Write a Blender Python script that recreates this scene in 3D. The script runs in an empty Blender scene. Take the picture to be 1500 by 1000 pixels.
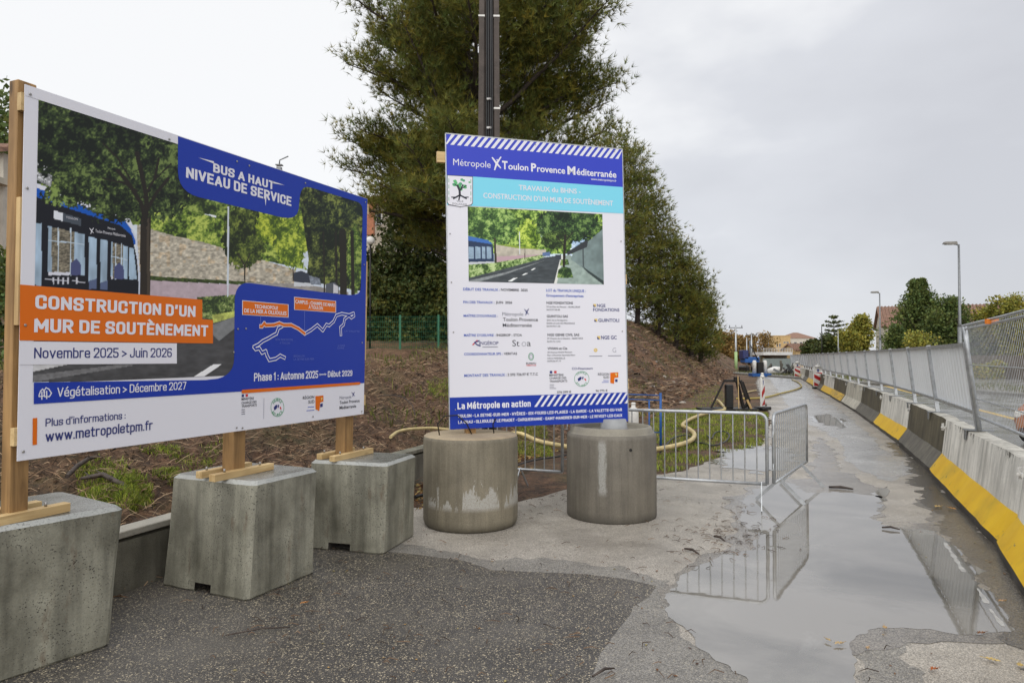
import bpy, bmesh, math, random
import numpy as np
from mathutils import Vector, Matrix, noise as mnoise
from mathutils.geometry import tessellate_polygon

random.seed(7)
RS = np.random.RandomState(11)
scene = bpy.context.scene
COL = scene.collection
PI = math.pi

# ------------------------------------------------------------------ camera, sky, sun, exposure
CAMZ = 1.7
PITCH = math.atan(22 / 1000)
cam_d = bpy.data.cameras.new('camera')
cam_d.lens = 24.0
cam_d.sensor_width = 36.0
cam_d.clip_start = 0.05
cam_d.clip_end = 3000
cam = bpy.data.objects.new('camera', cam_d)
COL.objects.link(cam)
cam.location = (0, 0, CAMZ)
cam.rotation_euler = (PI / 2 + PITCH, 0, 0)
scene.camera = cam

SUN_DIR = Vector((-0.15, -1.0, 0.95)).normalized()       # towards the sun, behind the clouds
SUN_EL = math.asin(SUN_DIR.z)
SUN_AZ = math.atan2(SUN_DIR.x, SUN_DIR.y)
world = bpy.data.worlds.new('World')
scene.world = world
world.use_nodes = True
wn, wl = world.node_tree.nodes, world.node_tree.links
wn.clear()
w_out = wn.new('ShaderNodeOutputWorld')
w_bg = wn.new('ShaderNodeBackground')
w_bg.inputs['Strength'].default_value = 0.1
w_sky = wn.new('ShaderNodeTexSky')
w_sky.sky_type = 'NISHITA'
w_sky.sun_disc = False
w_sky.sun_elevation = SUN_EL
w_sky.sun_rotation = SUN_AZ
w_tc = wn.new('ShaderNodeTexCoord')
w_dot = wn.new('ShaderNodeVectorMath'); w_dot.operation = 'DOT_PRODUCT'
w_dot.inputs[1].default_value = (-0.62, 0.10, 0.42)
wl.new(w_tc.outputs['Generated'], w_dot.inputs[0])
w_map = wn.new('ShaderNodeMapping'); w_map.inputs['Scale'].default_value = (1.0, 1.0, 2.2)
wl.new(w_tc.outputs['Generated'], w_map.inputs['Vector'])
w_n = wn.new('ShaderNodeTexNoise'); w_n.inputs['Scale'].default_value = 2.6
w_n.inputs['Detail'].default_value = 5; w_n.inputs['Roughness'].default_value = 0.5
wl.new(w_map.outputs[0], w_n.inputs['Vector'])
w_ma = wn.new('ShaderNodeMath'); w_ma.operation = 'MULTIPLY_ADD'
w_ma.inputs[1].default_value = 1.35
wl.new(w_n.outputs['Fac'], w_ma.inputs[0])
wl.new(w_dot.outputs['Value'], w_ma.inputs[2])
w_cr = wn.new('ShaderNodeValToRGB')
w_cr.color_ramp.elements[0].position = 0.34
w_cr.color_ramp.elements[0].color = (0.565, 0.575, 0.612, 1)
w_cr.color_ramp.elements[1].position = 1.0
w_cr.color_ramp.elements[1].color = (0.865, 0.87, 0.88, 1)
e = w_cr.color_ramp.elements.new(0.72); e.color = (0.655, 0.668, 0.705, 1)
wl.new(w_ma.outputs[0], w_cr.inputs['Fac'])
w_mul = wn.new('ShaderNodeVectorMath'); w_mul.operation = 'SCALE'; w_mul.inputs['Scale'].default_value = 8.0
wl.new(w_cr.outputs['Color'], w_mul.inputs[0])
w_mix = wn.new('ShaderNodeMix'); w_mix.data_type = 'RGBA'
w_mix.inputs['Factor'].default_value = 0.95
wl.new(w_sky.outputs['Color'], w_mix.inputs[6])
wl.new(w_mul.outputs[0], w_mix.inputs[7])
wl.new(w_mix.outputs[2], w_bg.inputs['Color'])
wl.new(w_bg.outputs[0], w_out.inputs['Surface'])

sun_d = bpy.data.lights.new('sun', 'SUN')
sun_d.energy = 1.5
sun_d.angle = math.radians(90)
sun_d.color = (1.0, 0.96, 0.90)
sun = bpy.data.objects.new('sun', sun_d)
COL.objects.link(sun)
sun.rotation_euler = SUN_DIR.to_track_quat('Z', 'Y').to_euler()

vs = scene.view_settings
vs.view_transform = 'Standard'
vs.look = 'None'
vs.exposure = 0.5
vs.gamma = 1.0
vs.use_curve_mapping = False
scene.cycles.use_denoising = True
scene.cycles.max_bounces = 6
scene.cycles.transparent_max_bounces = 6

# ------------------------------------------------------------------ helpers
CP, SP = math.cos(PITCH), math.sin(PITCH)
def ray(px, py):
    a, b = (px - 750) / 1000.0, -(py - 500) / 1000.0
    return Vector((a, CP - b * SP, SP + b * CP))
def at(px, py, Y):                      # the point seen at (px, py) that lies Y metres ahead
    d = ray(px, py)
    return Vector((0, 0, CAMZ)) + d * (Y / d.y)
def gnd(px, py, z=0.0):
    d = ray(px, py)
    return Vector((0, 0, CAMZ)) + d * ((z - CAMZ) / d.z)
def c2w(v):                             # camera axes (right, down, forward) -> world axes
    x, y, z = v
    return Vector((x, CP * z + SP * y, SP * z - CP * y))

XF = {}
def link(o, parent=None, xf=None):
    COL.objects.link(o)
    if parent is not None:
        o.parent = parent
        XF[o.name] = XF[parent.name]
    else:
        XF[o.name] = xf or Matrix.Identity(4)
    return o
def tag(o, label=None, cat=None, group=None, kind=None):
    if label: o['label'] = label
    if cat: o['category'] = cat
    if group: o['group'] = group
    if kind: o['kind'] = kind
    return o
def thing(name, label, cat, loc=(0, 0, 0), rotz=0.0, group=None, matrix=None):
    o = bpy.data.objects.new(name, None)
    o.empty_display_size = 0.2
    m = matrix if matrix is not None else Matrix.Translation(Vector(loc)) @ Matrix.Rotation(rotz, 4, 'Z')
    o.matrix_world = m
    link(o, None, m)
    return tag(o, label, cat, group)
class MB:
    def __init__(s):
        s.v, s.f, s.m, s.sm = [], [], [], []
    def add(s, vs_, fs, mi=0, smooth=False):
        b = len(s.v)
        s.v += [tuple(p) for p in vs_]
        for f in fs:
            s.f.append([b + i for i in f]); s.m.append(mi); s.sm.append(smooth)
    def box(s, c, size, axes=None, mi=0, bev=0.0):
        c = Vector(c)
        ax = axes or (Vector((1, 0, 0)), Vector((0, 1, 0)), Vector((0, 0, 1)))
        hx, hy, hz = [k / 2 for k in size]
        if bev <= 0:
            P = [c + ax[0] * (i * hx) + ax[1] * (j * hy) + ax[2] * (k * hz) for k in (-1, 1) for j in (-1, 1) for i in (-1, 1)]
            s.add(P, [(0, 2, 3, 1), (4, 5, 7, 6), (0, 1, 5, 4), (2, 6, 7, 3), (0, 4, 6, 2), (1, 3, 7, 5)], mi)
        else:
            bm = bmesh.new()
            bmesh.ops.create_cube(bm, size=1)
            for v in bm.verts:
                v.co = Vector((v.co.x * size[0], v.co.y * size[1], v.co.z * size[2]))
            bmesh.ops.bevel(bm, geom=bm.edges[:], offset=bev, segments=1, affect='EDGES')
            bm.verts.index_update()
            P = [c + ax[0] * v.co.x + ax[1] * v.co.y + ax[2] * v.co.z for v in bm.verts]
            s.add(P, [[v.index for v in f.verts] for f in bm.faces], mi)
            bm.free()
    def bar(s, a, b, w, h, mi=0, up=(0, 0, 1)):
        a, b = Vector(a), Vector(b)
        d = (b - a); L = d.length; d = d / L
        u = Vector(up)
        if abs(d.dot(u)) > .98: u = Vector((1, 0, 0))
        x = d.cross(u).normalized(); y = x.cross(d).normalized()
        s.box((a + b) / 2, (w, L, h), (x, d, y), mi)
    def tube(s, pts, r, n=8, mi=0, cap=True):
        pts = [Vector(p) for p in pts]
        rr = r if isinstance(r, (list, tuple)) else [r] * len(pts)
        b = len(s.v); prev = None
        for i, p in enumerate(pts):
            if i == 0: t = pts[1] - pts[0]
            elif i == len(pts) - 1: t = pts[-1] - pts[-2]
            else: t = (pts[i + 1] - pts[i]).normalized() + (pts[i] - pts[i - 1]).normalized()
            t = t.normalized() if t.length > 1e-9 else Vector((0, 0, 1))
            if prev is None:
                u = Vector((0, 0, 1)) if abs(t.z) < .9 else Vector((1, 0, 0))
                x = t.cross(u).normalized()
            else:
                x = (prev - t * prev.dot(t)).normalized()
            prev = x
            y = t.cross(x)
            for k in range(n):
                a = 2 * PI * k / n
                s.v.append(tuple(p + (x * math.cos(a) + y * math.sin(a)) * rr[i]))
        for i in range(len(pts) - 1):
            for k in range(n):
                k2 = (k + 1) % n
                s.f.append([b + i * n + k, b + i * n + k2, b + (i + 1) * n + k2, b + (i + 1) * n + k])
                s.m.append(mi); s.sm.append(True)
        if cap:
            s.f.append([b + k for k in range(n)][::-1]); s.m.append(mi); s.sm.append(False)
            e_ = b + (len(pts) - 1) * n
            s.f.append([e_ + k for k in range(n)]); s.m.append(mi); s.sm.append(False)
    def lathe(s, c, prof, n=40, mi=0):          # prof: (r, z, material) from bottom to top
        b = len(s.v); c = Vector(c)
        for (r, z, *_q) in prof:
            for k in range(n):
                a = 2 * PI * k / n
                s.v.append((c.x + r * math.cos(a), c.y + r * math.sin(a), c.z + z))
        for i in range(len(prof) - 1):
            m_ = prof[i][2] if len(prof[i]) > 2 else mi
            for k in range(n):
                k2 = (k + 1) % n
                s.f.append([b + i * n + k, b + i * n + k2, b + (i + 1) * n + k2, b + (i + 1) * n + k])
                s.m.append(m_); s.sm.append(True)
        s.f.append([b + k for k in range(n)][::-1]); s.m.append(mi); s.sm.append(False)
        e_ = b + (len(prof) - 1) * n
        s.f.append([e_ + k for k in range(n)]); s.m.append(prof[-1][2] if len(prof[-1]) > 2 else mi); s.sm.append(False)
    def mesh(s, name, mats, xf=None):
        me = bpy.data.meshes.new(name)
        inv = xf.inverted() if xf is not None else None
        V = [tuple(inv @ Vector(p)) for p in s.v] if inv is not None else s.v
        me.from_pydata(V, [], s.f)
        for m in (mats if isinstance(mats, (list, tuple)) else [mats]): me.materials.append(m)
        me.polygons.foreach_set('material_index', s.m)
        me.polygons.foreach_set('use_smooth', s.sm)
        me.update()
        return me
    def build(s, name, mats, parent=None, local=False):
        me = s.mesh(name, mats, None if (parent is None or local) else XF[parent.name])
        o = bpy.data.objects.new(name, me)
        return link(o, parent)
def share(name, me, parent, loc=(0, 0, 0), rot=(0, 0, 0), scale=(1, 1, 1)):
    o = bpy.data.objects.new(name, me)
    link(o, parent)
    o.location = loc; o.rotation_euler = rot; o.scale = scale
    return o
def np_mesh(name, V, F, mats, tint=None, parent=None, mi=None, smooth=False, xf=None):
    V = np.asarray(V, dtype=np.float64); F = np.asarray(F, dtype=np.int32)
    if parent is not None or xf is not None:
        inv = np.array((xf if xf is not None else XF[parent.name]).inverted())
        V = V @ inv[:3, :3].T + inv[:3, 3]
    me = bpy.data.meshes.new(name)
    n, k = F.shape
    me.vertices.add(len(V)); me.vertices.foreach_set('co', V.ravel())
    me.loops.add(n * k); me.loops.foreach_set('vertex_index', F.ravel())
    me.polygons.add(n)
    me.polygons.foreach_set('loop_start', np.arange(0, n * k, k, dtype=np.int32))
    me.polygons.foreach_set('loop_total', np.full(n, k, dtype=np.int32))
    for m in (mats if isinstance(mats, (list, tuple)) else [mats]): me.materials.append(m)
    if mi is not None: me.polygons.foreach_set('material_index', np.asarray(mi, dtype=np.int32))
    me.polygons.foreach_set('use_smooth', np.full(n, smooth, dtype=bool))
    me.update(calc_edges=True)
    if tint is not None:
        ca = me.color_attributes.new('tint', 'FLOAT_COLOR', 'POINT')
        t = np.ones((len(V), 4)); t[:, :3] = tint
        ca.data.foreach_set('color', t.ravel())
    o = bpy.data.objects.new(name, me)
    return link(o, parent)
def smooth01(t):
    t = min(1.0, max(0.0, t)); return t * t * (3 - 2 * t)

# ------------------------------------------------------------------ materials
def s2l(c):
    return tuple((x / 255 / 12.92) if x / 255 <= 0.04045 else ((x / 255 + 0.055) / 1.055) ** 2.4 for x in c)
class NM:                                # small node-graph helper
    def __init__(s, name):
        s.mat = bpy.data.materials.new(name); s.mat.use_nodes = True
        s.n, s.l = s.mat.node_tree.nodes, s.mat.node_tree.links
        s.b = s.n['Principled BSDF']
        s.tc = s.n.new('ShaderNodeTexCoord')
    def co(s, scale=(1, 1, 1), which='Object', rot=(0, 0, 0)):
        m = s.n.new('ShaderNodeMapping'); m.inputs['Scale'].default_value = scale; m.inputs['Rotation'].default_value = rot
        s.l.new(s.tc.outputs[which], m.inputs['Vector']); return m.outputs[0]
    def noise(s, scale, detail=4, rough=0.55, co=None, dist=0.0):
        t = s.n.new('ShaderNodeTexNoise'); t.inputs['Scale'].default_value = scale
        t.inputs['Detail'].default_value = detail; t.inputs['Roughness'].default_value = rough
        t.inputs['Distortion'].default_value = dist
        s.l.new(co if co is not None else s.tc.outputs['Object'], t.inputs['Vector']); return t.outputs['Fac']
    def vor(s, scale, co=None, feature='F1', out='Distance'):
        t = s.n.new('ShaderNodeTexVoronoi'); t.inputs['Scale'].default_value = scale; t.feature = feature
        s.l.new(co if co is not None else s.tc.outputs['Object'], t.inputs['Vector']); return t.outputs[out]
    def ramp(s, fac, stops):
        r = s.n.new('ShaderNodeValToRGB'); els = r.color_ramp.elements
        while len(els) > 1: els.remove(els[-1])
        for i, (p, c) in enumerate(stops):
            e = els[0] if i == 0 else els.new(p)
            e.position = p
            e.color = (c, c, c, 1) if isinstance(c, (int, float)) else (*c[:3], 1)
        s.l.new(fac, r.inputs['Fac']); return r.outputs['Color']
    def mix(s, fac, a, b, mode='MIX'):
        m = s.n.new('ShaderNodeMix'); m.data_type = 'RGBA'; m.blend_type = mode
        for sock, v in ((m.inputs['Factor'], fac), (m.inputs[6], a), (m.inputs[7], b)):
            if isinstance(v, (int, float)): sock.default_value = v if sock.name == 'Factor' else (v, v, v, 1)
            elif isinstance(v, tuple): sock.default_value = (*v[:3], 1)
            else: s.l.new(v, sock)
        return m.outputs[2]
    def math(s, op, a, b=0.0, clamp=False):
        m = s.n.new('ShaderNodeMath'); m.operation = op; m.use_clamp = clamp
        for i, v in enumerate((a, b)):
            if isinstance(v, (int, float)): m.inputs[i].default_value = v
            else: s.l.new(v, m.inputs[i])
        return m.outputs[0]
    def attr(s, name='tint'):
        a = s.n.new('ShaderNodeAttribute'); a.attribute_name = name; return a.outputs['Color']
    def sep(s, which='Object'):
        x = s.n.new('ShaderNodeSeparateXYZ'); s.l.new(s.tc.outputs[which], x.inputs[0]); return x.outputs
    def geo(s, out='Position'):
        g = s.n.new('ShaderNodeNewGeometry'); return g.outputs[out]
    def set(s, color=None, rough=None, bump=None, bdist=0.01, bstr=1.0, metal=None, spec=None):
        def put(sock, v):
            if isinstance(v, (int, float)): sock.default_value = v
            elif isinstance(v, tuple): sock.default_value = (*v[:3], 1)
            else: s.l.new(v, sock)
        if color is not None: put(s.b.inputs['Base Color'], color)
        if rough is not None: put(s.b.inputs['Roughness'], rough)
        if metal is not None: put(s.b.inputs['Metallic'], metal)
        if spec is not None: put(s.b.inputs['Specular IOR Level'], spec)
        if bump is not None:
            bn = s.n.new('ShaderNodeBump'); bn.inputs['Distance'].default_value = bdist; bn.inputs['Strength'].default_value = bstr
            s.l.new(bump, bn.inputs['Height']); s.l.new(bn.outputs[0], s.b.inputs['Normal'])
        return s.mat
def plain(name, c, rough=0.6, metal=0.0, var=0.15, vscale=6, bump=0.0, bscale=60):
    m = NM(name)
    n_ = m.noise(vscale, 5, 0.6)
    dark = tuple(k * (1 - var) for k in c); light = tuple(min(1, k * (1 + var)) for k in c)
    colr = m.ramp(n_, [(0.3, dark), (0.7, light)])
    return m.set(color=colr, rough=rough, metal=metal, bump=m.noise(bscale, 3) if bump else None, bdist=bump)
def flat(name, c, rough=0.35):
    m = NM(name); return m.set(color=tuple(c), rough=rough, spec=0.3)

def concrete(name, light, dark, pits=0.5, streak=0.5, rough=0.75, paint=None, rust=False, wscale=1.0):
    m = NM(name)
    a = m.noise(2.2 * wscale, 6, 0.62)
    col = m.ramp(a, [(0.28, dark), (0.62, light)])
    st = m.noise(1.0, 5, 0.6, m.co((9, 9, 0.7)))
    stc = m.ramp(st, [(0.35, 0.55), (0.55, 1.0), (0.72, 1.18)])
    col = m.mix(streak, col, m.mix(1.0, col, stc, 'MULTIPLY'))
    fine = m.noise(90, 3, 0.7)
    col = m.mix(0.35, col, m.mix(1.0, col, m.ramp(fine, [(0.3, 0.6), (0.7, 1.35)]), 'MULTIPLY'))
    v = m.vor(36, m.co((1, 1, 1.3)))
    gate = m.noise(5, 3, 0.6)
    pit = m.math('MULTIPLY', m.ramp(v, [(0.13, 1.0), (0.20, 0.0)]), m.ramp(gate, [(0.50, 0.0), (0.62, 0.9)]))
    v2 = m.vor(75)
    pit2 = m.math('MULTIPLY', m.ramp(v2, [(0.15, 1.0), (0.24, 0.0)]), m.ramp(gate, [(0.36, 0.0), (0.55, 0.7)]))
    pm = m.math('MAXIMUM', pit, pit2)
    col = m.mix(m.math('MULTIPLY', pm, pits), col, tuple(k * 0.22 for k in dark))
    sc = m.noise(14, 6, 0.7, m.co((1.6, 1.6, 0.5)), 1.0)
    col = m.mix(m.ramp(sc, [(0.70, 0.0), (0.76, 0.55)]), col, tuple(min(1, k * 2.0) for k in light))
    if rust:
        rn = m.noise(3.0, 5, 0.7, m.co((3, 3, 0.9)))
        col = m.mix(m.ramp(rn, [(0.58, 0.0), (0.72, 0.6)]), col, (0.10, 0.055, 0.028))
    h = m.math('SUBTRACT', m.math('MULTIPLY', fine, 0.35), pm)
    return m.set(color=col, rough=m.ramp(a, [(0.3, rough - 0.15), (0.7, rough + 0.1)]), bump=h, bdist=0.004)

def wood(name, c, dark, scale=(3, 3, 3), knots=True, rough=0.6, axis=2):
    m = NM(name)
    sc = [22, 22, 22]; sc[axis] = 1.4
    g = m.noise(1.0, 6, 0.6, m.co(tuple(sc)), 0.6)
    col = m.ramp(g, [(0.3, dark), (0.55, c), (0.75, tuple(min(1, k * 1.25) for k in c))])
    st = m.noise(2.0, 3, 0.6)
    col = m.mix(m.ramp(st, [(0.45, 0.0), (0.75, 0.5)]), col, tuple(k * 0.55 for k in dark))
    if knots:
        sc2 = [7, 7, 7]; sc2[axis] = 2.2
        kv = m.vor(1.0, m.co(tuple(sc2)))
        col = m.mix(m.ramp(kv, [(0.07, 0.85), (0.14, 0.0)]), col, tuple(k * 0.35 for k in dark))
    return m.set(color=col, rough=rough, bump=g, bdist=0.002)

def leafmat(name, c1, c2, trans=0.25, rough=0.55):
    m = NM(name)
    t = m.attr('tint')
    n_ = m.noise(0.9, 3, 0.6, m.geo())
    col = m.mix(m.ramp(n_, [(0.35, 0.0), (0.65, 1.0)]), c1, c2)
    col = m.mix(1.0, col, t, 'MULTIPLY')
    m.set(color=col, rough=rough, spec=0.25)
    tr = m.n.new('ShaderNodeBsdfTranslucent'); m.l.new(col, tr.inputs['Color'])
    mx = m.n.new('ShaderNodeMixShader'); mx.inputs['Fac'].default_value = trans
    out = m.n['Material Output']
    m.l.new(m.b.outputs[0], mx.inputs[1]); m.l.new(tr.outputs[0], mx.inputs[2]); m.l.new(mx.outputs[0], out.inputs['Surface'])
    return m.mat

M = {}
M['conc_a'] = concrete('wet_cast_concrete', (0.32, 0.312, 0.25), (0.125, 0.12, 0.092), 1.0, 0.9, 0.5, rust=True)
M['conc_top'] = concrete('wet_concrete_top', (0.25, 0.25, 0.23), (0.075, 0.078, 0.072), 0.3, 0.0, 0.3)
M['conc_edge'] = concrete('chipped_concrete_edge', (0.42, 0.43, 0.41), (0.26, 0.27, 0.26), 0.3, 0.1, 0.7)
M['conc_wall'] = concrete('stained_wall_concrete', (0.20, 0.19, 0.15), (0.09, 0.085, 0.065), 0.4, 0.7, 0.7)
M['conc_kerb'] = concrete('pale_kerb_concrete', (0.45, 0.43, 0.37), (0.30, 0.28, 0.24), 0.2, 0.1, 0.7)

def drum_mat(name, light, dark, patch):
    m = NM(name)
    a = m.noise(2.0, 6, 0.6)
    col = m.ramp(a, [(0.3, dark), (0.65, light)])
    st = m.noise(1.0, 5, 0.65, m.co((14, 14, 0.6)))
    col = m.mix(0.7, col, m.mix(1.0, col, m.ramp(st, [(0.35, 0.62), (0.6, 1.1)]), 'MULTIPLY'))
    fine = m.noise(80, 4, 0.7)
    col = m.mix(0.4, col, m.mix(1.0, col, m.ramp(fine, [(0.3, 0.6), (0.7, 1.4)]), 'MULTIPLY'))
    x, y, z = m.sep()
    if patch == 1:       # dry pale patches with ragged tops on the lower half
        rag = m.noise(1.0, 6, 0.75, m.co((5.5, 5.5, 1.1)), 0.4)
        side = m.ramp(m.noise(1.7, 2, 0.5, m.co((1, 1, 0.02))), [(0.40, 0.0), (0.46, 1.0)])
        hi = m.math('SUBTRACT', m.math('MULTIPLY_ADD', rag, 1.35), 0.0)
        hi = m.math('SUBTRACT', rag, m.math('MULTIPLY', m.math('SUBTRACT', z, 0.24), 0.62))
        mask = m.math('MULTIPLY', m.ramp(hi, [(0.46, 0.0), (0.475, 1.0)]), m.ramp(z, [(0.20, 0.0), (0.25, 1.0)]))
        mask = m.math('MULTIPLY', mask, side)
        pc_ = (0.40, 0.39, 0.36)
    else:                # one vertical bleached streak facing the camera
        wob = m.math('MULTIPLY', m.noise(1.0, 5, 0.7, m.co((6, 6, 2.5))), 0.12)
        dx = m.math('ABSOLUTE', m.math('ADD', m.math('SUBTRACT', x, wob), 0.215))
        ragx = m.ramp(dx, [(0.03, 1.0), (0.05, 0.0)])
        rr_ = m.ramp(m.noise(1.0, 6, 0.8, m.co((25, 25, 5))), [(0.35, 0.25), (0.5, 1.0)])
        mask = m.math('MULTIPLY', m.math('MULTIPLY', ragx, rr_), m.math('MULTIPLY', m.ramp(z, [(0.27, 0.0), (0.33, 1.0)]), m.ramp(z, [(0.80, 1.0), (0.86, 0.0)])))
        mask = m.math('MULTIPLY', mask, m.ramp(y, [(0.0, 1.0), (0.01, 0.0)]))
        pc_ = (0.34, 0.34, 0.32)
    pcol = m.mix(m.ramp(fine, [(0.35, 0.6), (0.55, 0.0)]), pc_, light)
    col = m.mix(mask, col, pcol)
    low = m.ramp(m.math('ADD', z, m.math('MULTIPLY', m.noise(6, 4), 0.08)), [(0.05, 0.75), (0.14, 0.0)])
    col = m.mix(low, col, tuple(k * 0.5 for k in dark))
    return m.set(color=col, rough=0.62, bump=fine, bdist=0.003)
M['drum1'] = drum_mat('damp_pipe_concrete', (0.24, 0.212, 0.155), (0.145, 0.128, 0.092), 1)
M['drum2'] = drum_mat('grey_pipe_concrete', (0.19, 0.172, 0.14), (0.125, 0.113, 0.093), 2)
M['drum2rim'] = concrete('pipe_rim_concrete', (0.27, 0.25, 0.20), (0.17, 0.155, 0.125), 0.2, 0.1, 0.5)
M['mortar'] = concrete('sandy_mortar', (0.42, 0.34, 0.23), (0.26, 0.20, 0.13), 0.5, 0.0, 0.8)

M['wood'] = wood('treated_post_timber', (0.42, 0.205, 0.05), (0.20, 0.095, 0.025))
M['wood_new'] = wood('new_pine_plank', (0.62, 0.43, 0.20), (0.44, 0.28, 0.11), axis=2)
M['wood_newx'] = wood('new_pine_batten', (0.62, 0.45, 0.22), (0.45, 0.29, 0.12), axis=0)
M['wood_old'] = wood('weathered_timber', (0.30, 0.22, 0.13), (0.14, 0.10, 0.06))
M['galv'] = plain('galvanised_steel', (0.46, 0.48, 0.50), 0.42, 0.75, 0.22, 14, 0.0006, 200)
M['galv_dark'] = plain('dull_grey_steel', (0.22, 0.23, 0.24), 0.5, 0.6, 0.25, 14)
M['steel_bolt'] = plain('bolt_steel', (0.35, 0.34, 0.33), 0.4, 0.8)
M['blue_steel'] = plain('blue_painted_steel', (0.012, 0.09, 0.32), 0.45, 0.0, 0.3, 12)
M['black_plastic'] = plain('black_plastic', (0.012, 0.013, 0.015), 0.4, 0, 0.3)
M['black_iron'] = plain('black_iron', (0.018, 0.016, 0.015), 0.5, 0.3, 0.3)
M['white_plastic'] = plain('white_plastic', (0.70, 0.69, 0.66), 0.45, 0, 0.12)
M['hose'] = plain('cream_hose', (0.56, 0.45, 0.22), 0.5, 0, 0.25, 8)
M['hose_y'] = plain('muddy_yellow_hose', (0.42, 0.33, 0.09), 0.5, 0, 0.3, 3)

def barrier_mat(name, light, dark, drip=0.0, paint_flake=0.0, rough=0.65):
    m = NM(name)
    a = m.noise(1.6, 6, 0.65, m.geo())
    col = m.ramp(a, [(0.3, dark), (0.65, light)])
    g = m.n.new('ShaderNodeMapping'); g.inputs['Scale'].default_value = (7, 7, 0.6); m.l.new(m.geo(), g.inputs['Vector'])
    st = m.noise(1.0, 6, 0.68, g.outputs[0])
    col = m.mix(0.75, col, m.mix(1.0, col, m.ramp(st, [(0.34, 0.45), (0.58, 1.08)]), 'MULTIPLY'))
    if drip:
        x = m.n.new('ShaderNodeSeparateXYZ'); m.l.new(m.geo(), x.inputs[0])
        g2 = m.n.new('ShaderNodeMapping'); g2.inputs['Scale'].default_value = (6, 6, 1.8); m.l.new(m.geo(), g2.inputs['Vector'])
        ch = m.noise(1.0, 7, 0.75, g2.outputs[0], 0.5)
        hh = m.math('ADD', ch, m.math('MULTIPLY', m.math('SUBTRACT', x.outputs[2], 0.75), 0.55))
        col = m.mix(m.ramp(hh, [(0.56, 0.0), (0.60, drip)]), col, (0.07, 0.06, 0.045))
    fine = m.noise(70, 4, 0.7, m.geo())
    col = m.mix(0.35, col, m.mix(1.0, col, m.ramp(fine, [(0.3, 0.6), (0.7, 1.3)]), 'MULTIPLY'))
    return m.set(color=col, rough=rough, bump=fine, bdist=0.003)
M['bar_white'] = barrier_mat('limewashed_barrier', (0.86, 0.84, 0.78), (0.64, 0.62, 0.57), 0.95)
M['bar_dark'] = barrier_mat('dark_wet_barrier', (0.15, 0.128, 0.08), (0.06, 0.052, 0.033), 0.0)
M['bar_grey'] = barrier_mat('grey_barrier_foot', (0.20, 0.185, 0.15), (0.11, 0.10, 0.085), 0.0)
M['bar_bare'] = barrier_mat('bare_pale_barrier', (0.70, 0.67, 0.57), (0.48, 0.45, 0.38), 0.95)
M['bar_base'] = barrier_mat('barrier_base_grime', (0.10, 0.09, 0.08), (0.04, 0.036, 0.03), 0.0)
M['bar_joint'] = barrier_mat('barrier_top_edge', (0.62, 0.60, 0.54), (0.36, 0.34, 0.29), 0.3)
def yellow_mat(name, flake):
    m = NM(name)
    n_ = m.noise(2.5, 5, 0.6, m.geo())
    col = m.ramp(n_, [(0.3, (0.74, 0.43, 0.004)), (0.7, (0.86, 0.55, 0.008))])
    f1 = m.noise(7, 7, 0.72, m.geo(), 0.6)
    col = m.mix(m.ramp(f1, [(flake, 0.0), (flake + 0.04, 0.9)]), col, (0.22, 0.17, 0.09))
    gr = m.noise(1.4, 4, 0.6, m.geo())
    col = m.mix(m.ramp(gr, [(0.55, 0.0), (0.75, 0.45)]), col, (0.30, 0.20, 0.04))
    return m.set(color=col, rough=0.5, bump=f1, bdist=0.003)
M['yellow'] = yellow_mat('yellow_barrier_paint', 0.61)
M['yellow_worn'] = yellow_mat('worn_yellow_barrier_paint', 0.50)

def ground_mat(name, base_d, base_l, stone, wet_lo, wet_hi, speck=0.5, patch=None, sc=1.0, bump=0.006):
    m = NM(name)
    G = m.geo()
    big = m.noise(0.55 * sc, 6, 0.6, G)
    mid = m.noise(3.0 * sc, 6, 0.65, G)
    col = m.ramp(m.math('ADD', m.math('MULTIPLY', big, 0.6), m.math('MULTIPLY', mid, 0.4)), [(0.35, base_d), (0.65, base_l)])
    v = m.vor(170 * sc, G, out='Color')
    vs_ = m.n.new('ShaderNodeSeparateColor'); m.l.new(v, vs_.inputs[0])
    col = m.mix(0.7, col, m.mix(1.0, col, m.ramp(vs_.outputs[0], [(0.0, 0.35), (0.55, 1.0), (1.0, 1.9)]), 'MULTIPLY'))
    col = m.mix(m.ramp(vs_.outputs[1], [(0.88, 0.0), (0.92, speck * .8)]), col, stone)
    v3 = m.vor(120 * sc, G, out='Color')
    vs3 = m.n.new('ShaderNodeSeparateColor'); m.l.new(v3, vs3.inputs[0])
    col = m.mix(m.ramp(vs3.outputs[2], [(0.962, 0.0), (0.972, speck)]), col, tuple(min(1, k * 1.25) for k in stone))
    if patch:
        pn = m.noise(0.9, 5, 0.6, G)
        col = m.mix(m.ramp(pn, [(0.50, 0.0), (0.68, 0.6)]), col, patch)
    d = m.vor(170 * sc, G)
    wet = m.noise(0.8, 5, 0.6, G, 0.4)
    rough = m.ramp(wet, [(0.38, wet_lo), (0.62, wet_hi)])
    h = m.math('ADD', m.math('MULTIPLY', d, -0.6), m.math('MULTIPLY', m.noise(14, 4, 0.7, G), 0.6))
    return m.set(color=col, rough=rough, bump=h, bdist=bump, bstr=0.55)
M['asphalt_old'] = ground_mat('pale_old_asphalt', (0.25, 0.228, 0.198), (0.43, 0.395, 0.345), (0.46, 0.42, 0.36), 0.25, 0.62, 0.35, patch=(0.17, 0.152, 0.13))
M['asphalt_new'] = ground_mat('dark_patched_asphalt', (0.040, 0.037, 0.034), (0.096, 0.088, 0.080), (0.50, 0.43, 0.30), 0.34, 0.65, 0.75, patch=(0.13, 0.12, 0.105))
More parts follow.
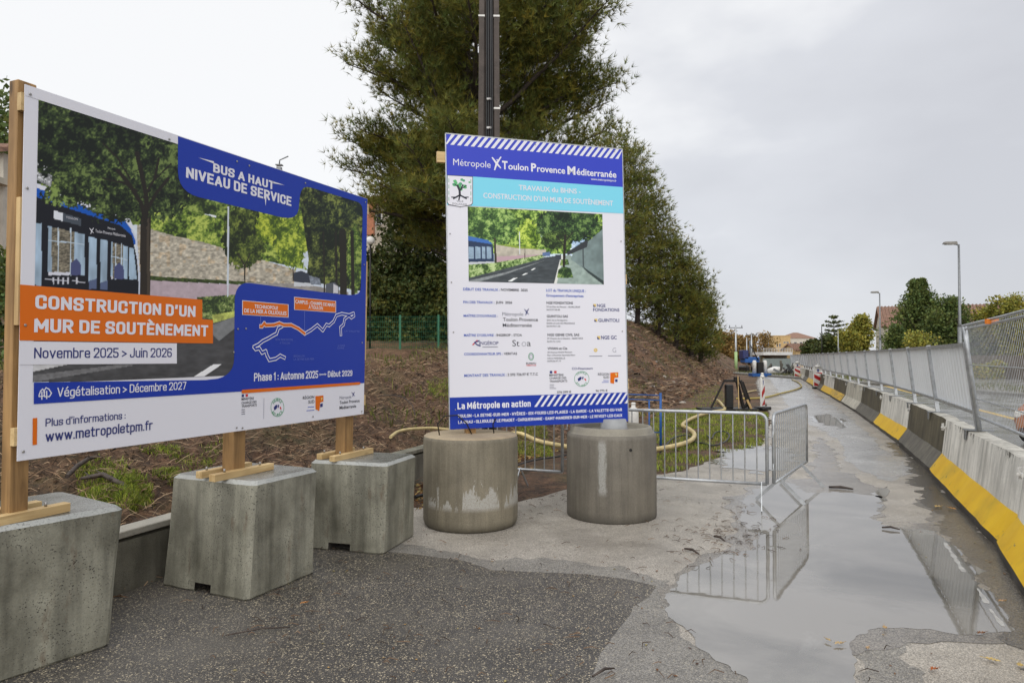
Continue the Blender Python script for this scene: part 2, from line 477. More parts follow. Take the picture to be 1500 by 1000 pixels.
M['asphalt_mid'] = ground_mat('grey_worn_asphalt', (0.135, 0.127, 0.117), (0.28, 0.265, 0.24), (0.42, 0.38, 0.30), 0.3, 0.55, 0.5)
M['path'] = ground_mat('wet_grey_path', (0.24, 0.236, 0.232), (0.40, 0.395, 0.385), (0.36, 0.33, 0.30), 0.14, 0.38, 0.25, sc=0.8, bump=0.003)
M['film'] = ground_mat('muddy_wet_film', (0.12, 0.107, 0.09), (0.28, 0.255, 0.225), (0.36, 0.32, 0.26), 0.05, 0.26, 0.25, sc=0.8, bump=0.0025)
M['road'] = ground_mat('wet_road', (0.20, 0.20, 0.195), (0.28, 0.28, 0.27), (0.36, 0.33, 0.30), 0.12, 0.30, 0.15, sc=0.4, bump=0.002)
M['ground'] = ground_mat('open_ground', (0.10, 0.085, 0.06), (0.20, 0.17, 0.12), (0.3, 0.26, 0.2), 0.5, 0.9, 0.2, sc=0.3)
M['kerb'] = plain('kerb_stone', (0.20, 0.19, 0.17), 0.6, 0, 0.3, 3)
M['mark_y'] = plain('yellow_road_paint', (0.62, 0.40, 0.05), 0.4, 0, 0.25, 5)
M['mark_w'] = plain('worn_white_road_paint', (0.42, 0.42, 0.41), 0.35, 0, 0.3, 12)

def water_mat():
    m = NM('muddy_puddle_water')
    G = m.geo()
    n_ = m.noise(0.7, 5, 0.6, G, 0.8)
    sw = m.noise(1.0, 5, 0.6, G, 2.5)
    col = m.ramp(n_, [(0.3, (0.085, 0.078, 0.064)), (0.6, (0.23, 0.214, 0.188))])
    col = m.mix(m.ramp(sw, [(0.60, 0.0), (0.75, 0.25)]), col, (0.40, 0.39, 0.37))
    m.set(color=col, rough=0.02, bump=m.noise(5, 2, 0.5, G), bdist=0.0004)
    m.b.inputs['IOR'].default_value = 2.9
    return m.mat
M['water'] = water_mat()

def soil_mat():
    m = NM('churned_soil')
    G = m.geo()
    a = m.noise(0.35, 5, 0.6, G); b = m.noise(3.5, 7, 0.7, G, 0.5); c = m.noise(22, 5, 0.75, G)
    t = m.math('ADD', m.math('MULTIPLY', b, 0.55), m.math('MULTIPLY', c, 0.45))
    brown = m.ramp(t, [(0.34, (0.016, 0.010, 0.007)), (0.47, (0.070, 0.040, 0.023)), (0.58, (0.175, 0.092, 0.050)), (0.70, (0.33, 0.22, 0.14))])
    red = m.ramp(t, [(0.32, (0.03, 0.017, 0.010)), (0.47, (0.15, 0.080, 0.042)), (0.66, (0.34, 0.19, 0.11))])
    py_ = m.n.new('ShaderNodeSeparateXYZ'); m.l.new(G, py_.inputs[0])
    far = m.ramp(m.math('MULTIPLY', py_.outputs[1], 0.02), [(0.22, 0.12), (0.42, 1.0)])
    col = m.mix(m.math('MULTIPLY', m.ramp(a, [(0.46, 0.0), (0.58, 0.85)]), far), brown, red)
    gr = m.noise(0.6, 5, 0.65, G)
    olive = m.ramp(c, [(0.3, (0.03, 0.04, 0.01)), (0.65, (0.13, 0.14, 0.045))])
    col = m.mix(m.ramp(gr, [(0.49, 0.0), (0.64, 0.38)]), col, olive)
    return m.set(color=col, rough=0.8, bump=t, bdist=0.10)
M['soil'] = soil_mat()
M['litter'] = leafmat('dead_leaf_and_twig', (0.9, 0.9, 0.9), (1, 1, 1), 0.05, 0.7)
M['grass'] = leafmat('grass_blade', (0.9, 1.0, 0.8), (1, 1, 1), 0.3)
M['needle'] = leafmat('pine_needles', (0.105, 0.125, 0.032), (0.235, 0.235, 0.050), 0.3)
M['ivy'] = leafmat('ivy_leaves', (0.045, 0.066, 0.018), (0.10, 0.112, 0.03), 0.15)
M['leaf_g'] = leafmat('green_leaves', (0.085, 0.125, 0.038), (0.15, 0.185, 0.05), 0.3)
M['leaf_y'] = leafmat('autumn_yellow_leaves', (0.22, 0.23, 0.045), (0.36, 0.32, 0.06), 0.3)
M['leaf_o'] = leafmat('autumn_orange_leaves', (0.23, 0.145, 0.045), (0.33, 0.22, 0.08), 0.3)
M['bark'] = plain('pine_bark', (0.055, 0.042, 0.034), 0.85, 0, 0.5, 9, 0.02, 25)
M['bark_l'] = plain('grey_bark', (0.12, 0.10, 0.08), 0.85, 0, 0.4, 9, 0.01, 25)
M['root'] = plain('wet_branch_bark', (0.055, 0.040, 0.033), 0.6, 0, 0.5, 20, 0.006, 50)
M['stone'] = plain('pale_rubble_stone', (0.34, 0.31, 0.27), 0.8, 0, 0.3, 9, 0.01, 20)
M['pole'] = plain('brown_weathered_pole', (0.075, 0.060, 0.052), 0.75, 0, 0.3, 5, 0.004, 40)
M['green_paint'] = plain('green_fence_paint', (0.01, 0.12, 0.06), 0.45, 0, 0.2)

# ------------------------------------------------------------------ the lie of the land
def toe_x(Y):
    return 0.38 * Y - 3.36 - 1.2 * (1 - smooth01((Y - 9) / 9))
def crest(Y):
    return 1.45 + 2.8 * smooth01((Y - 17) / 26) - 2.0 * smooth01((Y - 75) / 60)
def terr(x, Y, rough=True):
    o = toe_x(Y) - x
    if o <= 0:
        return -0.025
    t = min(1, o / 7.0)
    h = crest(Y) * (0.5 * t + 0.5 * t * t * (3 - 2 * t)) + max(0, o - 7) * 0.012
    if rough:
        k = min(1, o / 0.9)
        far = min(2.2, 1 + Y * 0.02)
        h += k * (0.16 * far * mnoise.noise(Vector((x * 0.7, Y * 0.7, 3.1))) + 0.085 * mnoise.noise(Vector((x * 2.3, Y * 2.3, 7.7))))
        if Y < 40:
            h += k * 0.075 * mnoise.noise(Vector((x * 7.3, Y * 7.3, 1.7)))
            if Y < 16: h += k * 0.036 * mnoise.noise(Vector((x * 19, Y * 19, 5.7)))
    return h - 0.025
def hit(px, py, lift=0.0):
    d = ray(px, py); t = 1.5
    p = None
    for i in range(1500):
        p = Vector((0, 0, CAMZ)) + d * t
        if p.z <= max(0.0, terr(p.x, p.y)) + lift: break
        t *= 1.004
    return p

# big ground sheet
mb = MB(); mb.add([(-300, -60, -0.08), (500, -60, -0.08), (500, 900, -0.08), (-300, 900, -0.08)], [(0, 1, 2, 3)])
tag(mb.build('ground', M['ground']), 'brown open ground running to the horizon', kind='structure')
# embankment
Ys = [1.5]
while Ys[-1] < 150: Ys.append(Ys[-1] + max(0.045, Ys[-1] * 0.0078))
Os = list(np.linspace(-9, -0.3, 6)) + list(np.arange(0, 3.0, 0.045)) + list(np.arange(3.0, 9.0, 0.075)) + list(np.geomspace(9, 60, 30))
V = []
for Y in Ys:
    tx = toe_x(Y)
    for o in Os:
        x = tx - o
        V.append((x, Y, terr(x, Y)))
nO = len(Os); nY = len(Ys)
idx = np.arange(nO * nY).reshape(nY, nO)
F = np.stack([idx[:-1, :-1].ravel(), idx[1:, :-1].ravel(), idx[1:, 1:].ravel(), idx[:-1, 1:].ravel()], 1)
emb = np_mesh('embankment', V, F, M['soil'], smooth=True)
tag(emb, 'churned brown earth embankment rising behind the signs', kind='structure')

def organic(pts, jitter=0.03, step=0.12, seed=0, closed=True, keep=()):
    out = []; n = len(pts)
    for i in range(n):
        a, b = Vector(pts[i][:2]), Vector(pts[(i + 1) % n][:2])
        L = (b - a).length; k = max(1, int(L / step))
        nn = Vector((-(b - a).y, (b - a).x)).normalized() if L > 0 else Vector((0, 0))
        for j in range(k):
            p = a.lerp(b, j / k)
            q = jitter * (mnoise.noise(Vector((p.x * 3, p.y * 3, seed))) + 0.6 * mnoise.noise(Vector((p.x * 11, p.y * 11, seed + 5))))
            p = p + nn * q * (1 + 0.08 * p.y)
            out.append((p.x, p.y))
    return out
def sheet(name, pts, z, mat, label, kind='structure', **kw):
    P = organic(pts, **kw)
    V = [Vector((p[0], p[1], 0)) for p in P]
    tris = tessellate_polygon([V])
    mb = MB(); mb.add([(v.x, v.y, z) for v in V], [tuple(t) if (V[t[1]] - V[t[0]]).cross(V[t[2]] - V[t[0]]).z > 0 else tuple(t)[::-1] for t in tris])
    o = mb.build(name, mat)
    return tag(o, label, kind=kind)
def G2(*pp): return [tuple(gnd(*p)[:2]) for p in pp]

# barrier line: foot of the concrete blocks on the path side
BL = [(-1.3, -4.5), (1.0, 0.0), (3.83, 5.14), (4.26, 6.07), (4.75, 7.11), (5.89, 9.55), (7.36, 13.0), (8.78, 16.5), (10.05, 19.8), (11.6, 23.9), (13.1, 27.9), (15.55, 34.7), (20.5, 48.0), (43.0, 110.0)]
def bl_x(Y):
    for (x0, y0), (x1, y1) in zip(BL, BL[1:]):
        if Y <= y1: return x0 + (x1 - x0) * (Y - y0) / (y1 - y0)
    return BL[-1][0]
def bl_dir(Y):
    a = Vector((bl_x(Y + .7) - bl_x(Y - .7), 1.4)).normalized(); return Vector((a.x, a.y, 0))

yard = [(-6, -4.5), (-6, 1.2)] + G2((-600, 1010), (60, 870), (250, 812), (480, 775), (560, 745), (655, 742), (762, 735), (850, 712), (935, 697), (1000, 690), (1058, 668), (1118, 652), (1128, 622), (1126, 600), (1112, 575), (1108, 560), (1112, 548)) + [(bl_x(75) - 3.4, 75), (bl_x(75) + .3, 75)] + [(bl_x(y) + .3, y) for y in (48, 34, 24, 16, 10, 6, 3, 0, -4.5)]
sheet('yard_asphalt', yard, 0.0, M['asphalt_old'], 'pale worn asphalt of the work site lane', jitter=0.05, step=0.2)
dark = [(-5.5, -4.0), (-5.5, 1.4)] + G2((60, 880), (480, 800), (600, 811), (680, 821), (722, 835), (800, 838), (860, 841), (920, 848), (962, 858), (950, 874), (928, 888), (906, 922), (880, 960), (850, 1040)) + [(0.4, 1.0), (0.2, -4.0)]
sheet('asphalt_patch', dark, 0.0015, M['asphalt_new'], 'dark newer asphalt patch in front of the concrete blocks', jitter=0.010, step=0.05, seed=3)
dampm = [(-5.4, -4.0), (-5.4, 1.6)] + G2((60, 850), (450, 790), (560, 792), (640, 806), (722, 820), (800, 818), (870, 826), (930, 836), (985, 850), (992, 868), (975, 890), (940, 930), (900, 1000), (880, 1040)) + [(0.6, 1.0), (0.3, -4.0)]
sheet('asphalt_margin', dampm, 0.0008, M['asphalt_mid'], 'damp darker margin where the old asphalt meets the patch', jitter=0.09, step=0.06, seed=14)
mid = [(0.42, -4.0)] + [(0.42, 1.0)] + G2((862, 1040), (890, 962), (912, 924), (934, 892), (953, 877), (966, 862), (980, 885), (1004, 930), (1050, 962), (1110, 1003), (1180, 1040), (1250, 1005), (1242, 960), (1258, 938), (1290, 924), (1308, 930), (1338, 944), (1318, 962), (1352, 985), (1330, 1012), (1350, 1100)) + [(1.2, 1.0), (1.2, -4.0)]
sheet('asphalt_strip', mid, 0.0015, M['asphalt_mid'], 'grey worn asphalt strip around the near end of the puddle', jitter=0.06, step=0.04, seed=9)
pathp = G2((1300, 705), (1262, 690), (1238, 672), (1233, 655), (1222, 640), (1200, 628), (1178, 616), (1160, 600), (1150, 588), (1138, 570), (1128, 556)) + [(bl_x(60) - 3.0, 60), (bl_x(60) - .15, 60)] + [(bl_x(y) - .35, y) for y in (48, 34, 26, 20, 16, 12.5)] + G2((1340, 690),)
sheet('path', pathp, 0.0015, M['path'], 'wet grey footpath running beside the concrete barriers', jitter=0.05, step=0.2, seed=5)
film = G2((1185, 700), (1200, 640), (1225, 660), (1232, 690), (1290, 715), (1300, 735), (1290, 768), (1330, 773), (1370, 765), (1340, 730), (1385, 740), (1440, 800), (1490, 870), (1498, 920), (1475, 935), (1200, 960), (1100, 960), (965, 880), (985, 840), (1060, 800), (1080, 760), (1060, 730), (1120, 700))
sheet('muddy_edge', film, 0.0028, M['film'], 'muddy wet margin around the puddle', jitter=0.09, step=0.1, seed=12)
pud = G2((975, 864), (990, 848), (1030, 826), (1062, 818), (1098, 803), (1112, 786), (1086, 770), (1086, 735), (1106, 716), (1150, 704), (1168, 712), (1182, 722), (1240, 722), (1292, 727), (1288, 745), (1280, 760), (1300, 772), (1326, 776), (1346, 773), (1376, 777), (1402, 802), (1442, 852), (1468, 895), (1478, 924), (1400, 926), (1322, 920), (1290, 921), (1262, 934), (1242, 950), (1242, 978), (1252, 1010), (1200, 1030), (1112, 1008), (1062, 970), (1012, 935), (984, 900), (966, 876))
pudo = sheet('puddle', pud, 0.004, M['water'], 'large muddy puddle reflecting the grey sky', jitter=0.06, step=0.03, seed=21)
p2 = G2((1062, 660), (1105, 652), (1150, 655), (1168, 672), (1140, 690), (1098, 694), (1066, 682), (1030, 678))
sheet('puddle', p2, 0.004, M['water'], 'small puddle behind the crowd barriers', jitter=0.17, step=0.05, seed=31)
p3 = G2((1275, 722), (1300, 712), (1302, 722), (1290, 730))
sheet('puddle', p3, 0.004, M['water'], 'tiny puddle between the path and the big puddle', jitter=0.03, step=0.05, seed=41)
p4 = G2((1180, 612), (1212, 606), (1240, 618), (1235, 628), (1200, 620))
sheet('puddle', p4, 0.004, M['water'], 'thin puddle on the path beside the barriers', jitter=0.1, step=0.15, seed=45)
gut = [(bl_x(y) + .06, y) for y in (3.2, 4.2, 5.2, 6.2, 7.5, 9, 11, 13.5)] + [(bl_x(y) - .16, y) for y in (13.5, 11)] + [(bl_x(y) - .34, y) for y in (9, 7.5, 6.2, 5.2)] + [(bl_x(4.2) - .3, 4.2), (bl_x(3.2) - .1, 3.2)]
M['gutter'] = ground_mat('dark_wet_gutter', (0.05, 0.043, 0.035), (0.13, 0.115, 0.095), (0.3, 0.25, 0.18), 0.03, 0.22, 0.4, sc=0.8, bump=0.0025)
sheet('wet_gutter', gut, 0.0034, M['gutter'], 'dark wet grit strip along the foot of the barriers', jitter=0.10, step=0.05, seed=77)
# old white line seen through the water beside the barriers
for (a, b, w) in (((1384, 795), (1412, 838), .013), ((1432, 862), (1446, 884), .011), ((1450, 892), (1470, 918), .008)):
    A, B = gnd(*a), gnd(*b); d = (B - A).normalized(); n_ = Vector((-d.y, d.x, 0)) * w
    sheet('lane_line', [(A - n_ * .6)[:2], (A + n_ * .6)[:2], (B + n_)[:2], (B - n_)[:2]], 0.0052, M['mark_w'], 'worn white painted lane line by the barriers', jitter=0.012, step=0.04, seed=int(a[0]))
M['mud'] = ground_mat('brown_gravelly_mud', (0.075, 0.055, 0.038), (0.20, 0.16, 0.12), (0.32, 0.27, 0.2), 0.12, 0.7, 0.5, sc=0.5, bump=0.02)
mudp = G2((1118, 655), (1150, 660), (1172, 640), (1165, 612), (1150, 592), (1139, 575), (1128, 560), (1122, 550)) + [(bl_x(60) - 3.4, 60)] + G2((1100, 548), (1085, 565), (1080, 600), (1110, 605))
sheet('mud_strip', mudp, 0.0008, M['mud'], 'brown gravelly mud strip between the bank and the path', jitter=0.12, step=0.2, seed=7)
# road on the far side of the barriers
rd = [(bl_x(y) + .35, y) for y in (-4.5, 0, 6, 10, 16, 24, 34, 48, 75, 110)] + [(90, 110), (90, 84), (21.5, 84), (21.5, -4.5)]
sheet('road', rd, 0.0, M['road'], 'wet pale road beyond the concrete barriers', jitter=0.0, step=500)
mb = MB(); mb.box((24.2, 60, 0.035), (5.4, 130, 0.17)); mb.add([(21.56, -5, .125), (26.84, -5, .125), (26.84, 125, .125), (21.56, 125, .125)], [(0, 1, 2, 3)])
tag(mb.build('kerb', M['kerb']), 'grimy kerbed strip between road and pavement', kind='structure')
sheet('pavement', [(26.95, -4.5), (37.6, -4.5), (37.6, 84), (26.95, 84)], 0.003, M['road'], 'wet pale pavement in front of the brown wall', jitter=0.0, step=500)
A, B = gnd(1300, 566), gnd(1500, 617)
d = (B - A).normalized(); A = A - d * 20; B = B + d * 8; n_ = Vector((-d.y, d.x, 0)) * .1
mb = MB(); mb.add([A - n_ + Vector((0, 0, .004)), A + n_ + Vector((0, 0, .004)), B + n_ + Vector((0, 0, .004)), B - n_ + Vector((0, 0, .004))], [(0, 3, 2, 1)])
tag(mb.build('road_line', M['mark_y']), 'yellow temporary line painted on the wet road', kind='structure')

# ------------------------------------------------------------------ vegetation builders
def unit(a):
    return a / np.maximum(1e-9, np.linalg.norm(a, axis=1, keepdims=True))
def leaves(P, size, rs, flatten=0.0, aspect=0.6):
    n = len(P)
    d = unit(rs.randn(n, 3)); e_ = unit(np.cross(d, unit(rs.randn(n, 3))))
    s = size * rs.uniform(0.6, 1.3, (n, 1))
    V = np.stack([P - d * s * .5, P + e_ * s * .5 * aspect, P + d * s * .5, P - e_ * s * .5 * aspect], 1).reshape(-1, 3)
    return V, np.arange(4 * n).reshape(n, 4)
def tint_rand(n, k, rs, lo=0.55, hi=1.5, warm=0.15):
    t = rs.uniform(lo, hi, (n, 1)) * np.ones((1, 3))
    w = rs.uniform(-warm, warm, (n, 1))
    t = t * (1 + np.concatenate([w, 0 * w, -w], 1))
    return np.repeat(t, k, 0)
def needles(P, D, L, w, rs, per=7, spread=0.75):
    n = len(P)
    P = np.repeat(P, per, 0); D = np.repeat(D, per, 0)
    d = unit(D + spread * rs.randn(n * per, 3) * .8)
    side = unit(np.cross(d, rs.randn(n * per, 3)))
    s = L * rs.uniform(0.35, 1.5, (n * per, 1))
    V = np.stack([P + side * w * .5, P - side * w * .5, P + d * s], 1).reshape(-1, 3)
    return V, np.arange(3 * n * per).reshape(-1, 3)

def pine(label, base, height, prof, seed, limbs=70, z0=0.25, L=0.17, w=0.022, per=7, tuft_step=0.11, trunk_r=0.26, lean=(0, 0), group=None, sec_step=0.3, forks=(), dens=5):
    rs = np.random.RandomState(seed); rnd = random.Random(seed)
    t = thing('pine_tree', label, 'tree', base, 0, group)
    mb = MB(); B = Vector(base)
    def axis(h):
        k = h / height
        return B + Vector((lean[0] * k + .18 * math.sin(k * 5), lean[1] * k + .12 * math.sin(k * 7 + 1), h))
    mb.tube([axis(height * i / 10 - (.4 if i == 0 else 0)) for i in range(11)], [trunk_r * (1 - .88 * i / 10) for i in range(11)], 9)
    bmb = MB()
    P, D = [], []
    todo = []
    for i in range(limbs):
        k = z0 + (1 - z0) * ((i + rnd.random()) / limbs)
        az = i * 2.399 + rnd.uniform(-.4, .4)
        R = prof(k, az) * rnd.uniform(.72, 1.08)
        el = math.radians(rnd.uniform(5, 30) + 35 * max(0, k - .6))
        todo.append((axis(height * k * .985), az, R, el))
    for (h, az, R, el) in forks:
        todo.append((axis(h), az, R, el))
    for (p0, az, R, el) in todo:
        if R < .25: continue
        n = max(4, int(R / .5)); pts = [p0]; d = Vector((math.cos(az) * math.cos(el), math.sin(az) * math.cos(el), math.sin(el)))
        p = p0.copy()
        for j in range(n):
            bend = 0.07 * math.sin(j * 1.3 + az * 3)
            d = (d + Vector((rnd.uniform(-.12, .12) - bend * math.sin(az), rnd.uniform(-.12, .12) + bend * math.cos(az), rnd.uniform(-.08, .12)))).normalized()
            p = p + d * (R / n); pts.append(p.copy())
        r0 = trunk_r * min(.42, .10 + R * .055)
        bmb.tube(pts, [max(.008, r0 * (1 - .9 * j / n)) for j in range(n + 1)], 5, cap=False)
        s = R * rnd.uniform(.18, .32)
        side = 1
        while s < R:
            f = s / R * n; j = min(n - 1, int(f)); q = pts[j].lerp(pts[j + 1], f - j)
            dd = (pts[j + 1] - pts[j]).normalized()
            up = Vector((0, 0, 1)); sd = dd.cross(up).normalized() * side; side = -side
            sl = min(1.9, .45 + .42 * (R - s)) * rnd.uniform(.6, 1.2) * (R / 5.5) ** .3
            sdir = (dd * rnd.uniform(.5, .9) + sd * rnd.uniform(.5, 1.0) + up * rnd.uniform(-.15, .65)).normalized()
            m_ = max(2, int(sl / tuft_step)); qq = q.copy(); path = [q.copy()]
            for jj in range(m_):
                sdir = (sdir + Vector((rnd.uniform(-.12, .12), rnd.uniform(-.12, .12), rnd.uniform(-.06, .16)))).normalized()
                qq = qq + sdir * (sl / m_)
                path.append(qq.copy())
                if jj > m_ * .1:
                    P.append(tuple(qq)); D.append(tuple(sdir))
                    for _ in range(dens):
                        off = Vector((rnd.gauss(0, 1), rnd.gauss(0, 1), rnd.gauss(.25, .75)))
                        P.append(tuple(qq + off * L * 1.0)); D.append(tuple((sdir * 1.3 + off * .45 + Vector((0, 0, .35))).normalized()))
            bmb.tube([path[0], path[len(path) // 2], path[-1]], [.018, .012, .005], 3, cap=False)
            s += sec_step * rnd.uniform(.7, 1.3)
    tr = mb.build('trunk', M['bark'], t)
    bmb.build('branches', M['bark'], t)
    P = np.array(P); D = np.array(D)
    V, F = needles(P, D, L, w, rs, per)
    grp = np.repeat(rs.uniform(0.6, 1.45, (len(P), 1)), per * 3, 0) * np.ones((1, 3))
    tn = grp * np.array([[1, 1, 1]]); 
    wv = np.repeat(rs.uniform(-.2, .25, (len(P), 1)), per * 3, 0)
    tn = tn * np.concatenate([1 + wv, 1 + 0 * wv, 1 - wv], 1)
    np_mesh('crown', V, F, M['needle'], tint=tn, parent=t)
    return t

def leafy(name, label, base, height, radius, mat, seed, n=9000, size=0.16, trunk_r=0.16, low=0.2, group=None, lobes=26, squash=1.0, bare=0.0, cat='tree', shape='round', ry=None):
    rs = np.random.RandomState(seed); rnd = random.Random(seed)
    t = thing(name, label, cat, base, 0, group); B = Vector(base)
    C = []
    for i in range(lobes):
        k = low + (1 - low) * ((i + .5) / lobes)
        if shape == 'cone': rr = radius * (1.12 - k) / (1.12 - low)
        elif shape == 'box': rr = radius
        else: rr = radius * math.sqrt(max(.05, 1 - ((k - .58) / .55) ** 2))
        a = i * 2.4 + rnd.random(); q = rr * rnd.uniform(.1, .68)
        C.append((B + Vector((math.cos(a) * q, math.sin(a) * q * (ry or 1), height * min(k, .93))), max(.3, rr * rnd.uniform(.36, .52))))
    tm = MB()
    tm.tube([B + Vector((0, 0, -.3)), B + Vector((.05, 0, height * low)), B + Vector((0, .05, height * .75))], [trunk_r, trunk_r * .75, trunk_r * .25], 7)
    tm.build('trunk', M['bark_l'], t)
    bm_ = MB()
    for (c, r) in C:
        s0 = B + Vector((0, 0, height * (low + .25 * rnd.random())))
        bm_.tube([s0, s0.lerp(c, .5) + Vector((rnd.uniform(-.2, .2), 0, .1)), c], [trunk_r * .4, trunk_r * .22, trunk_r * .08], 4, cap=False)
        for _ in range(8):
            e_ = c + Vector((rnd.gauss(0, 1), rnd.gauss(0, 1), rnd.gauss(0, 1))).normalized() * r * .95
            bm_.tube([c, c.lerp(e_, .5), e_], [trunk_r * .1, trunk_r * .06, .006], 3, cap=False)
    bm_.build('branches', M['bark_l'], t)
    per = n // len(C); Ps = []
    for (c, r) in C:
        k = int(per * (1 - bare))
        u = unit(rs.randn(k, 3)); clump = unit(rs.randn(26, 3))
        g = clump[rs.randint(0, 26, k)]
        u = unit(u * .7 + g)
        rad = r * rs.uniform(.35, 1.35, (k, 1)) 
        Ps.append(np.array(c) + u * rad * np.array([[1, 1, squash]]))
    P = np.concatenate(Ps)
    V, F = leaves(P, size, rs)
    np_mesh('crown', V, F, mat, tint=tint_rand(len(P), 4, rs), parent=t)
    return t

# the big pine behind the information board: base on the embankment
def pz(x, Y): return terr(x, Y, False) - 0.05
px_, pY = -1.75, 27.0
def prof_big(k, az):
    r = 5.7 if k < .72 else 5.7 * (1 - (k - .72) / .33)
    if k < .3: r *= .9
    r *= 1.06 + .15 * math.cos(az)
    return max(.5, r)
pine('towering dark pine rising behind the tall blue and white information board', (px_, pY, pz(px_, pY)), 17.5, prof_big, 5,
     limbs=84, z0=.16, L=.25, w=.023, per=11, tuft_step=.15, trunk_r=.33, sec_step=.20, dens=5,
     forks=((4.6, 3.3, 5.4, math.radians(6)), (5.4, 2.9, 5.8, math.radians(12)), (5.0, -1.2, 4.6, math.radians(2)), (4.6, -1.9, 4.8, math.radians(0)), (6.3, 2.55, 6.0, math.radians(52)), (6.8, 3.1, 5.4, math.radians(20)), (7.5, .3, 5.6, math.radians(35))))
def prof_cone(R, top=.9):
    def f(k, az): return max(.3, R * min(1.0, max(.12, (1.02 - k) * 3.2) ** .7) * (1 + .12 * math.sin(az * 3)))
    return f
for (X, Y, h, R, sd, lab) in (
        (9.0, 49.0, 12.8, 2.3, 12, 'tallest pointed pine just right of the information board, on the earth bank'),
        (10.7, 50.0, 10.4, 1.9, 16, 'second pine right of the information board, lower than the tallest'),
        (12.1, 50.5, 8.0, 2.2, 13, 'bushy pine in the middle of the row on the earth bank'),
        (13.5, 51.5, 7.4, 1.8, 17, 'fourth pine of the row on the earth bank, beside the last one'),
        (14.6, 53.0, 5.6, 1.4, 14, 'lowest and rightmost pine of the row on the earth bank, against open sky'),
        (7.0, 47.0, 13.4, 3.4, 15, 'pine half hidden behind the right edge of the information board')):
    pine(lab, (X, Y, pz(X, Y)), h, prof_cone(R), sd, limbs=84, z0=.03, L=.34, w=.042, per=8, tuft_step=.27, trunk_r=.2, sec_step=.32, dens=5, group='pines on the crest of the earth bank')

# ivy hedge mass behind the green fence
def hedge(name, label, x0, x1, Y, base_z, h, depth, n, mat, seed, size=.15, group=None, cat='hedge', mb_=None):
    rs = np.random.RandomState(seed)
    t = thing(name, label, cat, ((x0 + x1) / 2, Y, base_z), 0, group)
    u = rs.uniform(0, 1, n); v = rs.uniform(0, 1, n) ** .8
    X = x0 + (x1 - x0) * u
    top = np.array([h * (.84 + .22 * mnoise.noise(Vector((a * .55, seed, 0))) + .12 * mnoise.noise(Vector((a * 2.1, seed, 4)))) for a in X])
    Z = base_z + top * v
    lump = np.array([.5 * mnoise.noise(Vector((a * 1.1, b * 1.3, seed))) + .28 * mnoise.noise(Vector((a * 3.2, b * 3.2, seed + 3))) for a, b in zip(X, Z)])
    edge = np.sqrt(np.clip(1 - (v - .1) ** 4, 0, 1))
    Yy = Y - depth * edge * (.6 + lump) + rs.uniform(-.12, .35, n) + rs.uniform(0, depth, n) * (rs.uniform(0, 1, n) < .25)
    P = np.stack([X, Yy, Z], 1)
    V, F = leaves(P, size, rs)
    np_mesh('foliage', V, F, mat, tint=tint_rand(n, 4, rs, .5, 1.7, .25), parent=t)
    core = MB(); rnd = random.Random(seed)
    for i in range(max(6, int((x1 - x0) * 2))):
        a = Vector((x0 + (x1 - x0) * rnd.random(), Y + rnd.uniform(-.3, .3), base_z - .2))
        core.tube([a, a + Vector((rnd.uniform(-.4, .4), rnd.uniform(-.3, .3), h * .45)), a + Vector((rnd.uniform(-.8, .8), rnd.uniform(-.3, .3), h * .85))], [.05, .03, .01], 4)
    tag(core.build('stems', M['bark'], t), kind='stuff')
    return t
hedge('ivy_hedge', 'tall dark ivy covered hedge seen between the two signs, behind the green fence', -9.0, 1.5, 27.2, 1.5, 4.1, 1.3, 44000, M['ivy'], 31, .17)
hedge('ivy_hedge', 'dark shrubbery under the big pine, behind the ivy hedge', -7.5, 3.5, 31.0, 1.6, 5.6, 1.6, 16000, M['ivy'], 33, .24)
leafy('tree', 'small dark tree under the lower left boughs of the big pine', (-4.6, 32, 1.6), 7.2, 2.6, M['ivy'], 43, n=13000, size=.2, low=.2)
hedge('bramble_hedge', 'green bramble hedge at the left edge behind the timber post', -24.0, -8.6, 12.5, 1.45, 2.6, 1.0, 26000, M['leaf_g'], 35, .13)

# trees far left and on the skyline
leafy('tree', 'dark green treetop above the house at the left edge', (-41, 52, 6), 15.5, 6, M['leaf_g'], 41, n=9000, size=.5, low=.2)
leafy('tree', 'dark green shrubby tree behind the house chimney', (-16, 33, 1.5), 5.0, 2.6, M['ivy'], 42, n=7000, size=.26, low=.1)
